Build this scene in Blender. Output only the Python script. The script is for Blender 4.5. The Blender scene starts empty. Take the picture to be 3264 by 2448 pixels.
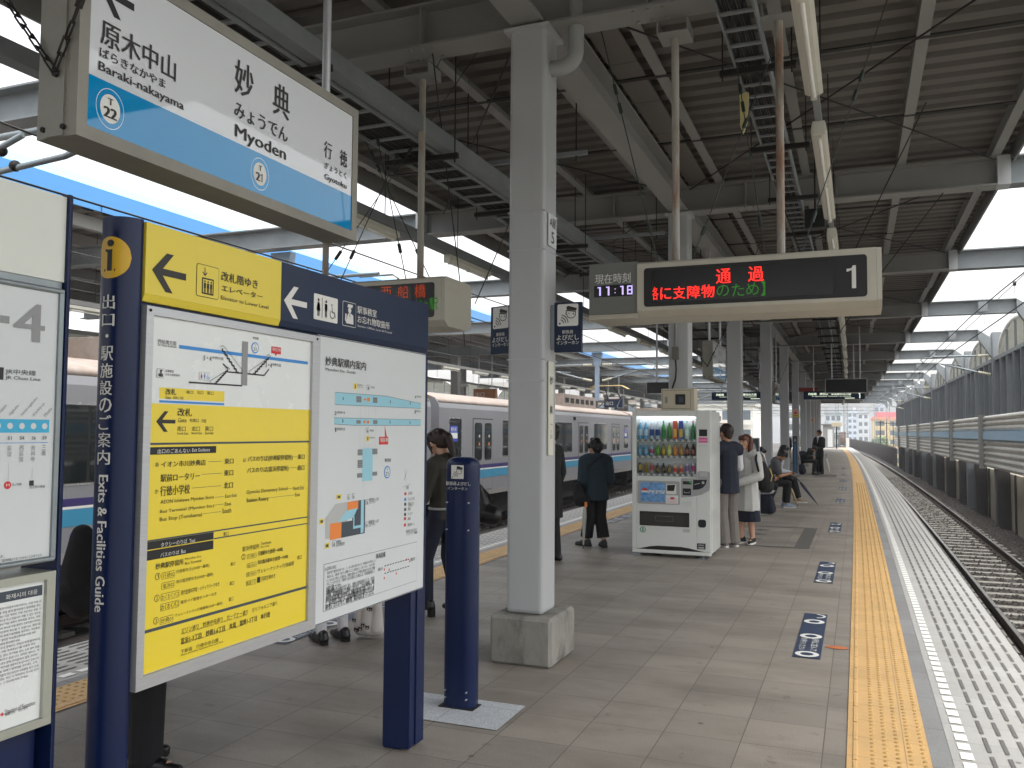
import bpy, bmesh, math, random
from mathutils import Vector, Matrix
SC = bpy.context.scene
COL = SC.collection
R = math.radians
random.seed(7)

# ------------------------------------------------------------------ camera
cd = bpy.data.cameras.new('camera')
cam = bpy.data.objects.new('camera', cd)
COL.objects.link(cam)
SC.camera = cam
cd.sensor_fit = 'HORIZONTAL'
cd.sensor_width = 36.0
cd.lens = 36.0 * 2740 / 3264
cd.clip_start = 0.05
cd.clip_end = 5000
YAW, PITCH, ROLL = R(21.878), R(3.122), R(0.4)
fw = Vector((-math.sin(YAW) * math.cos(PITCH), math.cos(YAW) * math.cos(PITCH), math.sin(PITCH)))
rt = Vector((math.cos(YAW), math.sin(YAW), 0))
up = rt.cross(fw)
r2 = rt * math.cos(ROLL) + up * math.sin(ROLL)
u2 = up * math.cos(ROLL) - rt * math.sin(ROLL)
cm = Matrix((r2, u2, -fw)).transposed().to_4x4()
cm.translation = (0, 0, 1.6)
cam.matrix_world = cm

# ------------------------------------------------------------------ sky, sun, exposure
W = bpy.data.worlds.new('World')
SC.world = W
W.use_nodes = True
nt = W.node_tree
nt.nodes.clear()
sky = nt.nodes.new('ShaderNodeTexSky')
sky.sky_type = 'NISHITA'
sky.sun_disc = False
sky.sun_elevation = R(80)
sky.sun_rotation = R(90)
sky.air_density = 1.6
sky.dust_density = 4.0
hs = nt.nodes.new('ShaderNodeHueSaturation')
hs.inputs['Saturation'].default_value = 0.16
bg = nt.nodes.new('ShaderNodeBackground')
bg.inputs['Strength'].default_value = 0.15
wo = nt.nodes.new('ShaderNodeOutputWorld')
nt.links.new(sky.outputs[0], hs.inputs['Color'])
nt.links.new(hs.outputs[0], bg.inputs['Color'])
nt.links.new(bg.outputs[0], wo.inputs['Surface'])
sd = bpy.data.lights.new('sun', 'SUN')
sd.energy = 2.3
sd.angle = R(75)
sd.color = (1, 0.985, 0.965)
sun = bpy.data.objects.new('sun', sd)
COL.objects.link(sun)
sun.rotation_euler = (R(4), R(14), 0)
VS = SC.view_settings
VS.view_transform = 'Standard'
VS.look = 'None'
VS.exposure = 1.36
VS.gamma = 1
CY = SC.cycles
CY.use_denoising = True
CY.max_bounces = 8
CY.diffuse_bounces = 5
CY.glossy_bounces = 3
CY.sample_clamp_indirect = 8

# ------------------------------------------------------------------ helpers
def hx(h):
    h = h.lstrip('#')
    o = []
    for i in (0, 2, 4):
        c = int(h[i:i + 2], 16) / 255
        o.append(c / 12.92 if c <= 0.04045 else ((c + 0.055) / 1.055) ** 2.4)
    return tuple(o)

MATS = {}
def mat(name, col, rough=0.6, metal=0.0, var=0.12, scale=4.0, bump=0.0, bscale=60.0, spec=0.5, stain=0.0, stcol=None, emit=None, estr=1.0, trans=0.0, coat=0.0, stretch=(1, 1, 1)):
    """painted, metal, cloth or plastic: noise-varied colour and roughness, optional bump and stains"""
    if name in MATS:
        return MATS[name]
    if isinstance(col, str):
        col = hx(col)
    m = bpy.data.materials.new(name)
    m.use_nodes = True
    t = m.node_tree
    n, l = t.nodes, t.links
    b = n['Principled BSDF']
    b.inputs['Roughness'].default_value = rough
    b.inputs['Metallic'].default_value = metal
    b.inputs['Specular IOR Level'].default_value = spec
    b.inputs['Transmission Weight'].default_value = trans
    b.inputs['Coat Weight'].default_value = coat
    tc = n.new('ShaderNodeTexCoord')
    mp = n.new('ShaderNodeMapping')
    mp.inputs['Scale'].default_value = stretch
    l.new(tc.outputs['Object'], mp.inputs['Vector'])
    if var > 0:
        nz = n.new('ShaderNodeTexNoise')
        nz.inputs['Scale'].default_value = scale
        nz.inputs['Detail'].default_value = 6
        nz.inputs['Roughness'].default_value = 0.65
        l.new(mp.outputs[0], nz.inputs['Vector'])
        rp = n.new('ShaderNodeValToRGB')
        rp.color_ramp.elements[0].position = 0.3
        rp.color_ramp.elements[1].position = 0.7
        rp.color_ramp.elements[0].color = tuple(c * (1 - var) for c in col) + (1,)
        rp.color_ramp.elements[1].color = tuple(min(1, c * (1 + var * 0.6)) for c in col) + (1,)
        l.new(nz.outputs['Fac'], rp.inputs['Fac'])
        out = rp.outputs['Color']
        if stain > 0:
            n2 = n.new('ShaderNodeTexNoise')
            n2.inputs['Scale'].default_value = scale * 0.7
            n2.inputs['Detail'].default_value = 8
            n2.inputs['Roughness'].default_value = 0.7
            mp2 = n.new('ShaderNodeMapping')
            mp2.inputs['Location'].default_value = (3.1, 7.7, 1.3)
            mp2.inputs['Scale'].default_value = stretch
            l.new(tc.outputs['Object'], mp2.inputs['Vector'])
            l.new(mp2.outputs[0], n2.inputs['Vector'])
            r3 = n.new('ShaderNodeValToRGB')
            r3.color_ramp.elements[0].position = 0.46
            r3.color_ramp.elements[1].position = 0.64
            l.new(n2.outputs['Fac'], r3.inputs['Fac'])
            mx = n.new('ShaderNodeMix')
            mx.data_type = 'RGBA'
            mu = n.new('ShaderNodeMath')
            mu.operation = 'MULTIPLY'
            mu.inputs[1].default_value = stain
            l.new(r3.outputs['Color'], mu.inputs[0])
            l.new(mu.outputs[0], mx.inputs[0])
            l.new(out, mx.inputs[6])
            sc = stcol if stcol else tuple(c * 0.45 for c in col)
            if isinstance(sc, str):
                sc = hx(sc)
            mx.inputs[7].default_value = tuple(sc) + (1,)
            out = mx.outputs[2]
        l.new(out, b.inputs['Base Color'])
        mr = n.new('ShaderNodeMapRange')
        mr.inputs[3].default_value = max(0.02, rough - 0.07)
        mr.inputs[4].default_value = min(1, rough + 0.09)
        l.new(nz.outputs['Fac'], mr.inputs[0])
        l.new(mr.outputs[0], b.inputs['Roughness'])
    else:
        b.inputs['Base Color'].default_value = tuple(col) + (1,)
    if bump > 0:
        nb = n.new('ShaderNodeTexNoise')
        nb.inputs['Scale'].default_value = bscale
        nb.inputs['Detail'].default_value = 4
        l.new(mp.outputs[0], nb.inputs['Vector'])
        bp = n.new('ShaderNodeBump')
        bp.inputs['Strength'].default_value = bump
        bp.inputs['Distance'].default_value = 0.01
        l.new(nb.outputs['Fac'], bp.inputs['Height'])
        l.new(bp.outputs[0], b.inputs['Normal'])
    if emit is not None:
        e = hx(emit) if isinstance(emit, str) else emit
        b.inputs['Emission Color'].default_value = tuple(e) + (1,)
        b.inputs['Emission Strength'].default_value = estr
    MATS[name] = m
    return m

class MB:
    """collects faces (several materials allowed) and links them as ONE mesh object"""
    def __init__(s, m=None):
        s.v, s.f, s.mi, s.sm, s.mats, s.k = [], [], [], [], [], 0
        if m is not None:
            s.use(m)
    def use(s, m):
        if m not in s.mats:
            s.mats.append(m)
        s.k = s.mats.index(m)
        return s
    def add(s, vs, fs, smooth=False):
        o = len(s.v)
        s.v.extend(tuple(p) for p in vs)
        for f in fs:
            s.f.append(tuple(i + o for i in f))
            s.mi.append(s.k)
            s.sm.append(smooth)
        return s
    def box(s, x0, x1, y0, y1, z0, z1):
        return s.add([(x0, y0, z0), (x1, y0, z0), (x1, y1, z0), (x0, y1, z0), (x0, y0, z1), (x1, y0, z1), (x1, y1, z1), (x0, y1, z1)],
                     [(0, 3, 2, 1), (4, 5, 6, 7), (0, 1, 5, 4), (1, 2, 6, 5), (2, 3, 7, 6), (3, 0, 4, 7)])
    def poly(s, pts):
        return s.add(pts, [tuple(range(len(pts)))])
    def tube(s, p, q, r, n=8, r2=None, caps=True):
        p, q = Vector(p), Vector(q)
        return s.path([p, q], [r, r if r2 is None else r2], n, caps)
    def path(s, pts, r, n=8, caps=True, closed=False):
        pts = [Vector(p) for p in pts]
        rr = r if isinstance(r, (list, tuple)) else [r] * len(pts)
        vs, fs = [], []
        prev = None
        for i, p in enumerate(pts):
            a = pts[max(i - 1, 0)]
            b = pts[min(i + 1, len(pts) - 1)]
            d = (b - a).normalized()
            if prev is None:
                h = Vector((0, 0, 1)) if abs(d.z) < 0.9 else Vector((1, 0, 0))
                e = d.cross(h).normalized()
            else:
                e = (prev - d * prev.dot(d)).normalized()
            prev = e
            g = d.cross(e)
            for k in range(n):
                t = 2 * math.pi * k / n
                vs.append(p + (e * math.cos(t) + g * math.sin(t)) * rr[i])
        for i in range(len(pts) - 1):
            for k in range(n):
                k2 = (k + 1) % n
                fs.append((i * n + k, i * n + k2, (i + 1) * n + k2, (i + 1) * n + k))
        s.add(vs, fs, True)
        if caps:
            m = len(pts) - 1
            s.add([vs[k] for k in range(n)], [tuple(range(n - 1, -1, -1))])
            s.add([vs[m * n + k] for k in range(n)], [tuple(range(n))])
        return s
    def prism(s, prof, axis, a, b, smooth=False, caps=True):
        """profile of 2D points swept along axis from a to b; axis x: (y,z), y: (x,z), z: (x,y)"""
        def P(u, w, t):
            return (t, u, w) if axis == 'x' else ((u, t, w) if axis == 'y' else (u, w, t))
        n = len(prof)
        vs = [P(u, w, a) for u, w in prof] + [P(u, w, b) for u, w in prof]
        s.add(vs, [(i, (i + 1) % n, n + (i + 1) % n, n + i) for i in range(n)], smooth)
        if caps:
            s.add(vs[:n], [tuple(range(n - 1, -1, -1))])
            s.add(vs[n:], [tuple(range(n))])
        return s
    def sphere(s, c, r, nu=10, nv=7, sq=(1, 1, 1)):
        vs, fs = [], []
        for j in range(nv + 1):
            a = math.pi * j / nv
            for i in range(nu):
                t = 2 * math.pi * i / nu
                vs.append((c[0] + r * sq[0] * math.sin(a) * math.cos(t), c[1] + r * sq[1] * math.sin(a) * math.sin(t), c[2] + r * sq[2] * math.cos(a)))
        for j in range(nv):
            for i in range(nu):
                i2 = (i + 1) % nu
                fs.append((j * nu + i, (j + 1) * nu + i, (j + 1) * nu + i2, j * nu + i2))
        return s.add(vs, fs, True)
    def build(s, name, parent=None, smooth=None, bevel=0.0, seg=2, **tags):
        me = bpy.data.meshes.new(name)
        off = parent_loc(parent)
        me.from_pydata([(p[0] - off[0], p[1] - off[1], p[2] - off[2]) for p in s.v], [], s.f)
        for m in s.mats:
            me.materials.append(m)
        me.polygons.foreach_set('material_index', s.mi)
        me.polygons.foreach_set('use_smooth', s.sm if smooth is None else [smooth] * len(s.f))
        me.update()
        o = bpy.data.objects.new(name, me)
        COL.objects.link(o)
        if parent:
            o.parent = parent
        if bevel:
            b = o.modifiers.new('bevel', 'BEVEL')
            b.width = bevel
            b.segments = seg
            b.limit_method = 'ANGLE'
        for k, v in tags.items():
            o[k] = v
        return o

def parent_loc(p):
    t = Vector((0, 0, 0))
    while p is not None:
        t = t + p.location
        p = p.parent
    return t

def tag(o, label, cat, group=None):
    o['label'] = label
    o['kind'] = 'thing'
    o['category'] = cat
    if group:
        o['group'] = group
    return o

def thing(name, label, cat, loc=(0, 0, 0), group=None):
    o = bpy.data.objects.new(name, None)
    o.empty_display_size = 0.1
    COL.objects.link(o)
    o.location = loc
    return tag(o, label, cat, group)

def dup(root, loc, label=None, rotz=None):
    """copy a thing with its parts and sub-parts"""
    r = root.copy()
    COL.objects.link(r)
    r.location = loc
    if label:
        r['label'] = label
    if rotz is not None:
        r.rotation_euler[2] = rotz
    for ch in list(root.children):
        c = ch.copy()
        COL.objects.link(c)
        c.parent = r
        for g in list(ch.children):
            d = g.copy()
            COL.objects.link(d)
            d.parent = c
    return r

def PX(x):            # a vertical plate facing +X: u runs along +Y
    return lambda u, v, d: (x + d, u, v)
def PY(y):            # a vertical plate facing -Y: u runs along +X
    return lambda u, v, d: (u, y - d, v)
def PYB(y, x0):       # a vertical plate facing +Y
    return lambda u, v, d: (x0 - u, y + d, v)
def PFRAME(o, u, w, n):
    o, u, w, n = Vector(o), Vector(u), Vector(w), Vector(n)
    return lambda a, b, d: tuple(o + u * a + w * b + n * d)

TXT = {}
def glyphs(s, bold=0.0, res=2):
    k = (s, bold)
    if k in TXT:
        return TXT[k]
    c = bpy.data.curves.new('lettering', 'FONT')
    c.body = s
    c.resolution_u = res
    c.offset = bold
    o = bpy.data.objects.new('lettering', c)
    me = bpy.data.meshes.new_from_object(o)
    vs = [(v.co.x, v.co.y) for v in me.vertices]
    fs = [tuple(p.vertices) for p in me.polygons]
    bpy.data.objects.remove(o)
    bpy.data.curves.remove(c)
    bpy.data.meshes.remove(me)
    TXT[k] = (vs, fs)
    return TXT[k]

class Print:
    """flat printed graphics on a plate (u to the right, v up, d out of the plate)"""
    def __init__(s, mb, plane, d=0.0012):
        s.m, s.p, s.d = mb, plane, d
    def poly(s, m, pts, d=0):
        s.m.use(m).add([s.p(u, v, s.d + d) for u, v in pts], [tuple(range(len(pts)))])
    def rect(s, m, u0, v0, u1, v1, d=0):
        s.poly(m, [(u0, v0), (u1, v0), (u1, v1), (u0, v1)], d)
    def rrect(s, m, u0, v0, u1, v1, r, d=0):
        pts = []
        for cx, cy, a0 in ((u1 - r, v0 + r, -90), (u1 - r, v1 - r, 0), (u0 + r, v1 - r, 90), (u0 + r, v0 + r, 180)):
            for i in range(5):
                a = R(a0 + 22.5 * i)
                pts.append((cx + r * math.cos(a), cy + r * math.sin(a)))
        s.poly(m, pts, d)
    def frame(s, m, m2, u0, v0, u1, v1, r, t, d=0):
        s.rrect(m, u0, v0, u1, v1, r, d)
        s.rrect(m2, u0 + t, v0 + t, u1 - t, v1 - t, max(r - t, 0.001), d + 0.0006)
    def circ(s, m, u, v, r, d=0, n=20, e=1.0):
        s.poly(m, [(u + r * e * math.cos(2 * math.pi * i / n), v + r * math.sin(2 * math.pi * i / n)) for i in range(n)], d)
    def line(s, m, pts, w, d=0):
        for (a, b), (c, e) in zip(pts[:-1], pts[1:]):
            L = math.hypot(c - a, e - b) or 1e-6
            nx, ny = -(e - b) / L * w / 2, (c - a) / L * w / 2
            s.poly(m, [(a - nx, b - ny), (c - nx, e - ny), (c + nx, e + ny), (a + nx, b + ny)], d)
    def text(s, m, t, u, v, w, h, bold=0.012, d=0.0008, fit=True):
        if t == '1':
            return s.poly(m, [(u, v + .74 * h), (u + .12 * w, v + .74 * h), (u + .55 * w, v + .8 * h), (u + .55 * w, v), (u + w, v), (u + w, v + h), (u + .68 * w, v + h), (u + .5 * w, v + .88 * h), (u, v + .86 * h)], d)
        vs, fs = glyphs(t)
        x0, x1 = min(p[0] for p in vs), max(p[0] for p in vs)
        y0, y1 = min(p[1] for p in vs), max(p[1] for p in vs)
        kx, ky = w / (x1 - x0), h / (y1 - y0)
        s.m.use(m)
        for i in range(3 if bold > .006 and h > .018 else 1):
            sh = (0, -1, 1)[i] * bold * .9 * kx
            s.m.add([s.p(u + sh + (x - x0) * kx, v + (y - y0) * ky, s.d + d + .0002 * i) for x, y in vs], fs)
    def arrow(s, m, u0, v0, u1, v1, d=0):
        """thick left arrow filling the box"""
        w, h, c = u1 - u0, v1 - v0, (v0 + v1) / 2
        t = 0.09 * h
        s.poly(m, [(u0, c), (u0 + 0.41 * w, v1), (u0 + 0.615 * w, v1), (u0 + 0.31 * w, c + t), (u0 + 0.25 * w, c)], d)
        s.poly(m, [(u0, c), (u0 + 0.25 * w, c), (u0 + 0.31 * w, c - t), (u0 + 0.61 * w, v0), (u0 + 0.4 * w, v0)], d)
        s.poly(m, [(u0 + 0.25 * w, c), (u0 + 0.31 * w, c - t), (u1, c - t), (u1, c + t), (u0 + 0.31 * w, c + t)], d)

def cx(y):            # the platform and tracks bend gently to the left in the distance
    return -0.00019 * (y - 8) ** 2 if y > 8 else 0.0

def ribbon(m, x0, x1, y0, y1, z, step=2.0):
    """flat strip following the bend"""
    n = max(1, int((y1 - y0) / step))
    vs, fs = [], []
    for i in range(n + 1):
        y = y0 + (y1 - y0) * i / n
        vs += [(x0 + cx(y), y, z), (x1 + cx(y), y, z)]
    for i in range(n):
        fs.append((2 * i, 2 * i + 1, 2 * i + 3, 2 * i + 2))
    m.add(vs, fs)

def sweep(m, prof, y0, y1, step=3.0, x=0.0, bend=True, smooth=False):
    """profile (x,z) swept along the track direction, following the bend"""
    n = max(1, int((y1 - y0) / step))
    k = len(prof)
    vs, fs = [], []
    for i in range(n + 1):
        y = y0 + (y1 - y0) * i / n
        c = (cx(y) if bend else 0) + x
        vs += [(u + c, y, w) for u, w in prof]
    for i in range(n):
        for j in range(k):
            j2 = (j + 1) % k
            fs.append((i * k + j, i * k + j2, (i + 1) * k + j2, (i + 1) * k + j))
    m.add(vs, fs, smooth)
    m.add(vs[:k], [tuple(range(k - 1, -1, -1))])
    m.add(vs[-k:], [tuple(range(k))])

def ibeam(m, axis, a, b, c, z0, z1, w=0.25, tf=0.02, tw=0.014):
    """I-section: axis x from a to b at y=c, or axis y at x=c"""
    h = w / 2
    for lo, hi in ((z0, z0 + tf), (z1 - tf, z1)):
        if axis == 'x':
            m.box(a, b, c - h, c + h, lo, hi)
        else:
            m.box(c - h, c + h, a, b, lo, hi)
    if axis == 'x':
        m.box(a + .001, b - .001, c - tw / 2, c + tw / 2, z0 + tf, z1 - tf)
    else:
        m.box(c - tw / 2, c + tw / 2, a + .001, b - .001, z0 + tf, z1 - tf)
# ------------------------------------------------------------------ materials
def ground_mat(name, c1, c2, mort, bw, bh, loc, mortar=0.003, rough=0.55, speck=0.25, stain=0.35, stcol='#4a423a', bump=0.15, sscale=0.9, stretch=(1, 1, 1), spots=0.0):
    m = bpy.data.materials.new(name)
    m.use_nodes = True
    t = m.node_tree
    n, l = t.nodes, t.links
    b = n['Principled BSDF']
    tc = n.new('ShaderNodeTexCoord')
    mp = n.new('ShaderNodeMapping')
    mp.inputs['Location'].default_value = loc
    l.new(tc.outputs['Object'], mp.inputs['Vector'])
    br = n.new('ShaderNodeTexBrick')
    br.offset = 0
    br.squash = 1
    br.inputs['Scale'].default_value = 1
    br.inputs['Brick Width'].default_value = bw
    br.inputs['Row Height'].default_value = bh
    br.inputs['Mortar Size'].default_value = mortar
    br.inputs['Mortar Smooth'].default_value = 0.2
    br.inputs['Color1'].default_value = hx(c1) + (1,)
    br.inputs['Color2'].default_value = hx(c2) + (1,)
    br.inputs['Mortar'].default_value = hx(mort) + (1,)
    l.new(mp.outputs[0], br.inputs['Vector'])
    ns = n.new('ShaderNodeTexNoise')
    ns.inputs['Scale'].default_value = 170
    ns.inputs['Detail'].default_value = 3
    l.new(tc.outputs['Object'], ns.inputs['Vector'])
    mr = n.new('ShaderNodeMapRange')
    mr.inputs[1].default_value = 0.3
    mr.inputs[2].default_value = 0.7
    mr.inputs[3].default_value = 1 - speck
    mr.inputs[4].default_value = 1 + speck
    l.new(ns.outputs['Fac'], mr.inputs[0])
    mx = n.new('ShaderNodeMix')
    mx.data_type = 'RGBA'
    mx.blend_type = 'MULTIPLY'
    mx.inputs[0].default_value = 1
    l.new(br.outputs['Color'], mx.inputs[6])
    l.new(mr.outputs[0], mx.inputs[7])
    mp2 = n.new('ShaderNodeMapping')
    mp2.inputs['Scale'].default_value = stretch
    l.new(tc.outputs['Object'], mp2.inputs['Vector'])
    n2 = n.new('ShaderNodeTexNoise')
    n2.inputs['Scale'].default_value = sscale
    n2.inputs['Detail'].default_value = 9
    n2.inputs['Roughness'].default_value = 0.68
    l.new(mp2.outputs[0], n2.inputs['Vector'])
    m2 = n.new('ShaderNodeMapRange')
    m2.inputs[1].default_value = 0.42
    m2.inputs[2].default_value = 0.72
    m2.inputs[3].default_value = 0
    m2.inputs[4].default_value = stain
    l.new(n2.outputs['Fac'], m2.inputs[0])
    m3 = n.new('ShaderNodeMix')
    m3.data_type = 'RGBA'
    l.new(m2.outputs[0], m3.inputs[0])
    l.new(mx.outputs[2], m3.inputs[6])
    m3.inputs[7].default_value = hx(stcol) + (1,)
    out = m3.outputs[2]
    if spots:
        n5 = n.new('ShaderNodeTexNoise')
        n5.inputs['Scale'].default_value = 5.5
        n5.inputs['Detail'].default_value = 3
        n5.inputs['Roughness'].default_value = 0.75
        l.new(tc.outputs['Object'], n5.inputs['Vector'])
        r5 = n.new('ShaderNodeMapRange')
        r5.inputs[1].default_value = 0.63
        r5.inputs[2].default_value = 0.7
        r5.inputs[3].default_value = 0
        r5.inputs[4].default_value = spots
        l.new(n5.outputs['Fac'], r5.inputs[0])
        m5 = n.new('ShaderNodeMix')
        m5.data_type = 'RGBA'
        l.new(r5.outputs[0], m5.inputs[0])
        l.new(out, m5.inputs[6])
        m5.inputs[7].default_value = hx(stcol) + (1,)
        out = m5.outputs[2]
        n6 = n.new('ShaderNodeTexVoronoi')
        n6.inputs['Scale'].default_value = 1.9
        l.new(tc.outputs['Object'], n6.inputs['Vector'])
        r6 = n.new('ShaderNodeMapRange')
        r6.inputs[1].default_value = 0.022
        r6.inputs[2].default_value = 0.04
        r6.inputs[3].default_value = 0.7
        r6.inputs[4].default_value = 0
        l.new(n6.outputs['Distance'], r6.inputs[0])
        m6 = n.new('ShaderNodeMix')
        m6.data_type = 'RGBA'
        l.new(r6.outputs[0], m6.inputs[0])
        l.new(out, m6.inputs[6])
        m6.inputs[7].default_value = hx('#3b3733') + (1,)
        out = m6.outputs[2]
    l.new(out, b.inputs['Base Color'])
    m4 = n.new('ShaderNodeMapRange')
    m4.inputs[3].default_value = rough - 0.12
    m4.inputs[4].default_value = rough + 0.15
    l.new(n2.outputs['Fac'], m4.inputs[0])
    l.new(m4.outputs[0], b.inputs['Roughness'])
    bp = n.new('ShaderNodeBump')
    bp.inputs['Strength'].default_value = bump
    bp.inputs['Distance'].default_value = 0.004
    mm = n.new('ShaderNodeMath')
    mm.operation = 'SUBTRACT'
    l.new(ns.outputs['Fac'], mm.inputs[0])
    l.new(br.outputs['Fac'], mm.inputs[1])
    l.new(mm.outputs[0], bp.inputs['Height'])
    l.new(bp.outputs[0], b.inputs['Normal'])
    MATS[name] = m
    return m

m_floor = ground_mat('platform tiles', '#8e867b', '#807970', '#56524d', 0.4, 0.4, (0.184 + 0.4, 0.14, 0), spots=0.55, mortar=0.003, stain=0.75, stcol='#5f5850', speck=0.34, sscale=1.0, stretch=(.7, 1.7, 1))
m_tact = ground_mat('yellow tactile tile', '#caa36c', '#c49d66', '#94784e', 0.5, 0.297, (0.3, 0.08, 0), mortar=0.0025, speck=0.1, spots=0.25, stain=0.45, stcol='#9c8560', sscale=2.5)
m_curb = ground_mat('grey edge granite', '#7c7c7b', '#868584', '#4a4a48', 0.6, 0.594, (0, 0.08, 0), speck=0.25)
m_edge = ground_mat('pale edge tile', '#a9a7a2', '#a09e99', '#807e79', 0.67, 0.289, (0.262, 0.1, 0), rough=0.42, speck=0.12, spots=0.3, stain=0.4, stcol='#9a968e', sscale=1.6)
m_white = mat('white road paint', '#eceae4', 0.5, var=0.06, scale=14)
m_slot = mat('dark rubber strip', '#62605c', 0.7, var=0.2, scale=30)
m_conc = mat('weathered concrete', '#8b8880', 0.85, var=0.28, scale=5, bump=0.35, bscale=40, stain=0.8, stcol='#4a463e', stretch=(1, 1, .45))
m_dconc = mat('dark sooty concrete', '#4d4844', 0.9, var=0.3, scale=1.4, bump=0.3, bscale=30, stain=0.6, stcol='#332e2a')
m_sleeper = mat('concrete sleeper', '#96938b', 0.85, var=0.25, scale=6, bump=0.3, stain=0.45, stcol='#4a423a')
m_rail = mat('rusty rail side', '#3a2a21', 0.75, var=0.3, scale=8)
m_railtop = mat('polished rail head', '#b9b6b0', 0.28, 1.0, var=0.1, scale=5)
m_stone = mat('ballast stone', '#46403c', 0.95, var=0.5, scale=7)
m_bed = mat('ballast bed', '#322d2a', 0.95, var=0.45, scale=5, bump=1.0, bscale=26)
m_steel = mat('grey painted steel', '#8d8d8a', 0.5, var=0.1, scale=1.6, stain=0.18, stcol='#8a857b')
m_col = mat('pale grey column paint', '#b2b4b5', 0.42, var=0.05, scale=1.2, bump=0.05, bscale=160, stain=0.22, stcol='#98968f', stretch=(1, 1, .35))
m_deck = mat('corrugated roof sheet', '#6e6964', 0.6, var=0.12, scale=0.8, stain=0.2, stcol='#57514a')
m_galv = mat('galvanised steel', '#8f9699', 0.42, 0.55, var=0.14, scale=9)
m_galvd = mat('weathered galvanised beam', '#84898b', 0.6, 0.15, var=0.16, scale=3, stain=0.25, stcol='#6e6c68')
m_dark = mat('dark iron', '#2c2926', 0.65, 0.4, var=0.2)
m_wire = mat('dark wire', '#2b2a28', 0.6, 0.3, var=0.0)
m_wpaint = mat('white enamel', '#dcdbd5', 0.35, var=0.05)
m_cream = mat('cream enamel casing', '#b8b3a5', 0.45, var=0.06, scale=3, stain=0.15, stcol='#a59a84')
m_navy = mat('navy enamel', '#0a1c44', 0.33, var=0.08, scale=3, coat=0.05, spec=0.35)
m_navyh = mat('navy sign face', '#152743', 0.45, var=0.05, spec=0.35)
m_black = mat('black print', '#141414', 0.5, var=0)
m_ink = mat('dark grey ink', '#26241f', 0.5, var=0)
m_silver = mat('brushed aluminium', '#b9babc', 0.38, 0.55, var=0.08, scale=12, stretch=(1, 1, 12))
m_fblue = mat('sky blue fascia', '#3d7cb2', 0.4, var=0.04, scale=0.6)
m_fblue_skylit = mat('skylit blue fascia top', '#76a6c8', 0.4, var=0.04, scale=0.6)  # lighter blue paints in the sky reflected on the sloping fascia top

def rust_mat(name, col, amount=0.5):
    m = mat(name, col, 0.5, var=0.1, scale=6, stain=amount, stcol='#7a4a22', stretch=(1, 1, 0.25))
    return m
m_rust = rust_mat('rust streaked white pipe', '#a8a49a', 0.85)

FR = [-5.4, 0.2, 5.78, 11.4, 17.0, 23.5, 30.2, 36.9, 43.6, 50.3, 57.0, 63.7, 70.4, 77.1, 83.8, 90.0]
ZB, ZT = 4.51, 4.85         # underside and top of the cross beams

# ------------------------------------------------------------------ ground, viaduct, platform
g = MB(mat('city ground', '#6a6a62', 0.95, var=0.3, scale=0.05))
g.poly([(-700, -100, -7), (700, -100, -7), (700, 800, -7), (-700, 800, -7)])
g.build('ground', kind='structure')
g = MB(m_dconc)
sweep(g, [(-22, -1.9), (4.55, -1.9), (4.55, -1.32), (-22, -1.32)], -16, 260, 6)
g.build('track_bed', kind='structure')
g = MB(m_floor)
sweep(g, [(-5.40, -0.2), (-5.1, -0.2), (-5.1, -1.315), (0.72, -1.315), (0.72, -0.2), (1.06, -0.2), (1.06, 0), (-5.40, 0)], -14, 104, 2)
g.build('platform', kind='structure')

def edge_zone(mirror):
    X = (lambda x: -4.271 - x) if mirror else (lambda x: x)
    def rib(m, a, b, z):
        a, b = X(a), X(b)
        ribbon(m, min(a, b), max(a, b), -10, 101, z)
    e = MB(m_curb)
    rib(e, 0.3145, 0.409, 0.004)
    e.use(m_edge)
    rib(e, 0.411, 1.062 if not mirror else 1.125, 0.004)
    e.use(m_white)
    y = -6.0
    while y < 100:
        c = cx(y)
        a, b = sorted((X(0.453), X(0.511)))
        e.poly([(a + c, y, 0.008), (b + c, y, 0.008), (b + c, y + 0.1, 0.008), (a + c, y + 0.1, 0.008)])
        y += 0.1425
    e.use(m_slot)
    y = -6.0
    while y < 80:
        c = cx(y)
        for k in range(7):
            x = 0.585 + 0.0795 * k
            a, b = sorted((X(x), X(x + 0.02)))
            e.poly([(a + c, y, 0.008), (b + c, y, 0.008), (b + c, y + 0.225, 0.008), (a + c, y + 0.225, 0.008)])
        y += 0.289
    e.build('platform_edge', kind='structure')
    t = MB(m_tact)
    rib(t, -0.071, 0.3135, 0.006)
    # raised guide bar
    y = -4.0
    a, b = sorted((X(-0.044), X(-0.022)))
    while y < 60:
        c = cx(y)
        t.prism([(a + c, 0.006), (b + c, 0.006), (b + c - 0.003, 0.0115), (a + c + 0.003, 0.0115)], 'y', y, y + 0.282)
        y += 0.297
    dome = []
    y = -1.0 if not mirror else 3.0
    vs, fs = [], []
    while y < 30:
        c = cx(y)
        for x in (0.05, 0.1085, 0.1665, 0.2245, 0.2845):
            x = X(x) + c
            o = len(vs)
            for rr, zz in ((0.0145, 0.006), (0.0075, 0.0115)):
                for k in range(6):
                    vs.append((x + rr * math.cos(k * 1.0472), y + rr * math.sin(k * 1.0472), zz))
            for k in range(6):
                fs.append((o + k, o + (k + 1) % 6, o + 6 + (k + 1) % 6, o + 6 + k))
            fs.append(tuple(o + 6 + k for k in range(6)))
        y += 0.0595
    t.use(mat('yellow tactile dome', '#b5904f', 0.55, var=0.2, scale=9, stain=0.5, stcol='#7a5c2c')).add(vs, fs, False)
    t.build('tactile_strip', kind='structure')
edge_zone(False)
edge_zone(True)

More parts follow.
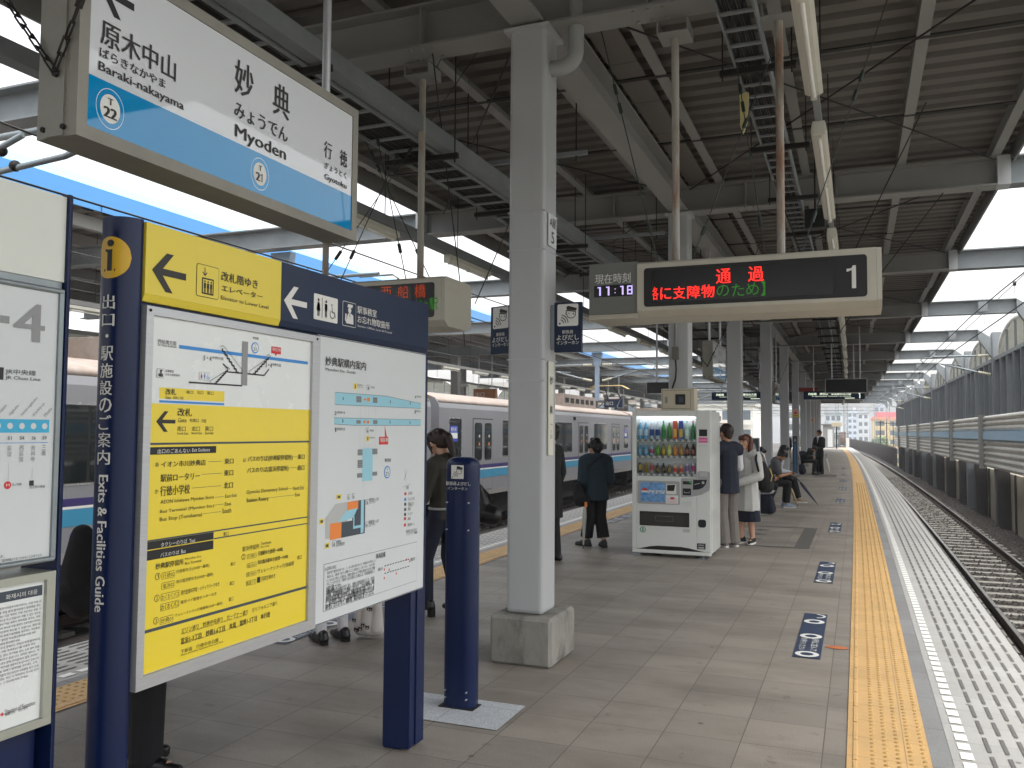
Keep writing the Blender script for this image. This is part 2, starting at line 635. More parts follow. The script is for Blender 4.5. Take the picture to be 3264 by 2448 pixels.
# granite inset at the bollard, dark inlaid strip by the stairs, small marks
g = MB(ground_mat('pale granite inset', '#b9bcbf', '#b4b7ba', '#8c8f92', 0.4, 0.4, (0.184, 0.14, 0), speck=0.4, stain=0.15))
g.poly([(-2.5, 4.32, 0.004), (-1.81, 4.32, 0.004), (-1.81, 4.76, 0.004), (-2.5, 4.76, 0.004)])
g.build('granite_inset', kind='structure')
g = MB(mat('dark inlay', '#56544f', 0.6, var=0.15, scale=20))
g.poly([(-0.845, 12.63, 0.004), (-0.64, 12.63, 0.004), (-0.64, 15.37, 0.004), (-0.845, 15.37, 0.004)])
g.poly([(-2.4, 12.63, 0.004), (-0.849, 12.63, 0.004), (-0.849, 12.72, 0.004), (-2.4, 12.72, 0.004)])
g.poly([(-2.4, 15.3, 0.004), (-0.849, 15.3, 0.004), (-0.849, 15.37, 0.004), (-2.4, 15.37, 0.004)])
for yy in (13.5, 14.15, 14.8):
    g.poly([(-1.5, yy - 0.13, 0.004), (-1.34, yy, 0.004), (-1.5, yy + 0.13, 0.004), (-1.66, yy, 0.004)])
g.poly([(-1.55, 33.6, 0.004), (-0.75, 33.6, 0.004), (-0.75, 35.4, 0.004), (-1.55, 35.4, 0.004)])
g.build('floor_marking', kind='structure')

# ------------------------------------------------------------------ tracks
def rail_prof(x):
    return [(x - .0625, -1.153), (x + .0625, -1.153), (x + .0625, -1.143), (x + .012, -1.128), (x + .009, -1.045), (x + .0325, -1.03), (x + .0325, -1.003), (x + .028, -1.0), (x - .028, -1.0), (x - .0325, -1.003), (x - .0325, -1.03), (x - .009, -1.045), (x - .012, -1.128), (x - .0625, -1.143)]
def add_rail(x, y0, y1, par):
    m = MB(m_rail)
    sweep(m, rail_prof(x), y0, y1, 2.0)
    m.use(m_railtop)
    ribbon(m, x - .026, x + .026, y0, y1, -0.9985)
    m.build('rail', par)
tr = thing('railway_track', 'concrete sleepered railway track right of the platform under the open sky', 'railway track', (2.48, 0, -1.3))
for sx in (-.566, .566):
    add_rail(2.48 + sx, -12, 200, tr)
def sleeper_shape(m, x, y):
    m.use(m_sleeper).prism([(y - .13, -1.31), (y + .13, -1.31), (y + .105, -1.157), (y - .105, -1.157)], 'x', x - 0.98, x + 0.9)
    m.use(m_rail)
    for s in (-.566, .566):
        for o in (-.1, .1):
            m.box(x + s + o - .03, x + s + o + .03, y - .05, y + .05, -1.156, -1.122)
m = MB()
sleeper_shape(m, 2.48, 0)
s0 = m.build('sleeper', tr)
for i in range(100):
    y = 12.2 + i * 0.62
    s = s0 if i == 0 else s0.copy()
    if i:
        COL.objects.link(s)
        s.parent = tr
    s.location = (cx(y), y, 0)
m = MB()
for i in range(100, 240):
    y = 12.2 + i * 0.62
    sleeper_shape(m, 2.48 + cx(y), y)
o = m.build('distant_sleepers', tr, kind='stuff')
for xc, lab in ((-6.87, 'empty railway track between the platform and the train'), (-10.8, 'railway track under the waiting silver train')):
    t2 = thing('railway_track', lab, 'railway track', (xc, 0, -1.3))
    for sx in (-.566, .566):
        add_rail(xc + sx, -6, 120, t2)
    m = MB()
    for i in range(160):
        sleeper_shape(m, xc + cx(i * .62), i * 0.62)
    m.build('sleepers', t2, kind='stuff')

# ballast: uneven bed plus individual stones where they show
m = MB(m_bed)
rnd = random.Random(3)
for (xa, xb, ya, yb) in ((1.0, 4.2, -8, 200), (-12.3, -5.2, -8, 120)):
    nx, ny = 12, int((yb - ya) / 0.6)
    vs, fs = [], []
    for j in range(ny + 1):
        y = ya + (yb - ya) * j / ny
        for i in range(nx + 1):
            x = xa + (xb - xa) * i / nx
            z = -1.215 + rnd.uniform(-.025, .025) + (0.05 if x > 3.45 and x < 3.9 else 0)
            vs.append((x + cx(y), y, z))
    for j in range(ny):
        for i in range(nx):
            a = j * (nx + 1) + i
            fs.append((a, a + 1, a + nx + 2, a + nx + 1))
    m.add(vs, fs, True)
m.build('ballast_bed', kind='structure')
m = MB(m_stone)
vs, fs = [], []
for i in range(17000):
    y = 13 + 47 * rnd.random() ** 1.5
    x = rnd.uniform(1.15, 3.95)
    if abs(((y - 12.2) / .62) % 1 - .5) > .33 and 1.5 < x < 3.35:
        continue
    z = -1.2 + (rnd.uniform(0, .05) if x < 3.4 else rnd.uniform(0, .11))
    r = rnd.uniform(.018, .04)
    o = len(vs)
    c = cx(y)
    for dx, dy, dz in ((1, 0, 0), (-1, 0, 0), (0, 1, 0), (0, -1, 0), (0, 0, 1), (.6, .6, .5)):
        vs.append((x + c + dx * r * rnd.uniform(.6, 1.3), y + dy * r * rnd.uniform(.6, 1.3), z + dz * r * rnd.uniform(.6, 1.2)))
    fs += [(o, o + 2, o + 5), (o + 2, o + 4, o + 5), (o + 4, o, o + 5), (o + 2, o + 1, o + 4), (o + 1, o + 3, o + 4), (o + 3, o, o + 4)]
m.add(vs, fs)
m.build('ballast', kind='stuff')

# ------------------------------------------------------------------ station roof
roof = thing('station_canopy', 'dark corrugated platform roof on grey steel cross beams overhead', 'roof', (-2.2, 40, 4.5))
def corrugate(m, xa, xb, ya, yb, z, pitch=0.27, dep=0.05, bend=True, yz=None):
    prof = []
    y = ya
    while y < yb:
        prof += [(y, z), (y + pitch * .5, z), (y + pitch * .56, z + dep), (y + pitch * .94, z + dep)]
        y += pitch
    vs, fs = [], []
    for y, zz in prof:
        c = cx(y) if bend else 0
        vs += [(xa + c, y, zz), (xb + c, y, zz)]
    for i in range(len(prof) - 1):
        fs.append((2 * i, 2 * i + 1, 2 * i + 3, 2 * i + 2))
    m.add(vs, fs)
m = MB(m_deck)
corrugate(m, -5.95, 1.74, -8, 91, 5.0)
m.use(m_steel)
for i in range(17):
    a, b = -8 + 5.82 * i, -8 + 5.82 * (i + 1)
    c = cx((a + b) / 2)
    m.box(-5.98 + c, 1.77 + c, a, b - 0.002, 5.06, 5.1)
m.build('roof_deck', roof)
m = MB(m_steel)
sweep(m, [(1.74, 4.8), (1.765, 4.8), (1.765, 5.15), (1.74, 5.15)], -8, 91, 3)
m.build('eaves_fascia', roof)
m = MB(m_steel)
sweep(m, [(-5.985, 4.8), (-5.96, 4.8), (-5.96, 5.15), (-5.985, 5.15)], -8, 91, 3)
m.build('eaves_fascia', roof)
for y in FR:
    c = cx(y)
    m = MB(m_steel)
    ibeam(m, 'x', -5.9 + c, 1.56 + c, y, ZB, ZT)
    for s in (-1.3, -3.05, -.2, -4.6):             # stiffeners and bolted splices
        m.box(s + c - .006, s + c + .006, y - .12, y + .12, ZB + .02, ZT - .02)
    if y > 4:
        for s in (-1.3, -3.05):
            for k in range(3):
                for dy in (-.08, .08):
                    m.tube((s + c - .1 + k * .1, y + dy, ZB - .012), (s + c - .1 + k * .1, y + dy, ZB), .016, 6)
    m.use(m_col)
    m.box(1.562 + c, 1.7 + c, y - .128, y + .128, ZB - .004, ZT + .004)
    m.build('cross_beam', roof)
    m = MB(m_galvd)
    ibeam(m, 'x', 1.703 + c, 3.62 + c, y, ZB, ZT)
    m.prism([(3.62 + c, ZB + .05), (3.62 + c, ZT), (4.0 + c, ZT - .28), (4.0 + c, ZT - .9)], 'y', y - .1, y + .1)
    for k in (2.9,):
        for q in range(5):
            for zz in (ZB - .02, ZT + .0):
                m.tube((k + c - .16 + q * .08, y - .09, zz), (k + c - .16 + q * .08, y - .09, zz + .02), .016, 6)
        m.box(k + c - .1, k + c + .1, y - .14, y - .126, ZB + .05, ZT - .05)
    m.build('track_beam', roof)
    m = MB(m_galvd)
    ibeam(m, 'x', -19.2 + c, -5.903 + c, y, ZB, ZT)
    m.use(m_col)
    m.box(-6.1 + c, -5.96 + c, y - .128, y + .128, ZB - .004, ZT + .004)
    m.build('track_beam', roof)
m = MB(m_steel)
for a, b in zip(FR[:-1], FR[1:]):
    c = cx((a + b) / 2)
    ibeam(m, 'y', a + .13, b - .13, -2.165 + c, ZB + .02, ZT - .01)
m.build('ridge_girder', roof)
m = MB(m_deck)                                     # gutter soffit boards
for i in range(98):
    a = -6 + i * 0.95
    c = cx(a)
    m.box(-2.02 + c, -1.76 + c, a, a + .94, 4.865, 4.885)
m.build('gutter_soffit', roof)
for x in (-5.6, -4.55, -3.4, -2.55, -1.62, -.55, .545, 1.55):
    m = MB(m_steel)
    for i in range(17):
        a = -8 + 5.82 * i
        c = cx(a + 3)
        m.box(x + c - .05, x + c + .05, a, a + 5.82, ZT + .003, ZT + .017)
        m.box(x + c - .05, x + c - .042, a, a + 5.82, ZT + .017, 4.998)
    m.build('purlin', roof)
m = MB(m_wire)
for a, b in zip(FR[1:-1], FR[2:]):
    c = cx((a + b) / 2)
    for xa, xb in ((-5.6, -2.3), (-2.0, 1.5)):
        m.tube((xa + c, a + .2, 4.8), (xb + c, b - .2, 4.8), .009, 5, caps=False)
        m.tube((xb + c, a + .2, 4.78), (xa + c, b - .2, 4.78), .009, 5, caps=False)
m.build('brace_rod', roof)
for a, b in zip(FR[1:-1], FR[2:]):
    for k in (1, 2):
        m = MB(m_wire)
        yy = a + (b - a) * k / 3
        c = cx(yy)
        m.box(-5.55 + c, 1.5 + c, yy - .03, yy + .03, 4.852, 4.866)
        m.build('tie_bar', roof)

# ------------------------------------------------------------------ columns
def column(y, lab):
    c = cx(y)
    t = thing('roof_column', lab, 'column', (-2.165 + c, y, 0), 'grey steel columns along the platform centre')
    h = .1375
    m = MB(m_col)
    m.box(-2.165 - h + c, -2.165 + h + c, y - h, y + h, .33, ZB)
    m.build('shaft', t, bevel=.03, seg=3)
    m = MB(m_col)
    m.box(-2.165 - .17 + c, -2.165 + .17 + c, y - .17, y + .17, ZB - .03, ZB - .004)
    m.build('top_plate', t)
    m = MB(m_conc)
    m.box(-2.165 - .215 + c, -2.165 + .235 + c, y - .24, y + .29, 0, .33)
    m.build('plinth', t, bevel=.02, seg=1)
    return t
cl = ['nearest thick pale grey steel column on a stained concrete plinth', 'grey steel column rising just behind the white vending machine', 'grey steel column beside the man in the navy vest',
      'grey steel column behind the woman in the pale coat', 'grey steel column behind the seated young men', 'grey steel column carrying a red and yellow notice',
      'grey steel column just beyond the one with the first red notice', 'grey steel column carrying the second smaller red notice']
lastlab = 'distant grey steel column near the end of the platform'
cols = []
for i, y in enumerate(FR[2:]):
    cols.append(column(y, cl[i] if i < len(cl) else lastlab))
c0 = cols[0]
m = MB(m_silver)
for z in (2.885, 3.16, 2.105, 1.955):
    m.box(-2.3065, -2.0235, 5.6385, 5.9215, z - .004, z + .004)
m.build('steel_band', c0, label='thin steel straps round the column')
# rain pipe into the column
m = MB(mat('grey drain pipe', '#9d9f9d', 0.45, var=0.06))
pts = [(-1.84, 5.78, 4.86), (-1.84, 5.78, 4.45)]
for i in range(7):
    a = R(15 * i)
    pts.append((-1.95 + .11 * math.cos(a), 5.78, 4.34 - .11 * math.sin(a)))
pts.append((-2.03, 5.78, 4.23))
m.path(pts, .056, 12)
m.build('drain_pipe', c0)
# ------------------------------------------------------------------ wording: text~ink~u~v~width~height
T_HEADER = '''改札階ゆき~k~2.424~2.126~0.2~0.034|エレベーター~k~2.427~2.09~0.226~0.022|Elevator to Lower Level~k~2.425~2.059~0.264~0.014|駅事務室~w~3.32~2.126~0.166~0.035|お忘れ物取扱所~w~3.322~2.084~0.286~0.034|Station Office, Lost & Found~w~3.322~2.064~0.308~0.011'''
T_YELLOW = '''西船橋方面~k~2.135~1.874~0.081~0.014|for Nishi-funabashi~k~2.135~1.866~0.083~0.006|3・4~k~2.345~1.835~0.039~0.018|中野方面~k~2.389~1.844~0.056~0.01|3・4~k~2.679~1.835~0.038~0.019|中野方面~k~2.72~1.843~0.054~0.012|駅事務室~k~2.171~1.783~0.037~0.009|お忘れ物取扱所~k~2.171~1.772~0.065~0.008|東西線~k~2.602~1.935~0.034~0.01|改札~k~2.174~1.71~0.047~0.02|Gate~k~2.175~1.696~0.023~0.011|检票口 개찰~k~2.207~1.697~0.048~0.009|南口~k~2.269~1.717~0.03~0.011|北口~k~2.318~1.718~0.03~0.011|東口~k~2.367~1.718~0.031~0.012|改札~k~2.23~1.641~0.066~0.027|Gate~k~2.232~1.621~0.04~0.014|检票口~k~2.287~1.622~0.042~0.012|개찰~k~2.341~1.621~0.026~0.012|南口~k~2.231~1.591~0.038~0.017|北口~k~2.297~1.592~0.039~0.016|東口~k~2.361~1.592~0.04~0.017|South Exit~k~2.231~1.58~0.05~0.008|North Exit~k~2.297~1.581~0.05~0.008|East Exit~k~2.362~1.581~0.042~0.009|あ~k~2.139~1.477~0.015~0.014|イオン市川妙典店~k~2.165~1.474~0.204~0.02|東口~k~2.464~1.475~0.047~0.02|駅前ロータリー~k~2.164~1.427~0.178~0.025|東口~k~2.463~1.433~0.048~0.021|出口のごあんない~w~2.147~1.519~0.146~0.015|Exit Guidance~w~2.302~1.522~0.086~0.012|は~k~2.564~1.479~0.015~0.014|バスのりば(妙典駅停留所)~k~2.59~1.476~0.27~0.024|東口~k~2.895~1.48~0.045~0.02|バスのりば(富浜停留所)~k~2.588~1.434~0.247~0.024|南口~k~2.895~1.435~0.045~0.021|か~k~2.14~1.391~0.016~0.014|行徳小学校~k~2.164~1.382~0.132~0.032|北口~k~2.463~1.388~0.048~0.022|AEON Ichikawa Myoden Store~k~2.166~1.353~0.249~0.016|East Exit~k~2.472~1.355~0.062~0.012|Bus Terminal (Myoden Sta.)~k~2.165~1.324~0.251~0.014|East~k~2.471~1.327~0.034~0.013|Bus Stop (Tomihama)~k~2.165~1.297~0.192~0.017|South~k~2.459~1.301~0.047~0.017|Gyotoku Elementary School~k~2.587~1.357~0.246~0.018|North Exit~k~2.87~1.357~0.071~0.015|Station Rotary~k~2.588~1.326~0.128~0.019|East~k~2.883~1.332~0.032~0.014|タクシーのりば~w~2.173~1.217~0.117~0.015|Taxi~w~2.3~1.217~0.027~0.012|バスのりば~w~2.172~1.186~0.083~0.013|Bus~w~2.264~1.186~0.02~0.013|東口~k~2.467~1.22~0.028~0.015|妙典駅停留所~k~2.153~1.149~0.123~0.019|Myoden Sta.~k~2.283~1.16~0.077~0.009|Bus Terminal~k~2.284~1.146~0.076~0.009|1~k~2.16~1.12~0.008~0.013|2~k~2.159~1.051~0.008~0.012|3~k~2.158~0.979~0.008~0.013|行徳02~k~2.185~1.116~0.052~0.016|行徳駅ゆき(10:00～最終)~k~2.244~1.121~0.156~0.014|塩浜02~k~2.186~1.083~0.05~0.016|市川塩浜駅ゆき(10:00～最終)~k~2.245~1.087~0.176~0.015|わくわくバス~k~2.183~1.046~0.077~0.018|現代産業科学館・メディアパークゆき~k~2.268~1.048~0.185~0.016|わくわくバス~k~2.182~1.014~0.078~0.019|東京ベイ医療センターゆき~k~2.268~1.019~0.172~0.012|妙典01~k~2.183~0.972~0.051~0.017|ヴェレーナシティ行徳循環(10:00～最終)~k~2.244~0.98~0.228~0.012|富浜停留所~k~2.572~1.153~0.095~0.018|Tomihama~k~2.676~1.164~0.062~0.011|Bus Stop~k~2.677~1.152~0.05~0.009|2~k~2.575~1.126~0.01~0.014|行徳01~k~2.603~1.125~0.048~0.012|行徳駅ゆき(始発～10:00)~k~2.661~1.123~0.148~0.02|塩浜01~k~2.602~1.091~0.05~0.012|市川塩浜駅ゆき(始発～10:00)~k~2.66~1.091~0.184~0.019|富浜01~k~2.6~1.06~0.051~0.011|ヴェレーナシティ行徳循環~k~2.659~1.06~0.225~0.017|高速バス~k~2.599~1.027~0.05~0.013|羽田空港ゆき~k~2.683~1.029~0.084~0.017|東口~k~2.509~1.11~0.024~0.013|東口~k~2.506~1.041~0.025~0.014|東口~k~2.504~0.985~0.024~0.015|南口~k~2.905~1.079~0.03~0.016|マリン通り　妙典中央通り　ガーデナー通り　カリフォルニア通り~k~2.275~0.922~0.507~0.017|富浜1-3丁目　妙典1-6丁目　本塩　塩焼1-3丁目　本行徳~k~2.274~0.886~0.466~0.021|下新宿　行徳中央公園~k~2.274~0.855~0.181~0.014|Marine Road, Myoden-chuo-dori Ave., Gardena Ave., California Road~k~2.276~0.916~0.33~0|Tomihama 1-3, Myoden 1-6, Honshio, Shioyaki 1-3, Hon-gyotoku~k~2.274~0.883~0.306~0.002|Shimo-shinshuku, Gyotoku-chuo-koen Park~k~2.275~0.846~0.206~0.006|現在地~r2~2.718~1.902~0.052~0.013'''
T_MAP = '''妙典駅構内案内~k~3.072~1.871~0.323~0.04|Myoden Sta. Guide~k~3.074~1.846~0.235~0.016|2~k~3.148~1.663~0.014~0.016|西船橋方面~k~3.168~1.67~0.06~0.01|1~k~3.148~1.59~0.014~0.019|西船橋方面~k~3.168~1.597~0.062~0.012|4~k~3.867~1.761~0.014~0.016|中野方面~k~3.886~1.767~0.048~0.01|3~k~3.866~1.685~0.015~0.017|中野方面~k~3.887~1.692~0.046~0.01|東西線~k~3.578~1.447~0.058~0.018|改札階ゆき~k~3.325~1.798~0.048~0.007|エレベーター~k~3.325~1.788~0.053~0.006|待合室~k~3.439~1.792~0.033~0.01|待合室~k~3.437~1.592~0.034~0.011|改札階ゆき~k~3.435~1.56~0.049~0.008|中野方面ホームゆき~k~3.44~1.269~0.086~0.018|エレベーター~k~3.44~1.259~0.061~0.014|西船橋方面ホームゆき~k~3.439~1.167~0.09~0.018|エレベーター~k~3.44~1.156~0.062~0.015|駅事務室~k~3.177~1.111~0.037~0.013|お忘れ物取扱所~k~3.177~1.097~0.067~0.016|凡例~k~3.786~1.305~0.03~0.018|お手洗い~k~3.813~1.276~0.045~0.017|きっぷうりば~k~3.814~1.248~0.066~0.017|駅係員よびだし~k~3.812~1.225~0.065~0.015|インターホン~k~3.812~1.215~0.051~0.013|電話~k~3.811~1.2~0.03~0.014|コインロッカー~k~3.81~1.175~0.054~0.015|AED~k~3.811~1.152~0.031~0.013|補助犬用トイレ~k~3.812~1.12~0.068~0.016|現在地から地上までの~k~3.795~1.09~0.113~0.015|バリアフリー経路~k~3.796~1.075~0.116~0.016|現在地~w~3.532~1.542~0.07~0.022|車両設備~k~3.509~1~0.086~0.025|避難方向~k~3.529~0.941~0.044~0.015|避難方向~k~3.843~0.943~0.049~0.018|火災時の対応~k~3.098~1.005~0.084~0.016|　東京地下鉄株式会社では、トンネル内を走行中に万一列車火災が発生した~k~3.114~0.989~0.391~0.012|場合には、次駅まで走行し避難することを基本としております。やむを得ず~k~3.113~0.973~0.39~0.012|トンネル内で停止した場合は、係員の指示により列車の前後から安全に避難~k~3.112~0.956~0.39~0.014|することができます。列車内で火災が発生した場合には、非常通報装置によ~k~3.111~0.94~0.39~0.015|り係員に通報してください。~k~3.11~0.906~0.116~0.034|　駅構内等でも万一の火災発生に備え、自動火災通報設備をはじめ、非常放~k~3.109~0.907~0.39~0.018|送設備、非常照明設備などを整備しております。これらの設備は、駅事~k~3.108~0.891~0.39~0.019|務所内の防災監視盤で集中管理され、駅構内を統合的に監視しています。ま~k~3.107~0.874~0.39~0.021|た、火災が発生した場合でも、お客様の避難誘導や消火活動などができる体~k~3.106~0.858~0.39~0.022|制を整えておりますので、避難の際、係員の指示に従ってください。~k~3.105~0.841~0.39~0.023'''
T_LEFTA = '''4~g~1.628~1.834~0.089~0.104|JR中央線~k~1.606~1.739~0.091~0.017|JR Chuo Line~k~1.607~1.725~0.105~0.012|51~k~1.62~1.567~0.012~0.009|54~k~1.656~1.567~0.013~0.01|56~k~1.692~1.567~0.012~0.009|59~k~1.725~1.567~0.013~0.01'''
T_LEFTB = '''ご案内時間より多くかかることがあります。~k~1.612~1.246~0.126~0.008|す。~k~1.612~1.257~0.012~0.006|丸ノ内線~k~1.638~1.444~0.028~0.008|京王井の頭線~k~1.69~1.434~0.048~0.007|Direction of Evacuation~k~1.642~0.847~0.089~0.012|避難方向　피난 방향~k~1.643~0.842~0.066~0.008|화재시의 대응~w~1.632~1.146~0.094~0.013'''
T_STATION = '''原木中山~k~1.876~2.752~0.305~0.08|Baraki-nakayama~k~1.872~2.662~0.35~0.036|妙　典~k~2.473~2.828~0.323~0.128|Myoden~k~2.481~2.652~0.299~0.06|行　徳~k~3.043~2.76~0.176~0.072|Gyotoku~k~3.048~2.66~0.169~0.031|ばらきなかやま~k~1.874~2.712~0.263~0.03|みょうでん~k~2.474~2.738~0.315~0.058|ぎょうとく~k~3.046~2.712~0.169~0.028'''
# ------------------------------------------------------------------ information boards and station signs
m_yel = mat('yellow sign print', '#e9cf2c', 0.3, var=0.03, scale=2, coat=0.25)
m_yelh = mat('yellow sign face', '#e3cc3e', 0.35, var=0.03, scale=2)
m_sheet = mat('white printed sheet', '#dfe2e0', 0.25, var=0.02, coat=0.3)
m_sheet2 = mat('matt white map sheet', '#cfd3d3', 0.45, var=0.02)
m_blue = mat('line blue print', '#2a86cf', 0.35, var=0)
m_cyan = mat('pale cyan print', '#93c7d6', 0.4, var=0)
m_grey = mat('mid grey print', '#8b8c8c', 0.4, var=0)
m_lgrey = mat('pale grey print', '#b3b4b2', 0.4, var=0)
m_red = mat('red print', '#d0252b', 0.4, var=0)
m_orange = mat('orange print', '#e8853a', 0.4, var=0)
m_dslate = mat('dark slate print', '#3d4650', 0.4, var=0)
INK = {'k': m_ink, 'w': m_wpaint, 'g': m_grey, 'r2': m_wpaint}

def put_words(P, spec, bold=0.012, d=0.0014, ink=None):
    for e in spec.split('|'):
        t, c, u, v, w, h = e.split('~')
        h = float(h)
        if h < 0.0095:
            h = max(h, 0.008)
        P.text(ink or INK[c], t, float(u), float(v), float(w), h, bold, d)

def little_man(P, m, u, v, h, skirt=False):
    r = h * .09
    P.circ(m, u, v + h - r, r, n=10)
    if skirt:
        P.poly(m, [(u - .1 * h, v + .78 * h), (u + .1 * h, v + .78 * h), (u + .2 * h, v + .3 * h), (u - .2 * h, v + .3 * h)])
    else:
        P.rect(m, u - .13 * h, v + .36 * h, u + .13 * h, v + .78 * h)
    P.rect(m, u - .1 * h, v, u - .015 * h, v + .37 * h)
    P.rect(m, u + .015 * h, v, u + .1 * h, v + .37 * h)
def wheelchair(P, m, u, v, h):
    P.circ(m, u - .05 * h, v + .92 * h, .08 * h, n=10)
    P.line(m, [(u - .04 * h, v + .8 * h), (u, v + .42 * h), (u + .28 * h, v + .42 * h), (u + .4 * h, v + .08 * h)], .08 * h)
    pts = [(u + .02 * h + .28 * h * math.cos(R(a)), v + .28 * h + .28 * h * math.sin(R(a))) for a in range(120, 361, 20)]
    P.line(m, pts, .07 * h)
def officer(P, m, bgm, u, v, w, h):
    P.circ(m, u + .5 * w, v + .68 * h, .14 * w, n=12)
    P.poly(m, [(u + .3 * w, v + .8 * h), (u + .72 * w, v + .8 * h), (u + .78 * w, v + .95 * h), (u + .34 * w, v + .95 * h)])
    P.poly(m, [(u + .18 * w, v + .08 * h), (u + .85 * w, v + .08 * h), (u + .82 * w, v + .48 * h), (u + .6 * w, v + .55 * h), (u + .4 * w, v + .55 * h), (u + .3 * w, v + .42 * h)])
    P.poly(m, [(u + .1 * w, v + .2 * h), (u + .22 * w, v + .12 * h), (u + .24 * w, v + .5 * h), (u + .12 * w, v + .5 * h)])
    P.poly(bgm, [(u + .48 * w, v + .52 * h), (u + .54 * w, v + .52 * h), (u + .51 * w, v + .3 * h)], .0006)
def caller(P, m, u, v, s):
    """capped head calling, with sound waves, in a square of side s"""
    P.poly(m, [(u + .42 * s, v + .83 * s), (u + .5 * s, v + .93 * s), (u + .93 * s, v + .8 * s), (u + .9 * s, v + .69 * s), (u + .47 * s, v + .75 * s)])
    P.poly(m, [(u + .36 * s, v + .7 * s), (u + .47 * s, v + .745 * s), (u + .9 * s, v + .675 * s), (u + .86 * s, v + .63 * s), (u + .46 * s, v + .69 * s)], .0003)
    pts = [(u + .46 * s, v + .68 * s), (u + .4 * s, v + .55 * s), (u + .46 * s, v + .53 * s), (u + .48 * s, v + .42 * s), (u + .6 * s, v + .36 * s), (u + .75 * s, v + .36 * s), (u + .86 * s, v + .46 * s), (u + .87 * s, v + .64 * s)]
    P.line(m, pts, .035 * s)
    P.circ(m, u + .56 * s, v + .57 * s, .025 * s, n=8)
    P.line(m, [(u + .72 * s, v + .56 * s), (u + .79 * s, v + .58 * s), (u + .78 * s, v + .5 * s)], .03 * s)
    P.circ(m, u + .12 * s, v + .12 * s, .045 * s, n=10)
    for r in (.18, .29, .4):
        P.line(m, [(u + .12 * s + r * s * math.cos(R(a)), v + .12 * s + r * s * math.sin(R(a))) for a in range(5, 80, 12)], .04 * s)
def roundel(P, u, v, r, num, ring, disc, e=1.0, ink=None):
    P.circ(ring, u, v, r, 0, 28, e)
    P.circ(disc, u, v, r * .8, .0006, 28, e)
    P.text(ink or m_ink, 'T', u - r * .18 * e, v + r * .22, r * .36 * e, r * .36, .05, .0014)
    for k, q in enumerate(num):
        P.text(ink or m_ink, q, u - r * (.5 - .54 * k) * e, v - r * .52, r * (.46 if q != '1' else .26) * e, r * .58, .06, .0014)

def half_post(b, y, zt, m):
    cxx, r = -2.165, .0705
    prof = [(cxx + r * math.cos(R(a)), y + r * math.sin(R(a))) for a in range(-180, 1, 12)]
    b.use(m).prism(prof, 'z', 0, zt, smooth=True)
XB = -2.09
ib = thing('information_board', 'large yellow and white exits and facilities board between two navy posts', 'notice board', (-2.165, 3.05, 0))
b = MB(m_navy)                                    # near post with its lettering wrapped round it
half_post(b, 2.068, 2.262, m_navy)
def PCYL(u, v, d):
    a = R(-84) + u / .0705
    return (-2.165 + (.0705 + d) * math.cos(a), 2.068 + (.0705 + d) * math.sin(a), v)
P = Print(b, PCYL, .001)
m_gold = mat('gold sign disc', '#d9ac26', 0.4, var=0.02)
for i in range(24):
    u0, u1 = -.066 + .0055 * i, -.066 + .0055 * (i + 1)
    f0, f1 = math.sqrt(max(0, .066 ** 2 - u0 * u0)), math.sqrt(max(0, .066 ** 2 - u1 * u1))
    P.poly(m_gold, [(u0, 2.132 - f0), (u1, 2.132 - f1), (u1, 2.132 + f1), (u0, 2.132 + f0)])
P.circ(m_black, 0.002, 2.177, .011, .001, 14, 1.1)
for a, e, w in ((2.088, 2.096, .02), (2.15, 2.158, .017)):
    P.rect(m_black, -w, a, w - (.008 if a > 2.1 else 0), e, .001)
P.rect(m_black, -.008, 2.09, .009, 2.157, .0011)
vch = '出口・駅施設のご案内'
for i, ch in enumerate(vch):
    z1 = 2.017 - i * .0536
    if ch == '・':
        P.circ(m_wpaint, 0.0, z1 - .024, .006, .0008, 10)
    else:
        P.text(m_wpaint, ch, -.022, z1 - .047, .044, .045 if ch != '口' else .038, .018)
PV = Print(b, lambda u, v, d: PCYL(v, -u, d), .0012)
PV.text(m_wpaint, 'Exits & Facilities Guide', -1.455, -.013, .415, .032, .028)
b.build('post', ib)
b = MB(m_navy)
b.box(-2.245, -2.101, 3.868, 4.028, .012, 2.268)
b.box(-2.248, -2.15, 3.88, 4.015, 0, .012)
b.box(-2.1005, -2.094, 3.87, 3.9, .012, 1.98)
b.box(-2.1005, -2.094, 3.94, 4.026, .012, 1.98)
b.build('post', ib, bevel=.004)
b = MB(m_yelh)
b.prism([(2.0755, 2.028), (2.0755, 2.257), (2.767, 2.257), (2.767, 2.028)], 'x', -2.24, XB)
b.prism([(-2.0995, 2.004), (-2.2, 2.004), (-2.2, 2.0275), (XB, 2.0275)], 'y', 2.0755, 2.767)
b.use(m_navyh)
b.prism([(2.7675, 2.028), (2.7675, 2.257), (4.016, 2.257), (4.016, 2.028)], 'x', -2.24, XB)
b.prism([(-2.0995, 2.004), (-2.2, 2.004), (-2.2, 2.0275), (XB, 2.0275)], 'y', 2.7675, 4.016)
P = Print(b, PX(XB), .001)
P.arrow(m_ink, 2.102, 2.044, 2.253, 2.172)
P.frame(m_ink, m_yelh, 2.301, 2.054, 2.413, 2.167, .01, .0022)
P.frame(m_ink, m_yelh, 2.327, 2.065, 2.386, 2.122, .002, .0055, .0008)
for k in range(3):
    little_man(Print(b, PX(XB), .0032), m_ink, 2.341 + .0155 * k, 2.071, .042)
P.line(m_ink, [(2.341, 2.157), (2.341, 2.13)], .004, .0008)
P.line(m_ink, [(2.33, 2.141), (2.341, 2.129), (2.352, 2.141)], .004, .0009)
P.arrow(m_wpaint, 2.786, 2.044, 2.938, 2.172)
P.rrect(m_wpaint, 2.986, 2.059, 3.163, 2.167, .006)
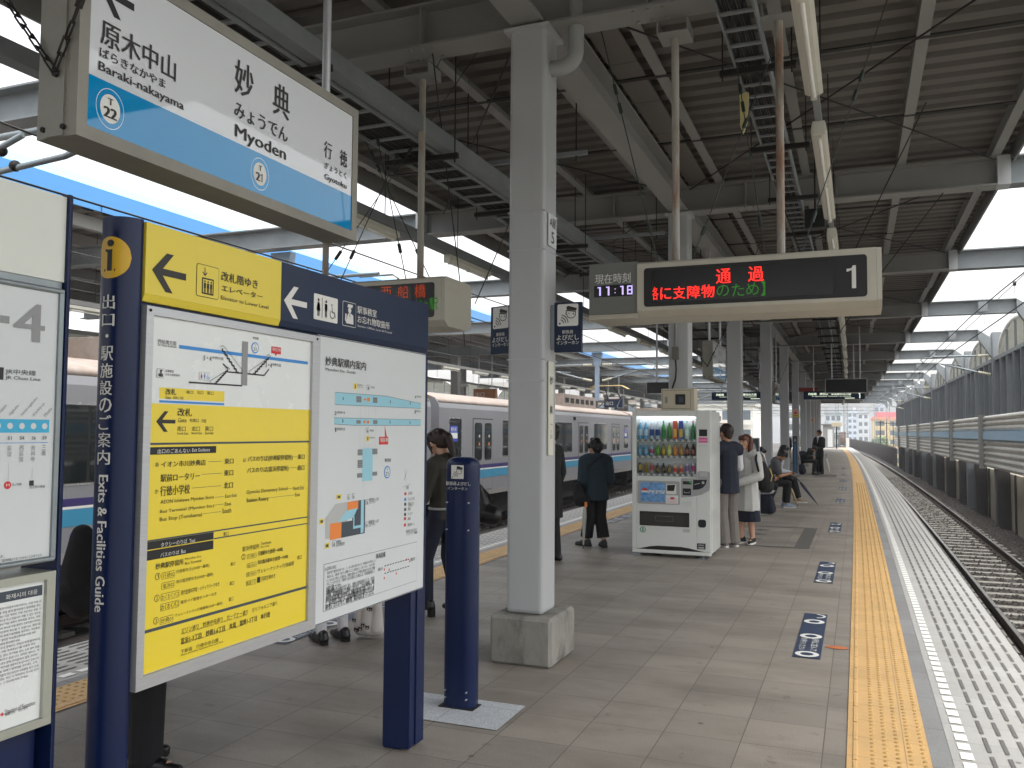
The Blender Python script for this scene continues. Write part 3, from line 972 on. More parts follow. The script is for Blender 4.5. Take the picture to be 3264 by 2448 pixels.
little_man(P, m_red, 3.02, 2.075, .075, True)
P.rect(m_ink, 3.044, 2.07, 3.0475, 2.156, .0006)
little_man(P, m_blue, 3.075, 2.075, .075)
wheelchair(P, m_blue, 3.122, 2.077, .062)
P.frame(m_wpaint, m_navyh, 3.201, 2.057, 3.31, 2.167, .008, .0025)
P2 = Print(b, PX(XB), .0026)
officer(P2, m_wpaint, m_navyh, 3.21, 2.062, .092, .1)
put_words(P, T_HEADER, .012)
b.build('header_panel', ib)
b = MB(m_navy)
b.box(-2.235, -2.115, 2.077, 3.868, 1.9905, 2.0035)
b.box(-2.235, -2.125, 2.08, 3.868, .8, 1.99)
b.build('backing_box', ib)
# left: yellow exit guide in a silver frame
b = MB(m_silver)
for a in ((2.0755, 3.024, 1.962, 1.989), (2.0755, 3.024, .785, .826)):
    b.box(-2.124, XB + .012, a[0], a[1], a[2], a[3])
for a, e in ((2.0755, 2.106), (2.973, 3.024)):
    b.box(-2.124, XB + .0115, a, e, .8262, 1.9618)
b.use(m_dark)
for yy, zz in ((2.09, 1.975), (3.0, 1.975)):
    b.tube((XB + .012, yy, zz), (XB + .015, yy, zz), .005, 8)
b.build('poster_frame', ib)
b = MB(m_sheet)
b.box(-2.123, XB, 2.1065, 2.9725, .8265, 1.9615)
P = Print(b, PX(XB), .001)
P.rect(m_yel, 2.108, .828, 2.971, 1.68)
P.rect(m_blue, 2.23, 1.866, 2.953, 1.878)
P.rect(m_grey, 2.545, 1.76, 2.577, 1.922, .0006)
roundel(P, 2.618, 1.904, .021, '21', m_blue, m_sheet)
P.rect(m_red, 2.714, 1.892, 2.774, 1.919)
P.poly(m_red, [(2.735, 1.893), (2.75, 1.893), (2.742, 1.882)])
m_k = m_ink
for (a, c, e, f) in ((2.44, 1.886, 2.528, 1.806), (2.697, 1.876, 2.609, 1.806), (2.468, 1.812, 2.402, 1.758)):
    n = 7
    pts = []
    for i in range(n):
        t0, t1 = i / n, (i + 1) / n
        pts += [(a + (e - a) * t0, c + (f - c) * t0), (a + (e - a) * t0, c + (f - c) * t1)]
    pts.append((e, f))
    P.line(m_k, pts, .006, .0009)
    dx = .018 if a > e else .018
    P.line(m_k, [(a - .012, c + .004), (a, c + .01), (a + .012, c + .004), (e + .022 * (1 if e > a else -1) * 1, f + .008), (e + .02 * (1 if e > a else -1), f)], .0016, .001)
P.line(m_k, [(2.279, 1.756), (2.549, 1.758)], .0055, .0008)
P.line(m_k, [(2.46, 1.804), (2.549, 1.804)], .005, .0008)
P.line(m_k, [(2.577, 1.804), (2.674, 1.804), (2.702, 1.83)], .005, .0008)
P.line(m_k, [(2.444, 1.831), (2.471, 1.815)], .005, .0008)
P.frame(m_ink, m_sheet, 2.135, 1.763, 2.167, 1.793, .003, .001)
P2 = Print(b, PX(XB), .0032)
officer(P2, m_ink, m_sheet, 2.138, 1.765, .026, .026)
P.frame(m_grey, m_sheet, 2.327, 1.767, 2.38, 1.795, .003, .001)
little_man(P2, m_red, 2.337, 1.771, .02, True)
little_man(P2, m_blue, 2.352, 1.771, .02)
wheelchair(P2, m_blue, 2.368, 1.771, .018)
P.rect(m_yel, 2.15, 1.696, 2.456, 1.733)
P.rect(m_blue, 2.149, 1.684, 2.456, 1.691, .0006)
P.arrow(m_ink, 2.138, 1.589, 2.222, 1.656, .0008)
P.rect(m_dslate, 2.112, 1.547, 2.971, 1.554, .0008)
P.rect(m_black, 2.112, 1.516, 2.42, 1.54, .0008)
P.rect(m_dslate, 2.109, 1.241, 2.971, 1.246, .0008)
P.rect(m_dslate, 2.42, 1.215, 2.971, 1.2195, .0008)
P.rect(m_black, 2.109, 1.2155, 2.418, 1.2405, .0008)
P.rect(m_black, 2.109, 1.182, 2.418, 1.2125, .0008)
P.rect(m_dslate, 2.106, .955, 2.971, .965, .0008)
for u, v in ((2.164, 1.126), (2.163, 1.057), (2.162, .986), (2.58, 1.133)):
    P.circ(m_ink, u, v, .0115, .0004, 14)
    P.circ(m_yel, u, v, .0095, .0009, 14)
for u0, v0, u1, v1 in ((2.181, 1.113, 2.24, 1.135), (2.181, 1.08, 2.24, 1.102), (2.18, 1.044, 2.263, 1.067), (2.179, 1.012, 2.263, 1.035), (2.179, .969, 2.238, .992), (2.6, 1.122, 2.655, 1.139), (2.6, 1.089, 2.655, 1.106), (2.597, 1.057, 2.655, 1.073), (2.597, 1.025, 2.654, 1.042)):
    P.frame(m_ink, m_yel, u0, v0, u1, v1, .004, .0012, .0003)
P.rect(m_ink, 2.659, 1.026, 2.678, 1.047, .0008)
for u0, u1, v in ((2.38, 2.45, 1.485), (2.352, 2.452, 1.443), (2.305, 2.452, 1.399), (2.42, 2.465, 1.36), (2.42, 2.465, 1.333), (2.362, 2.452, 1.308), (2.865, 2.89, 1.49), (2.84, 2.89, 1.447), (2.838, 2.865, 1.365), (2.72, 2.878, 1.338)):
    P.rect(m_dslate, u0, v, u1, v + .0013, .0006)
put_words(P, T_YELLOW, .014)
b.build('exit_guide_poster', ib)
# right: white station map
b = MB(m_silver)
b.box(-2.124, XB - .002, 3.0255, 3.992, .788, 1.9985)
b.build('map_frame', ib)
b = MB(m_dslate)
b.box(XB - .0015, XB + .0015, 3.0285, 3.989, .791, 1.9955)
b.use(m_sheet2)
b.box(XB + .0015, XB + .003, 3.0325, 3.985, .795, 1.9915)
P = Print(b, PX(XB + .003), .001)
P.poly(m_cyan, [(3.15, 1.708), (3.937, 1.712), (3.936, 1.738), (3.579, 1.762), (3.15, 1.761)])
P.poly(m_cyan, [(3.148, 1.624), (3.298, 1.62), (3.938, 1.625), (3.939, 1.654), (3.148, 1.651)])
for a in ([(3.15, 1.761), (3.579, 1.762), (3.936, 1.738)], [(3.148, 1.651), (3.939, 1.654)], [(3.15, 1.708), (3.937, 1.712)], [(3.148, 1.624), (3.298, 1.62), (3.938, 1.625)]):
    P.line(m_dslate, a, .0015, .0006)
for u0, v1, u1, v0 in ((3.32, 1.752, 3.362, 1.724), (3.463, 1.752, 3.502, 1.726), (3.323, 1.644, 3.359, 1.628), (3.467, 1.646, 3.505, 1.628), (3.339, 1.512, 3.379, 1.485), (3.464, 1.513, 3.509, 1.487), (3.34, 1.465, 3.381, 1.429), (3.337, 1.405, 3.38, 1.385), (3.468, 1.406, 3.51, 1.388)):
    P.rect(m_grey, u0, v0, u1, v1, .0004)
    n = 4
    for i in range(n):
        P.rect(m_dslate, u0, v0 + (v1 - v0) * (i + .1) / n, u1, v0 + (v1 - v0) * (i + .35) / n, .0009)
for u0, v1, u1, v0 in ((3.383, 1.743, 3.402, 1.734), (3.41, 1.748, 3.435, 1.731), (3.384, 1.642, 3.399, 1.63), (3.411, 1.643, 3.432, 1.629)):
    P.rect(m_orange, u0, v0, u1, v1, .0008)
for u in (3.21, 3.62, 3.82):
    for v in (1.735, 1.637):
        P.rect(m_dslate, u, v - .006, u + .006, v + .008, .0006)
P.rect(m_cyan, 3.378, 1.367, 3.469, 1.516)
for u in (3.355, 3.395, 3.425, 3.487):
    P.rect(m_lgrey, u, 1.51, u + .0012, 1.73, .0002)
P.rect(m_lgrey, 3.395, 1.29, 3.3962, 1.37)
P.rect(m_red, 3.524, 1.531, 3.609, 1.568)
P.poly(m_red, [(3.579, 1.566), (3.596, 1.566), (3.573, 1.623)])
roundel(P, 3.604, 1.399, .03, '21', m_blue, m_sheet2)
P.poly(m_lgrey, [(3.169, 1.281), (3.263, 1.283), (3.264, 1.2), (3.125, 1.138), (3.097, 1.139), (3.096, 1.225)])
P.rect(m_dslate, 3.215, 1.131, 3.303, 1.198, .0004)
P.rect(m_orange, 3.263, 1.245, 3.35, 1.282, .0006)
P.rect(m_orange, 3.13, 1.131, 3.217, 1.2, .0006)
P.rect(m_dslate, 3.303, 1.131, 3.41, 1.283, .0002)
P.poly(m_cyan, [(3.187, 1.2), (3.311, 1.21), (3.345, 1.25), (3.258, 1.246)], .0008)
P.rect(m_cyan, 3.373, 1.135, 3.398, 1.282, .0008)
P.rect(m_cyan, 3.31, 1.16, 3.375, 1.172, .0009)
P.rect(m_cyan, 3.31, 1.17, 3.32, 1.215, .0009)
for u0, v1, u1, v0 in ((3.298, 1.808, 3.322, 1.781), (3.41, 1.572, 3.435, 1.549), (3.175, 1.32, 3.212, 1.299), (3.05, 1.226, 3.084, 1.205), (3.094, 1.121, 3.129, 1.099)):
    P.rect(m_yel, u0, v0, u1, v1, .0004)
    P.rect(m_dslate, u0 + .008, v0 + .005, u1 - .008, v1 - .005, .0008)
for u0, v1, u1, v0 in ((3.408, 1.807, 3.435, 1.783), (3.409, 1.609, 3.433, 1.586), (3.416, 1.282, 3.438, 1.258), (3.415, 1.181, 3.438, 1.156), (3.15, 1.127, 3.174, 1.1), (3.262, 1.315, 3.282, 1.292), (3.3, 1.317, 3.322, 1.294)):
    P.frame(m_ink, m_sheet2, u0, v0, u1, v1, .003, .0012)
    P.poly(m_dslate, [(u0 + .006, v0 + .004), (u1 - .006, v0 + .004), ((u0 + u1) / 2, v1 - .004)], .0008)
P.line(m_dslate, [(3.756, 1.318), (3.84, 1.33)], .001)
P.line(m_dslate, [(3.79, 1.355), (3.775, 1.405)], .0014)
P.line(m_dslate, [(3.768, 1.352), (3.8, 1.4)], .0014)
for v, c in ((1.278, m_red), (1.25, m_blue), (1.226, m_dslate), (1.2, m_dslate), (1.176, m_dslate), (1.155, m_red), (1.124, m_red)):
    P.rect(c, 3.775, v, 3.795, v + .014, .0002)
P.frame(m_dslate, m_sheet2, 3.09, .838, 3.913, 1.035, .002, .0016)
for k in range(10):
    P.rect(m_dslate, 3.59 + .025 * k, .955, 3.606 + .025 * k, .96, .0009)
    P.rect(m_dslate, 3.59 + .025 * k, .92, 3.606 + .025 * k, .925, .0009)
for u, v in ((3.585, .935), (3.83, .94), (3.63, .927), (3.8, .953), (3.585, .895), (3.7, .9)):
    P.rect(m_red, u, v, u + .008, v + .012, .001)
put_words(P, T_MAP, .012)
b.build('station_map_sheet', ib)

# ---- the nearer board, cut by the edge of the picture
lb = thing('route_board', 'white route time board with large grey number four nearest the camera', 'notice board', (-2.165, .9, 0))
b = MB(m_navy)
b.prism([(-2.11 + .03 * math.cos(R(a)), 1.779 + .027 * max(0, math.sin(R(a)))) for a in range(0, 181, 20)] + [(-2.22, 1.779), (-2.22, 1.7785), (-2.09, 1.7785)], 'z', 0, 2.266)
b.box(-2.24, -2.12, -.4, 1.76, .1, .79)
b.build('post', lb)
b = MB(mat('warm white panel', '#d6d8cf', 0.35, var=0.02))
b.box(-2.24, XB, -.6, 1.7775, 2.013, 2.258)
b.build('header_panel', lb)
b = MB(m_galv)
b.box(-2.2, XB - .004, -.6, 1.774, 1.9935, 2.0125)
b.tube((XB + .001, -.6, 1.985), (XB + .001, 1.772, 1.985), .008, 8)
b.tube((XB + .001, -.6, 1.236), (XB + .001, 1.772, 1.236), .008, 8)
b.box(-2.2, XB + .006, 1.762, 1.776, 1.236, 1.99)
b.build('rail_frame', lb)
b = MB(m_sheet2)
b.box(-2.2, XB - .001, -.6, 1.7615, 1.242, 1.979)
P = Print(b, PX(XB - .001), .001)
P.rect(m_grey, 1.586, 1.875, 1.613, 1.895)
P.rect(m_ink, 1.57, 1.725, 1.602, 1.758)
m_skyb = mat('sky blue line print', '#38a8cf', 0.4, var=0)
P.rect(m_skyb, .4, 1.586, 1.746, 1.622)
for i in range(12):
    P.circ(m_sheet2, 1.731 - .035 * i, 1.604, .0085, .0008, 14)
P.rect(m_blue, .4, 1.558, 1.745, 1.5595)
put_words(P, T_LEFTA, .016)
for cc, ss in ((1.627, '荻窪'), (1.6625, '西荻窪'), (1.698, '吉祥寺'), (1.731, '三鷹'), (1.592, '阿佐ヶ谷')):
    for i, ch in enumerate(ss):
        P.text(m_grey, ch, cc - .0065, 1.538 - .0152 * i, .013, .0135, .012)
def diag(plane, u, v):
    c, s = math.cos(R(48)), math.sin(R(48))
    return lambda a, e, d: plane(u + a * c - e * s, v + a * s + e * c, d)
for cc, ss in ((1.592, 'Asagaya'), (1.627, 'Ogikubo'), (1.663, 'Nishi-ogikubo'), (1.699, 'Kichijoji'), (1.733, 'Mitaka')):
    Print(b, diag(PX(XB - .001), cc, 1.629), .001).text(m_grey, ss, 0, 0, .0052 * len(ss), .0095, .012)
P.rect(m_lgrey, 1.6265, 1.46, 1.6275, 1.505)
P.rect(m_lgrey, 1.6975, 1.46, 1.6985, 1.49)
P.circ(m_red, 1.626, 1.447, .0105)
P.text(m_wpaint, 'M', 1.621, 1.443, .01, .008, .02)
P.rect(m_ink, 1.69, 1.442, 1.704, 1.456)
b2 = T_LEFTB.split('|')
put_words(P, '|'.join(b2[:4]), .012)
b.build('route_sheet', lb)
b = MB(mat('pale champagne frame', '#a9aa9f', 0.4, 0.4, var=0.05))
for a in ((1.182, 1.203), (.785, .806)):
    b.box(-2.2, XB + .012, -.6, 1.775, a[0], a[1])
b.box(-2.2, XB + .0115, 1.748, 1.775, .8062, 1.1818)
b.build('notice_frame', lb)
b = MB(m_sheet)
b.box(-2.199, XB, -.6, 1.7478, .807, 1.1815)
P = Print(b, PX(XB), .001)
P.rect(m_dslate, 1.3, 1.14, 1.742, 1.168)
kb = ['동경지하철주식회사에서는, 만일 터널 내', '를 주행 중에 열차화재가 발생했을 경우', '에는 다음 역까지 주행, 피난하는 것을 기', '본으로 하고 있습니다. 어쩔 수 없는 경우로', '해서 터널 내에서 정지했을 경우는, 역무', '원의 지시에 의해 열차의 전후차량으로부터', '안전하게 피난할 수 있습니다. 열차 내', '에서 화재가 발생했을 경우에는, 비상통보', '기 설치된 비상통보장치에 의해 역무', '원에게 통보해주세요.', '역구내 등에서도 만일의 화재 발생에 대', '비, 자동 화재경보기를 비롯한 비상', '방송 설비, 연기배출 설비, 소화 설비 등을', '비치하고 있습니다. 이러한 설비는, 역', '소 내의 방재 관리실에서 집중 관리되', '며, 역구내를 종합적으로 감시하고 있습니다', '만일, 화재가 발생했을 경우에도 고객', '여러분의 피난유도와 소화활동 등이 신속', '하므로, 피난 시 역무원의 지시와 안내', '에는 그 지시에 따라 주세요.']
for i, s in enumerate(kb):
    w = .123 * len(s) / 21
    P.text(m_ink, s, 1.738 - .123, 1.121 - .0102 * i, min(w, .123), .0068, .012)
put_words(P, '|'.join(b2[4:]), .012)
P.line(m_red, [(1.622, .849), (1.637, .849)], .003)
P.poly(m_red, [(1.634, .855), (1.64, .849), (1.634, .843)], .0004)
b.build('notice_sheet', lb)

# ---- big hanging station name sign
def name_sign(y0, y1, zt, lab, full=True, c=0.0):
    t = thing('station_name_sign', lab, 'station sign', (-2.17 + c, (y0 + y1) / 2, 2.45))
    mf = mat('dull aluminium sign case', '#8d8a80', 0.5, 0.35, var=0.12, scale=5, stain=0.25, stcol='#6b675e')
    b = MB(mf)
    x0, x1 = -2.25 + c, XB + c
    b.box(x0, x1 - .006, y0 + .003, y1 - .003, 2.4515, 3.048)
    b.box(x0 + .04, x1 - .05, y0 - .002, y0 + .003, 2.453, 3.046)
    for a in ((2.449, 2.489), (3.01, 3.05)):
        b.box(x1 - .03, x1 + .002, y0, y1, a[0], a[1])
    for a in ((y0, y0 + .037), (y1 - .042, y1)):
        b.box(x1 - .03, x1 + .0018, a[0], a[1], 2.4892, 3.0098)
    b.use(m_dark)
    for xx in (x0 + .03, x1 - .05):
        b.tube((xx, y0 - .006, 2.478), (xx, y0 + .003, 2.478), .008, 10)
    b.build('case', t)
    b = MB(mat('glossy sign acrylic', '#d3d6d9', 0.03, var=0.0, spec=0.55, coat=0.1))
    b.box(x1 - .031, x1 - .003, y0 + .0375, y1 - .0425, 2.4895, 3.0095)
    P = Print(b, PX(x1 - .003), .001)
    m_sb = mat('glossy blue sign band', '#0086bf', 0.03, var=0.0, spec=0.55, coat=0.1)
    P.rect(m_sb, y0 + .0375, 2.4895, y1 - .0425, 2.646)
    if full:
        put_words(P, T_STATION, .019)
        for u, n in ((1.92, '22'), (2.626, '21')):
            P.circ(mat('ring white', '#cfe6f2', 0.1, var=0), u, 2.567, .062, .0002, 32, .86)
            P.circ(m_sb, u, 2.567, .0595, .0005, 32, .86)
            roundel(P, u, 2.567, .055, n, m_wpaint, m_wpaint, .86, m_ink)
        P.arrow(m_black, 1.872, 2.855, 2.0, 2.985)
    else:
        k = (y1 - y0) / 1.5
        for s, u, v, w, h in (('原木中山', .08, 2.78, .3, .07), ('妙　典', .65, 2.84, .32, .12), ('みょうでん', .66, 2.745, .3, .05), ('Myoden', .66, 2.67, .3, .045), ('行　徳', 1.24, 2.78, .18, .07)):
            P.text(m_ink, s, y0 + u * k, v, w * k, h, .02)
        roundel(P, y0 + .15, 2.567, .055, '22', m_wpaint, m_wpaint, .86, m_dslate)
        roundel(P, y0 + .83, 2.567, .055, '21', m_wpaint, m_wpaint, .86, m_dslate)
    b.build('sign_face', t)
    for yy in (y0 + .2, y1 - .14):
        b = MB(m_silver)
        b.tube((-2.17 + c, yy, 3.05), (-2.17 + c, yy, zt), .019, 10)
        b.use(m_galv).box(-2.22 + c, -2.12 + c, yy - .05, yy + .05, 3.048, 3.056)
        b.build('hanger_pole', t)
    b = MB(m_dark)
    b.tube((-2.17 + c, y0 - .012, 2.64), (-2.17 + c, y0 + .004, 2.64), .012, 8)
    for dx, dz in ((-.42, .5), (.26, .52)):
        L = math.hypot(dx, dz)
        n = int(L / .048)
        for i in range(n):
            p = Vector((-2.17 + c + dx * i / n, y0 - .012, 2.645 + dz * i / n))
            q = Vector((-2.17 + c + dx * (i + 1.15) / n, y0 - .012, 2.645 + dz * (i + 1.15) / n))
            o = Vector((0, .009, 0)) if i % 2 else Vector((.008 * dz / L, 0, -.008 * dx / L))
            if i in (3, 4, 5) and dx > 0:
                b.tube(p, q, .011 if i == 4 else .005, 8)
            else:
                b.path([p, p + o, q + o, q, q - o, p - o, p], .0034, 5, caps=False)
        b.tube((-2.17 + c + dx, y0 - .012, 2.645 + dz), (-2.17 + c + dx * 3.2, y0 - .05, 4.55 if zt > 4.5 else 4.5), .004, 5)
    b.build('stay_chain', t)
    return t
name_sign(1.798, 3.302, 4.86, 'big blue and white Myoden station name sign hanging above the yellow board')
name_sign(13.69, 15.19, 4.86, 'hanging station name sign beyond the vending machine, seen edge on', False, cx(14.4))
name_sign(25.45, 26.95, 4.86, 'farther small station name sign hanging among the grey columns', False, cx(26.2))
# ------------------------------------------------------------------ hanging displays
m_screen = mat('black display glass', '#0b0a0b', 0.22, var=0.0)
m_panel = mat('black display bezel', '#171516', 0.4, var=0.0)
m_lr = mat('red light dots', '#300505', 0.5, var=0, emit='#ff2a22', estr=0.75)
m_lo = mat('dim orange light dots', '#200905', 0.5, var=0, emit='#c8481c', estr=0.22)
m_lg = mat('green light dots', '#051505', 0.5, var=0, emit='#2e7d22', estr=0.3)
m_lw = mat('violet white light dots', '#101018', 0.5, var=0, emit='#b9a8ee', estr=0.6)
m_olive = mat('grey green panel', '#6c6e69', 0.5, var=0.05)

def mount_box(b, x, y, zt, zb=4.41):
    b.use(m_steel)
    b.box(x - .11, x + .11, y - .11, y + .11, zb, zb + .01)
    b.box(x - .11, x - .1, y - .11, y + .11, zb + .01, zt)
    b.box(x + .1, x + .11, y - .11, y + .11, zb + .01, zt)

def display(x0, x1, lab, poles, clock=False):
    y0, y1 = 5.775, 6.255
    t = thing('departure_display', lab, 'display', ((x0 + x1) / 2, 6.015, 2.385))
    b = MB(m_cream)
    prof = [(y0, 2.43), (y0, 2.755), (y0 + .025, 2.768), (y1 - .025, 2.768), (y1, 2.755), (y1, 2.43), (y1 - .06, 2.387), (y0 + .06, 2.387)]
    b.prism(prof, 'x', x0, x1)
    b.prism([(u * .995 + 6.015 * .005, w * .99 + 2.58 * .01) for u, w in prof], 'x', x1 + .001, x1 + .03)
    b.box(x0 - .0, x1 - .2, y0 + .12, y0 + .2, 2.768, 2.785)
    b.build('case', t, bevel=.006, seg=2)
    b = MB()
    P = Print(b, PY(y0), .002)
    P.rrect(m_panel, x0 + .048, 2.455, x1 - .055, 2.722, .022)
    P.rect(m_screen, x0 + .105, 2.482, x1 - .255, 2.7, .0008)
    Q = Print(b, PY(y0), .0042)
    if clock:
        for s, u, v, w, h, m in (('通', -.858, 2.587, .095, .098, m_lr), ('過', -.651, 2.588, .098, .1, m_lr), ('に', -1.232, 2.5, .072, .082, m_lr), ('支', -1.145, 2.499, .081, .084, m_lr), ('障', -1.049, 2.498, .084, .085, m_lr), ('物', -.955, 2.498, .085, .087, m_lr),
                              ('の', -.856, 2.5, .082, .078, m_lg), ('た', -.756, 2.497, .079, .082, m_lg), ('め', -.665, 2.498, .082, .084, m_lg), ('】', -.572, 2.491, .028, .096, m_lg), ('各', -1.287, 2.5, .04, .088, m_lr)):
            Q.text(m, s, u, v, w, h, .004 if m is m_lg else .018)
        Q.text(m_wpaint, '1', -.049, 2.51, .055, .145, .0)
        b.use(m_wpaint)
    else:
        for s, u, v, w, h, m in (('西', -3.419, 2.61, .093, .098, m_lo), ('船', -3.272, 2.61, .096, .098, m_lo), ('橋', -3.126, 2.608, .097, .104, m_lo), ('快速', -3.75, 2.61, .2, .098, m_lo), ('前', -3.119, 2.51, .062, .085, m_lg), ('ヶ', -3.045, 2.52, .04, .06, m_lg), ('駅', -2.996, 2.51, .071, .09, m_lg), ('当駅止まり', -3.7, 2.51, .5, .085, m_lg)):
            Q.text(m, s, u, v, w, h, .004)
    b.build('screen', t)
    if clock:
        b = MB(m_olive)
        b.box(-1.742, x0 - .004, y0 + .012, y1 - .02, 2.42, 2.777)
        b.use(m_cream).box(-1.748, x0 - .002, y0 + .03, y1 - .03, 2.387, 2.4195)
        P = Print(b, PY(y0 + .012), .001)
        P.text(m_wpaint, '現在時刻', -1.698, 2.633, .254, .07, .01)
        P.rect(m_screen, -1.706, 2.54, -1.436, 2.622)
        for i, ch in enumerate('11:18'):
            u = (-1.68, -1.618, -1.563, -1.517, -1.468)[i]
            if ch == ':':
                P.rect(m_lw, u + .006, 2.564, u + .013, 2.57, .001)
                P.rect(m_lw, u + .006, 2.59, u + .013, 2.596, .001)
            elif ch == '1':
                P.rect(m_lw, u + .012, 2.55, u + .024, 2.612, .001)
                P.rect(m_lw, u, 2.604, u + .012, 2.612, .001)
            else:
                for a in ((0, 0, .038, .009), (0, .027, .038, .036), (0, .053, .038, .062), (0, .009, .009, .053), (.029, .009, .038, .053)):
                    P.rect(m_lw, u + a[0], 2.55 + a[1], u + a[2], 2.55 + a[3], .001 + a[1] * .001)
        b.build('clock_panel', t)
    for x in poles:
        b = MB(m_rust)
        b.tube((x, 6.0, 2.768), (x, 6.0, 4.42), .027, 12)
        b.use(m_dark)
        b.tube((x, 6.0, 2.768), (x, 6.0, 2.8), .045, 10)
        mount_box(b, x, 6.0, 4.5)
        b.build('hanger_pole', t)
    b = MB(mat('green coated wire', '#27332c', 0.6, var=0))
    xm = (poles[0] + poles[1]) / 2
    for (p, q) in (((poles[0] - .12, 6.0, 2.77), (poles[0] - .62, 6.0, 4.86)), ((poles[0] + .1, 6.0, 2.77), (poles[1] + .05, 6.1, 4.5)), ((poles[1] - .1, 6.0, 2.77), (poles[0] + .3, 6.5, 4.86)), ((poles[1] + .12, 6.0, 2.77), (poles[1] + .75, 6.6, 4.86))):
        p, q = Vector(p), Vector(q)
        b.tube(p, q, .004, 5)
        for f in (.12, .55, .62):
            a, e = p.lerp(q, f), p.lerp(q, f + .035)
            b.tube(a, e, .014, 6)
    b.build('stay_wire', t)
    return t
display(-1.395, .126, 'lit departure display with red and green characters and digital clock', (-1.17, -.46), True)
display(-4.43, -2.9, 'departure display with dim orange characters behind the yellow board', (-3.2, -4.09))

def monitor(x0, x1, z0, z1, y, lab, ztop, poles):
    t = thing('display_monitor', lab, 'monitor', ((x0 + x1) / 2, y, z0))
    b = MB(m_silver)
    b.box(x0, x1, y, y + .12, z0, z1)
    b.build('case', t, bevel=.004)
    b = MB(mat('dark monitor glass', '#08090b', 0.25, var=0.0))
    f = (z1 - z0) * .05
    b.box(x0 + f, x1 - f, y - .003, y + .0, z0 + f, z1 - f)
    b.build('screen', t)
    for x in poles:
        b = MB(m_silver)
        b.tube((x, y + .06, z1), (x, y + .06, ztop), .018, 8)
        b.build('hanger_pole', t)
c = cx(28)
monitor(-.9 + 0, .3, 2.81, 3.26, 27.9, 'wide black switched off monitor hanging over the platform edge', 4.86, (-.7, .1))
monitor(-3.69, -2.95, 2.315, 2.54, 16.0, 'small black monitor hanging left of the column behind the vending machine', 4.86, (-3.5, -3.1))

def dest_sign(x0, x1, y, lab, num, lit):
    t = thing('direction_sign', lab, 'sign', ((x0 + x1) / 2, y, 2.82))
    b = MB(m_navyh)
    b.box(x0, x1, y, y + .16, 2.815, 3.11)
    b.use(m_silver).box(x0 - .006, x1 + .006, y - .004, y + .164, 2.795, 2.8145)
    P = Print(b, PY(y), .003)
    mw = mat('backlit sign lettering', '#d8e4cf', 0.5, var=0, emit='#e4f0d8', estr=0.5)
    W_ = x1 - x0
    P.text(mw, '西船橋　津田沼　東葉勝田台方面', x0 + .08 * W_, 2.97, .7 * W_, .085, .02)
    P.text(mw, 'for Nishi-funabashi, Tsudanuma, Toyo-katsutadai', x0 + .14 * W_, 2.905, .64 * W_, .04, .012)
    P.text(mw, num, x0 + .9 * W_, 2.85, .06, .2, .0)
    P.rect(mw, x0 + .68 * W_, 2.845, x0 + .84 * W_, 2.865)
    b.build('sign_box', t)
    for x in (x0 + .35, x1 - .35):
        b = MB(m_silver)
        b.tube((x, y + .08, 3.11), (x, y + .08, 4.86), .018, 8)
        b.build('hanger_pole', t)
dest_sign(-1.8, .26, 33, 'navy direction sign with pale lettering under the black monitor', '1', 1)
dest_sign(-5.1, -3.0, 33, 'navy direction sign with pale lettering glimpsed between the columns', '2', 1)
t = tag(MB(mat('red box sign', '#8e2f2c', 0.5, var=.1)).box(-2.0, -1.35, 33.6, 33.75, 3.13, 3.28).build('red_notice_box'), 'dull red box sign just above the navy direction sign', 'sign')

# ------------------------------------------------------------------ lamps, trays, rods under the roof
m_lamp = mat('cream lamp housing', '#cfccbf', 0.4, var=0.04)
m_tube = mat('unlit fluorescent tube', '#e9e8e0', 0.2, var=0.0)
def lamp(x, y, z, L, lab, grp):
    t = thing('fluorescent_lamp', lab, 'lamp', (x, y, z), grp)
    b = MB(m_lamp)
    b.prism([(x - .05, z + .07), (x + .05, z + .07), (x + .06, z + .012), (x + .035, z), (x - .035, z), (x - .06, z + .012)], 'y', y, y + L)
    b.box(x - .045, x + .045, y - .04, y - .001, z - .03, z + .072)
    for yy in (y + .02, y + L / 2 - .03, y + L - .06):
        b.box(x - .02, x + .02, yy, yy + .035, z - .044, z + .004)
    b.build('housing', t)
    b = MB(m_tube)
    b.tube((x, y + .06, z - .026), (x, y + L - .06, z - .026), .015, 8)
    b.build('lamp_tube', t)
    return t
lab = 'cream fluorescent lamp, unlit, in the row hanging along the right of the roof'
L0 = lamp(-.245, 6.95, 3.93, 2.95, lab, 'lamps in the right row')
for i in range(-2, 19):
    y = 6.95 + i * 3.72
    if i:
        dup(L0, (-.245 + cx(y), y, 3.93))
lab = 'cream fluorescent lamp, unlit, in the row hanging along the left of the roof'
L0 = lamp(-4.8, 9.75, 3.76, 1.25, lab, 'lamps in the left row')
for i in range(-3, 24):
    y = 9.75 + i * 2.6
    if i:
        dup(L0, (-4.8 + cx(y), y, 3.76))
def long_rail(name, lab, cat, prof, mtl, y0=-4, y1=76, rods=None):
    b = MB(mtl)
    sweep(b, prof, y0, y1, 3)
    o = tag(b.build(name), lab, cat)
    if rods:
        r = MB(m_wire)
        y = y0 + 1
        while y < y1:
            c = cx(y)
            for x, za, zb in rods:
                r.tube((x + c, y, za), (x + c, y, zb), .006, 5, caps=False)
            y += 1.86
        r.build('hanger_rod', o)
    return o
long_rail('lamp_rail', 'thin grey rail carrying the right row of lamps', 'rail', [(-.27, 4.003), (-.22, 4.003), (-.22, 4.045), (-.27, 4.045)], m_galv, rods=[(-.285, 4.0, 4.86), (-.205, 4.0, 4.86)])
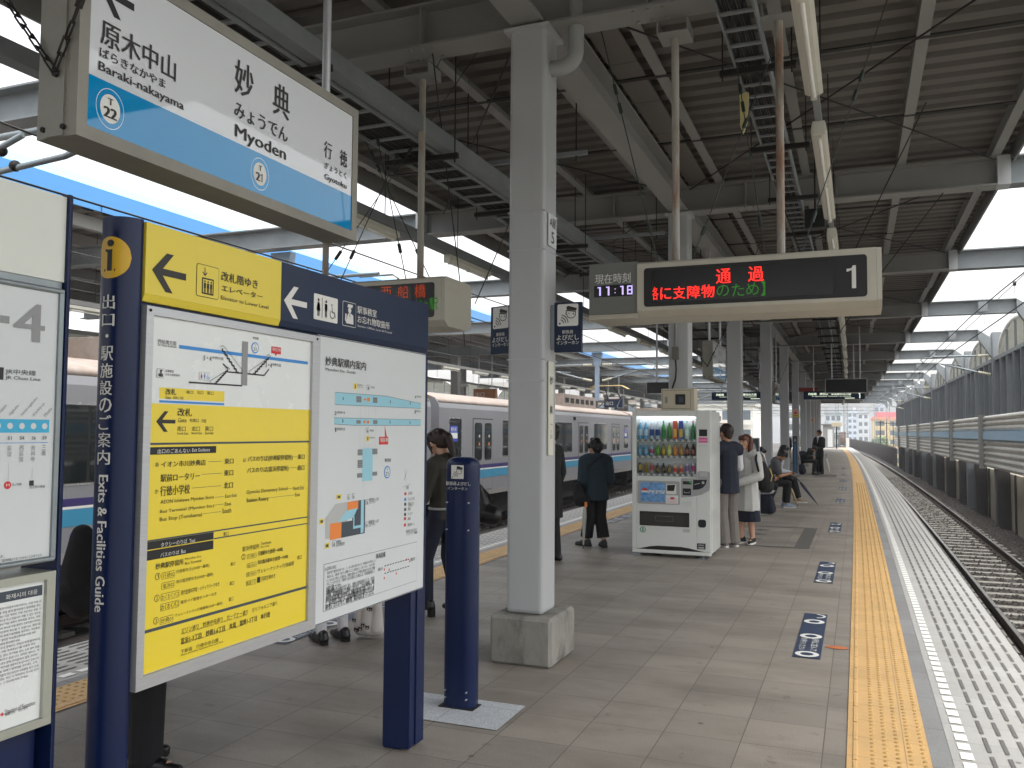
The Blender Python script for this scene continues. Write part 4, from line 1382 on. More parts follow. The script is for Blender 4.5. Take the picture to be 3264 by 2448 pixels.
long_rail('lamp_rail', 'blue grey channel carrying the left row of lamps', 'rail', [(-4.86, 3.835), (-4.74, 3.835), (-4.74, 3.95), (-4.86, 3.95)], m_galvd, rods=[(-4.8, 3.95, 4.86)])

def tray(x0, x1, z, lab, step, extra=None):
    t = thing('cable_tray', lab, 'cable tray', ((x0 + x1) / 2, 0, z))
    for x in (x0, x1):
        b = MB(m_galvd)
        sweep(b, [(x - .008, z - .03), (x + .008, z - .03), (x + .008, z + .06), (x - .008, z + .06)], -4, 76, 3)
        b.build('side_rail', t)
    b = MB(m_galvd)
    y = -3.9
    while y < 76:
        c = cx(y)
        b.box(x0 + c + .009, x1 + c - .009, y, y + .035, z - .028, z - .012)
        y += step
    b.build('rungs', t, kind='stuff')
    b = MB(mat('dark cable sheath', '#1e1d1c', 0.7, var=0.4, scale=30))
    n = int((x1 - x0 - .04) / .022)
    for i in range(n):
        x = x0 + .025 + i * .022
        r = .009 + .003 * math.sin(i * 2.3)
        z0 = z - .0115
        sweep(b, [(x - r, z0 + r), (x, z0), (x + r, z0 + r), (x, z0 + 2 * r)], -4, 76, 4, smooth=True)
    b.build('cable_bundle', t)
    b = MB(m_dark)
    y = -3
    b.box(x0 - .12, x1 + .2, y - .02, y + .02, z - .075, z - .031)
    for x in (x0 - .1, x1 + .17):
        b.tube((x, y, z - .11), (x, y, 4.86), .006, 5)
    h0 = b.build('tray_hanger', t)
    for i in range(1, 42):
        h = h0.copy()
        COL.objects.link(h)
        h.parent = t
        h.location = (cx(y + 1.9 * i), 1.9 * i, 0)
tray(-.81, -.58, 4.36, 'ladder tray full of dark cables beside the right row of lamps', .25)
tray(-3.7, -3.32, 3.99, 'ladder tray of dark cables crossing behind the blue station sign', .3)
long_rail('conduit_duct', 'blue grey steel duct running beside the left cable tray', 'duct', [(-3.29, 3.98), (-3.18, 3.98), (-3.18, 4.11), (-3.29, 4.11)], m_galvd)

def rods(x, y0, n, step, z, bar, lab):
    t = thing('hanger_bar', lab, 'hanger', (x, y0, z), 'hanger bars under the roof')
    b = MB(m_galvd)
    b.box(x - bar / 2, x + bar / 2, y0 - .02, y0 + .02, z, z + .04)
    b.build('bar', t)
    for s in (-1, 1):
        b = MB(m_wire)
        b.tube((x + s * bar * .42, y0, z - .05), (x + s * bar * .42, y0, 4.99), .007, 5)
        b.build('rod', t)
    for i in range(1, n):
        y = y0 + i * step
        dup(t, (x + cx(y), y, z))
rods(-2.9, 7.4, 18, 3.4, 4.12, 1.3, 'thin steel bar hung on two rods under the roof near the columns')
# loudspeaker, dangling cover
t = thing('loudspeaker', 'black box loudspeaker hanging near the lamp row', 'speaker', (-.45, 11.2, 4.15))
b = MB(m_black)
b.box(-.57, -.33, 11.1, 11.3, 4.13, 4.37)
b.build('cabinet', t, bevel=.012)
b = MB(m_dark)
b.tube((-.45, 11.2, 4.37), (-.45, 11.2, 4.86), .012, 6)
b.build('hanger_pole', t)
b = MB(mat('pale yellow plastic', '#c9bd84', 0.5, var=.06))
b.prism([(-.835, 4.3), (-.765, 4.3), (-.775, 4.06), (-.81, 3.97), (-.83, 4.03)], 'y', 6.9, 6.93)
tag(b.build('cable_cover', bevel=.004), 'pale yellow plastic cover dangling from the dark cable tray', 'cover')
# loose wires swinging below the roof
def hang_wire(lab, pts, r=.006, m=None):
    P_ = [Vector(p) for p in pts]
    b = MB(m or m_wire)
    b.path(P_, r, 5)
    return tag(b.build('hanging_wire'), lab, 'wire', 'bracing wires below the roof')
hw = 'thin dark bracing wire stretched across below the roof'
for pts in ([(-3.0, 5.78, 4.5), (-3.9, 8.2, 3.2), (-4.3, 9.2, 2.6)], [(-2.5, 7.0, 4.4), (-3.3, 8.0, 3.6), (-3.9, 8.6, 3.0)],
            [(.6, 8.2, 4.5), (-.1, 9.6, 3.3)], [(1.0, 11.4, 4.5), (.2, 12.6, 3.6), (-.2, 13.4, 3.1)], [(-.9, 9.2, 4.6), (-.55, 10.6, 3.6)], [(-2.0, 11.4, 3.9), (-1.4, 13, 3.2)]):
    hang_wire(hw, pts)
# ------------------------------------------------------------------ fittings on the columns
def label_on(c_, y, lab): return None
t = thing('intercom_sign', 'navy intercom sign with capped officer symbol on the right side of the nearest column', 'sign', (-1.9, 5.78, 2.16))
def intercom_face(b, pl, w):
    P = Print(b, pl, .001)
    P.rrect(m_wpaint, -.078 * w, .185, .078 * w, .342, .012)
    caller(Print(b, pl, .002), m_ink, -.078 * w, .185, .156)
    P.text(m_wpaint, '駅係員', -.041, .13, .082, .026, .01)
    P.text(m_wpaint, 'よびだし', -.082, .085, .164, .038, .016)
    P.text(m_wpaint, 'インターホン', -.082, .053, .164, .028, .014)
b = MB(m_navyh)
b.box(-1.995, -1.794, 5.77, 5.805, 2.16, 2.514)
intercom_face(b, PFRAME((-1.894, 5.77, 2.16), (1, 0, 0), (0, 0, 1), (0, -1, 0)), 1)
b.build('sign_plate', t)
b = MB(m_galv)
b.box(-2.023, -1.9955, 5.775, 5.8, 2.18, 2.5)
b.build('bracket', t)
a = R(21)
un, nn = Vector((math.cos(a), -math.sin(a), 0)), Vector((-math.sin(a), -math.cos(a), 0))
o = Vector((-2.405, 5.76, 2.16))
t = thing('intercom_sign', 'navy intercom sign turned away to the left of the nearest column', 'sign', o)
b = MB(m_navyh)
pts = [o + un * -.1 + nn * 0, o + un * .1, o + un * .1 - nn * .035, o + un * -.1 - nn * .035]
b.prism([(p.x, p.y) for p in pts], 'z', 2.16, 2.51)
intercom_face(b, PFRAME(o, un, (0, 0, 1), nn), 1)
b.build('sign_plate', t)
b = MB(m_galv)
b.box(-2.33, -2.307, 5.76, 5.8, 2.18, 2.49)
b.build('bracket', t)
b = MB(m_sheet2)
b.box(-2.021, -2.016, 5.7, 5.87, 2.92, 3.155)
P = Print(b, PX(-2.016), .001)
P.text(m_ink, 'A屋', 5.72, 3.06, .13, .07, .01)
P.text(m_ink, '5', 5.755, 2.945, .06, .085, .01)
tag(b.build('column_number_plate'), 'small white plate lettered A and 5 strapped to the nearest column', 'plate')
b = MB(mat('ivory name plate', '#d9d6c8', 0.4, var=.02))
b.box(-2.021, -2.014, 5.712, 5.815, 1.43, 2.095)
P = Print(b, PX(-2.014), .001)
P.text(m_ink, '妙', 5.735, 1.93, .056, .06, .012)
P.text(m_ink, '典', 5.735, 1.72, .056, .06, .012)
P.text(m_ink, 'Myoden', 5.737, 1.64, .052, .014, .012)
P.text(m_ink, 'T', 5.754, 1.585, .018, .02, .012)
P.text(m_ink, '21', 5.744, 1.55, .038, .026, .012)
tag(b.build('name_plate'), 'narrow ivory station name plate on the side of the nearest column', 'plate')
def notice(y, z0, z1, lab):
    c = cx(y)
    b = MB(m_wpaint)
    x0, x1, yf = -2.3 + c, -2.03 + c, y - .1385
    b.box(x0, x1, yf - .006, yf, z0, z1)
    P = Print(b, PY(yf - .006), .001)
    h = z1 - z0
    P.rect(mat('pink notice print', '#e3b7ae', .5, var=0), x0 + .008, z0 + .35 * h, x1 - .008, z1 - .01)
    P.rect(m_yel, x0 + .005, z0 + .005, x1 - .005, z0 + .33 * h)
    P.rect(m_red, x0 + .08, z0 + .4 * h, x0 + .19, z0 + .6 * h, .001)
    P.rect(m_red, x0 + .11, z0 + .64 * h, x0 + .16, z0 + .74 * h, .001)
    P.rect(m_ink, x0 + .04, z0 + .15 * h, x1 - .04, z0 + .2 * h, .001)
    tag(b.build('warning_notice'), lab, 'notice')
notice(36.9, 2.24, 2.56, 'red and yellow warning notice on the column behind the seated men')
notice(57.0, 2.26, 2.56, 'smaller looking red and yellow notice on a farther column, above the suited man')

# intercom bollard
t = thing('intercom_bollard', 'tall navy intercom bollard with rounded face standing on a pale granite slab', 'bollard', (-2.165, 4.6, 0))
prof = [(-2.266, 4.62)]
for i in range(13):
    u = -1 + i / 6
    prof.append((-2.165 + .1005 * u, 4.62 - .012 - .052 * math.sqrt(max(0, 1 - (abs(u)) ** 2.6))))
prof += [(-2.064, 4.62), (-2.07, 4.66), (-2.26, 4.66)]
b = MB(m_navy)
n = len(prof)
levels = [(0.0, 1.0), (1.36, 1.0), (1.395, 1.0), (1.42, .93), (1.432, .78), (1.437, .45)]
vs = []
for z, k in levels:
    for x, y in prof:
        vs.append((-2.165 + (x + 2.165) * k, 4.63 + (y - 4.63) * (k if k > .9 else k), z + (.012 * (1 - k))))
fs = []
for j in range(len(levels) - 1):
    for i in range(n):
        i2 = (i + 1) % n
        fs.append((j * n + i, j * n + i2, (j + 1) * n + i2, (j + 1) * n + i))
b.add(vs, fs, True)
b.add(vs[-n:], [tuple(range(n))])
yf = 4.62 - .066
P = Print(b, PY(yf), .001)
P.rrect(m_wpaint, -2.207, 1.241 + .078, -2.127, 1.398, .003)
caller(Print(b, PY(yf), .002), m_ink, -2.207, 1.319, .08)
P.text(m_wpaint, '駅係員よびだし', -2.24, 1.28, .159, .022, .012)
P.text(m_wpaint, 'インターホン', -2.229, 1.254, .128, .018, .012)
b.use(m_silver)
for x, z in ((-2.235, 1.18), (-2.096, 1.181), (-2.236, 1.023), (-2.097, 1.023), (-2.235, .1), (-2.1, .1), (-2.235, .06), (-2.1, .06)):
    b.tube((x, yf + .012, z), (x, yf - .003, z), .0045, 8)
b.build('post', t)
b = MB(m_dark)
b.box(-2.275, -2.055, 4.55, 4.675, .003, .009)
b.build('base_plate', t)

# ------------------------------------------------------------------ boarding labels on the floor
m_mark = mat('navy floor sticker', '#2f3a52', 0.5, var=0.15, scale=12, stain=.2, stcol='#4c5260')
m_ring = mat('white sticker print', '#d9d9d2', 0.5, var=.05)
def floor_label(x0, x1, y0, y1, lab, left=False):
    b = MB(m_mark)
    z = .0045
    b.poly([(x0, y0, z), (x1, y0, z), (x1, y1, z), (x0, y1, z)])
    xm = (x0 + x1) / 2
    P = Print(b, lambda u, v, d: (u, v, z + d), .002)
    for yy in (y0 + .11, y0 + .7, y0 + 1.26):
        P.circ(m_ring, xm, yy, .083, 0, 24)
        P.circ(m_mark, xm, yy, .045, .001, 18)
    P.line(m_ring, [(xm + .075 * math.cos(R(q)), y0 + 1.5 + .075 * math.sin(R(q))) for q in range(-80, 100, 18)], .022)
    if left:
        T = Print(b, PFRAME((xm, y0 + .2, z), (0, 1, 0), (-1, 0, 0), (0, 0, 1)), .002)
    else:
        T = Print(b, PFRAME((xm, y0 + .61, z), (0, -1, 0), (1, 0, 0), (0, 0, 1)), .002)
    T.text(m_ring, '3列に並んで', 0, .012, .4, .055, .01)
    T.text(m_ring, 'お待ちください', 0, -.068, .4, .05, .01)
    tag(b.build('floor_label'), lab, 'floor label')
ws = ['nearest', 'second', 'third', 'fourth', 'fifth', 'sixth', 'seventh', 'eighth']
for i, y in enumerate((6.54, 9.85, 14.92, 21.2, 26.15, 30.05, 34.8, 41.3)):
    c = cx(y)
    floor_label(-.455 + c + .0 * i, -.265 + c, y, y + 1.61, 'navy boarding label with white rings beside the right yellow strip, %s from the camera' % ws[i])
for i, (y, w) in enumerate(((5.4, 'half hidden behind the white map panel'), (14.75, 'beyond the standing curly haired woman'))):
    floor_label(-4.17 + (.0 if i else .02), -3.975, y, y + 1.6, 'navy ringed label by the left yellow strip, ' + w, True)
b = MB(mat('orange floor patch', '#b5673a', .7, var=.3, scale=12))
b.poly([(-.163 + .083 * math.cos(R(q)), 6.95 + .05 * math.sin(R(q)), .0045) for q in range(0, 360, 20)])
tag(b.build('floor_patch'), 'small orange repair patch between the nearest label and the yellow strip', 'floor patch')

# ------------------------------------------------------------------ vending machine
m_vm = mat('white machine enamel', '#d9dbd6', 0.22, var=0.02, scale=1.5, coat=0.4)
m_vgrey = mat('grey machine trim', '#a2a3a2', 0.4, var=.04)
m_pbtn = mat('black button', '#15171c', 0.3, var=0)
def glass_mat():
    m = bpy.data.materials.new('clear pane')
    m.use_nodes = True
    t = m.node_tree
    n, l = t.nodes, t.links
    n.remove(n['Principled BSDF'])
    tr = n.new('ShaderNodeBsdfTransparent')
    tr.inputs['Color'].default_value = (.95, .97, .97, 1)
    gl = n.new('ShaderNodeBsdfGlossy')
    gl.inputs['Roughness'].default_value = .03
    lw = n.new('ShaderNodeLayerWeight')
    lw.inputs['Blend'].default_value = .1
    mx = n.new('ShaderNodeMixShader')
    l.new(lw.outputs['Fresnel'], mx.inputs[0])
    l.new(tr.outputs[0], mx.inputs[1])
    l.new(gl.outputs[0], mx.inputs[2])
    l.new(mx.outputs[0], n['Material Output'].inputs['Surface'])
    return m
m_glass = glass_mat()
vml = 1
vm = thing('vending_machine', 'white drinks vending machine with three lit rows of bottles', 'vending machine', (-2.23, 11.4, 0))
X0, X1, YF, YB = -2.737, -1.728, 11.05, 11.86
GX0, GX1, GZ0, GZ1 = -2.681, -1.905, 1.029, 1.804
b = MB(m_vm)
b.box(X0, X1, YF + .115, YB, .06, 1.868)
b.box(X0, GX0, YF, YF + .112, .09, 1.878)
b.box(GX1, X1, YF, YF + .112, .09, 1.878)
b.box(GX0 + .0005, GX1 - .0005, YF, YF + .112, GZ1, 1.878)
b.box(GX0 + .0005, GX1 - .0005, YF, YF + .112, .09, GZ0)
b.build('cabinet', vm, bevel=.006)
b = MB(m_vm)
b.box(X0, X1, YF - .004, YF + .1, .04, .088)
b.build('kick_plate', vm, bevel=.008)
b = MB(m_dark)
P = Print(b, PY(YF), .0015)
P.poly(m_dark, [(-2.69, .0895), (-1.79, .0895), (-1.86, .1), (-2.0, .128), (-2.1, .14), (-2.4, .14), (-2.5, .128), (-2.62, .1)])
b.build('vent_slot', vm)
for x in (X0 + .07, X1 - .1):
    for y in (YF + .04, YB - .1):
        b = MB(m_galv)
        b.tube((x, y, .008), (x, y, .06), .02, 8)
        b.box(x - .06, x + .06, y - .05, y + .05, 0.001, .01)
        b.build('foot', vm)
b = MB(mat('pale showcase lining', '#d2d6d8', .5, var=.05))
b.box(GX0 + .001, GX1 - .001, YF + .105, YF + .114, GZ0 + .001, GZ1 - .001)
b.build('showcase_back', vm)
b = MB(mat('showcase lamp glow', '#f4f6f4', .4, var=0, emit='#f2f6ff', estr=3.0))
b.box(GX0 + .02, GX1 - .02, YF + .02, YF + .04, GZ1 - .03, GZ1 - .012)
b.build('showcase_lamp', vm)
shelf_z = (1.474, 1.263, 1.033)
for z in shelf_z:
    b = MB(m_wpaint)
    b.box(GX0 + .002, GX1 - .002, YF + .012, YF + .1045, z, z + .034)
    P = Print(b, PY(YF + .012), .001)
    for k in range(10):
        u = -2.647 + k * .0745
        P.circ(m_pbtn, u + .012, z + .012, .009, 0, 12, 2.3)
        P.circ(m_wpaint, u + .012, z + .012, .004, .001, 10, 1.2)
        P.rect(mat('price label blue', '#223a66', .4, var=0), u - .02, z + .024, u + .034, z + .033)
    b.build('button_shelf', vm)
def bottle(x, z, h, r, liquid, cap, lab_, kind):
    b = MB(mat('drink ' + liquid, liquid, .18, var=0, coat=.3))
    y = YF + .062
    if kind == 'can':
        rr = [(0, r * .9), (.02, r), (.93, r), (1, r * .85)]
    elif kind == 'carton':
        b.box(x - r, x + r, y - r * .7, y + r * .7, z, z + h)
        rr = None
    else:
        rr = [(0, r * .92), (.05, r), (.3, r), (.33, r * .94), (.36, r), (.62, r), (.78, r * .55), (.86, r * .38), (.9, r * .38)]
    if rr:
        b.path([(x, y, z + h * a) for a, _ in rr], [q for _, q in rr], 10)
    b.use(mat('label ' + lab_, lab_, .35, var=0))
    if kind == 'carton':
        b.box(x - r * .8, x + r * .8, y - r * .72, y - r * .7, z + h * .1, z + h * .55)
    else:
        a0, a1 = (.18, .52) if kind == 'pet' else (.25, .8)
        b.path([(x, y, z + h * a0), (x, y, z + h * a1)], r * 1.03, 10, caps=False)
    if kind != 'carton':
        b.use(mat('cap ' + cap, cap, .35, var=0))
        if kind == 'pet':
            b.path([(x, y, z + h * .9), (x, y, z + h)], r * .42, 8)
        else:
            b.path([(x, y, z + h), (x, y, z + h + .003)], r * .8, 8)
    return b
rows = [
    (1.51, .235, .0265, [('#5aa0c8', '#d8dde2', '#bcd6e6', 'pet'), ('#5aa0c8', '#d8dde2', '#bcd6e6', 'pet'), ('#b9c2cc', '#d8dde2', '#1d3e86', 'pet'), ('#b9c2cc', '#d8dde2', '#1d3e86', 'pet'), ('#3d8f4a', '#2c7f3f', '#2f7f45', 'pet'), ('#44702f', '#d9dccf', '#4b8a3a', 'pet'), ('#c24f2a', '#c24f2a', '#e8b54a', 'carton'), ('#2b4794', '#2b4794', '#d7b13f', 'carton'), ('#a9cbb9', '#7fae90', '#cfe2d4', 'pet'), ('#2e7a3d', '#d8432f', '#2e7a3d', 'pet')]),
    (1.298, .15, .027, [('#62a7cf', '#dfe6ea', '#8dbad6', 'pet'), ('#62a7cf', '#dfe6ea', '#8dbad6', 'pet'), ('#a8c2d8', '#dfe6ea', '#b04a5a', 'pet'), ('#5f9e3f', '#e3e6df', '#6fb04a', 'pet'), ('#a58a2c', '#3d3324', '#c9ad3c', 'pet'), ('#c7cf62', '#5e9c3e', '#dfe4a0', 'pet'), ('#d9822e', '#4f8a35', '#e59538', 'pet'), ('#a3783f', '#567f3a', '#c79a55', 'pet'), ('#3a1d18', '#2b1714', '#a8695a', 'pet'), ('#3a1d18', '#2b1714', '#a8695a', 'pet')]),
    (1.068, .13, .025, [('#3b3f55', '#c33a32', '#c8a23e', 'can'), ('#a3862c', '#b23a30', '#8a7028', 'can'), ('#b8ada0', '#c43a34', '#b8473c', 'can'), ('#3a3a40', '#2a2a2e', '#8d7a46', 'pet'), ('#2a221d', '#241d19', '#6e5330', 'pet'), ('#7d6a4a', '#d9d4c8', '#9c8a66', 'pet'), ('#d8b59a', '#c8423c', '#c8423c', 'pet'), ('#d8b59a', '#c8423c', '#c8423c', 'pet'), ('#c9ced4', '#8f9296', '#8d6ca8', 'can'), ('#dadde0', '#8f9296', '#c04a78', 'can')])]
for z, h, r, L in rows:
    for k, (lq, cap, lb_, kd) in enumerate(L):
        bottle(-2.643 + k * .0765, z, h, r * (.86 if kd == 'can' else 1), lq, cap, lb_, kd).build('bottle', vm)
b = MB(m_glass)
b.box(GX0 + .001, GX1 - .001, YF + .003, YF + .006, GZ0 + .001, GZ1 - .001)
b.build('showcase_window', vm)
b = MB(m_vgrey)
P = Print(b, PY(YF), .004)
P.rrect(m_vgrey, -2.662, .671, -2.117, .969, .018)
def ice_mat():
    m = mat('icy blue poster', '#6f9fd0', .3, var=.5, scale=26)
    return m
P.rect(ice_mat(), -2.626, .699, -2.307, .948, .001)
P.circ(m_wpaint, -2.567, .828, .044, .002, 24)
P.poly(m_red, [(-2.567 + .042 * math.cos(R(q)), .834 + .038 * math.sin(R(q))) for q in range(10, 171, 16)], .003)
P.poly(m_blue, [(-2.567 + .042 * math.cos(R(q)), .822 + .038 * math.sin(R(q))) for q in range(190, 351, 16)], .003)
I_ = Print(b, lambda u, v, d: PY(YF)(u + (v - .82) * .25, v, d), .006)
I_.text(m_wpaint, 'PEPSI', -2.517, .806, .2, .042, .035)
P.rrect(m_wpaint, -2.288, .805, -2.16, .932, .006, .001)
P.poly(m_black, [(-2.278, .845), (-2.19, .845), (-2.172, .925), (-2.278, .92)], .002)
P.rect(m_sheet, -2.295, .682, -2.135, .79, .001)
P.rect(m_red, -2.235, .74, -2.185, .765, .002)
for k in range(4):
    P.rect(mat('pink print', '#d9a7a4', .4, var=0), -2.285, .695 + .016 * k, -2.15, .701 + .016 * k, .0018)
b.build('advert_panel', vm)
b = MB(m_vgrey)
P = Print(b, PY(YF), .006)
P.poly(m_vgrey, [(-2.098, .768), (-1.98, .778), (-1.85, .808), (-1.75, .86), (-1.735, .9), (-1.735, 1.085), (-1.75, 1.103), (-1.87, 1.106), (-1.885, 1.09), (-1.89, 1.015), (-2.08, 1.013), (-2.098, 1.0)])
P.rect(m_pbtn, -2.076, .935, -1.964, .975, .002)
P.rect(mat('green readout', '#0a3a12', .4, var=0, emit='#35c24a', estr=.5), -1.99, .955, -1.97, .966, .003)
P.rrect(m_pbtn, -2.077, .797, -1.972, .884, .008, .002)
P.rect(m_lgrey, -2.06, .825, -1.99, .832, .003)
P.rect(m_lgrey, -2.06, .825, -2.055, .85, .003)
P.rect(m_lgrey, -1.995, .825, -1.99, .85, .003)
P.poly(m_pbtn, [(-1.947, .868), (-1.88, .875), (-1.82, .9), (-1.785, .945), (-1.772, 1.0), (-1.945, .995)], .002)
P.circ(m_silver, -1.82, .962, .018, .003, 14)
P.line(m_lgrey, [(-1.93, .935), (-1.86, .955)], .008, .003)
P.rrect(m_silver, -1.868, 1.041, -1.757, 1.094, .012, .002)
b.build('payment_panel', vm)
b = MB(m_pbtn)
P = Print(b, PY(YF), .003)
P.rect(m_pbtn, -1.868, 1.549, -1.766, 1.635)
P.rect(mat('pink sticker', '#dd5fa0', .4, var=0), -1.873, 1.466, -1.762, 1.534)
P.text(m_wpaint, 'PASMO', -1.865, 1.488, .095, .02, .01)
P.rect(m_lgrey, -1.873, 1.43, -1.765, 1.436)
P.rrect(m_pbtn, -1.885, .398, -1.786, .497, .03)
P.rect(m_black, -1.9, .125, -1.794, .198)
P.rect(m_lgrey, -1.885, .135, -1.81, .152, .001)
P.rect(m_grey, -1.885, .165, -1.81, .185, .001)
b.build('small_fittings', vm)
b = MB(m_sheet)
P = Print(b, PY(YF), .003)
P.rect(m_sheet, -2.096, .645, -1.948, .735)
for k in range(5):
    P.rect(m_lgrey, -2.09, .655 + .016 * k, -1.96 + .004 * (k % 2), .66 + .016 * k, .001)
P.rect(m_lgrey, -2.08, .33, -1.99, .37)
P.circ(mat('green sticker', '#2f7d4f', .4, var=0), -2.596, .337, .038, 0, 22)
P.circ(m_sheet, -2.596, .337, .027, .001, 20)
P.poly(mat('green sticker', '#2f7d4f'), [(-2.606, .318), (-2.586, .318), (-2.584, .35), (-2.596, .36), (-2.606, .345)], .002)
b.build('sticker', vm)
b = MB(m_dark)
b.box(-2.637, -1.997, YF - .004, YF - .001, .392, .574)
b.use(mat('smoked flap', '#3a3936', .2, var=0.05))
b.box(-2.625, -2.009, YF - .008, YF - .0045, .404, .55)
P = Print(b, PY(YF - .008), .001)
P.frame(m_grey, mat('smoked flap'  , '#3a3936'), -2.43, .455, -2.2, .52, .003, .002)
b.build('delivery_flap', vm)
t = thing('meter_box', 'beige steel meter box with dark window sitting on top of the vending machine', 'box', (-2.17, 11.33, 1.87))
m_beige = mat('beige box enamel', '#c7bda5', .45, var=.05)
b = MB(m_beige)
b.box(-2.383, -1.954, 11.2, 11.46, 1.88, 2.165)
P = Print(b, PY(11.2), .001)
P.frame(m_dark, m_beige, -2.37, 1.905, -2.0, 2.145, .004, .0035)
b.build('case', t, bevel=.004)
b = MB(m_pbtn)
b.box(-2.196, -2.068, 11.192, 11.2025, 1.957, 2.092)
P = Print(b, PY(11.192), .001)
P.rect(m_dslate, -2.15, 1.99, -2.095, 2.06)
b.build('meter_window', t)
b = MB(m_galv)
b.box(-2.333, -2.301, 11.193, 11.2028, 1.977, 2.06)
b.build('latch', t)
# conduit and socket box on the second column
c1 = cols[1]
b = MB(m_steel)
yc = 11.4 - .15
b.tube((-2.2, yc, 2.72), (-2.2, yc, 4.5), .02, 8)
b.build('conduit', c1)
b = MB(mat('grey socket box', '#6f6a62', .5, var=.15))
b.box(-2.24, -2.16, yc - .05, yc + .012, 2.55, 2.715)
b.build('socket_box', c1)
b = MB(m_wire)
b.path([(-2.2, yc - .02, 2.55), (-2.19, yc - .03, 2.42), (-2.2, yc - .02, 2.3), (-2.25, yc, 2.17)], .011, 6)
b.build('cable', c1)
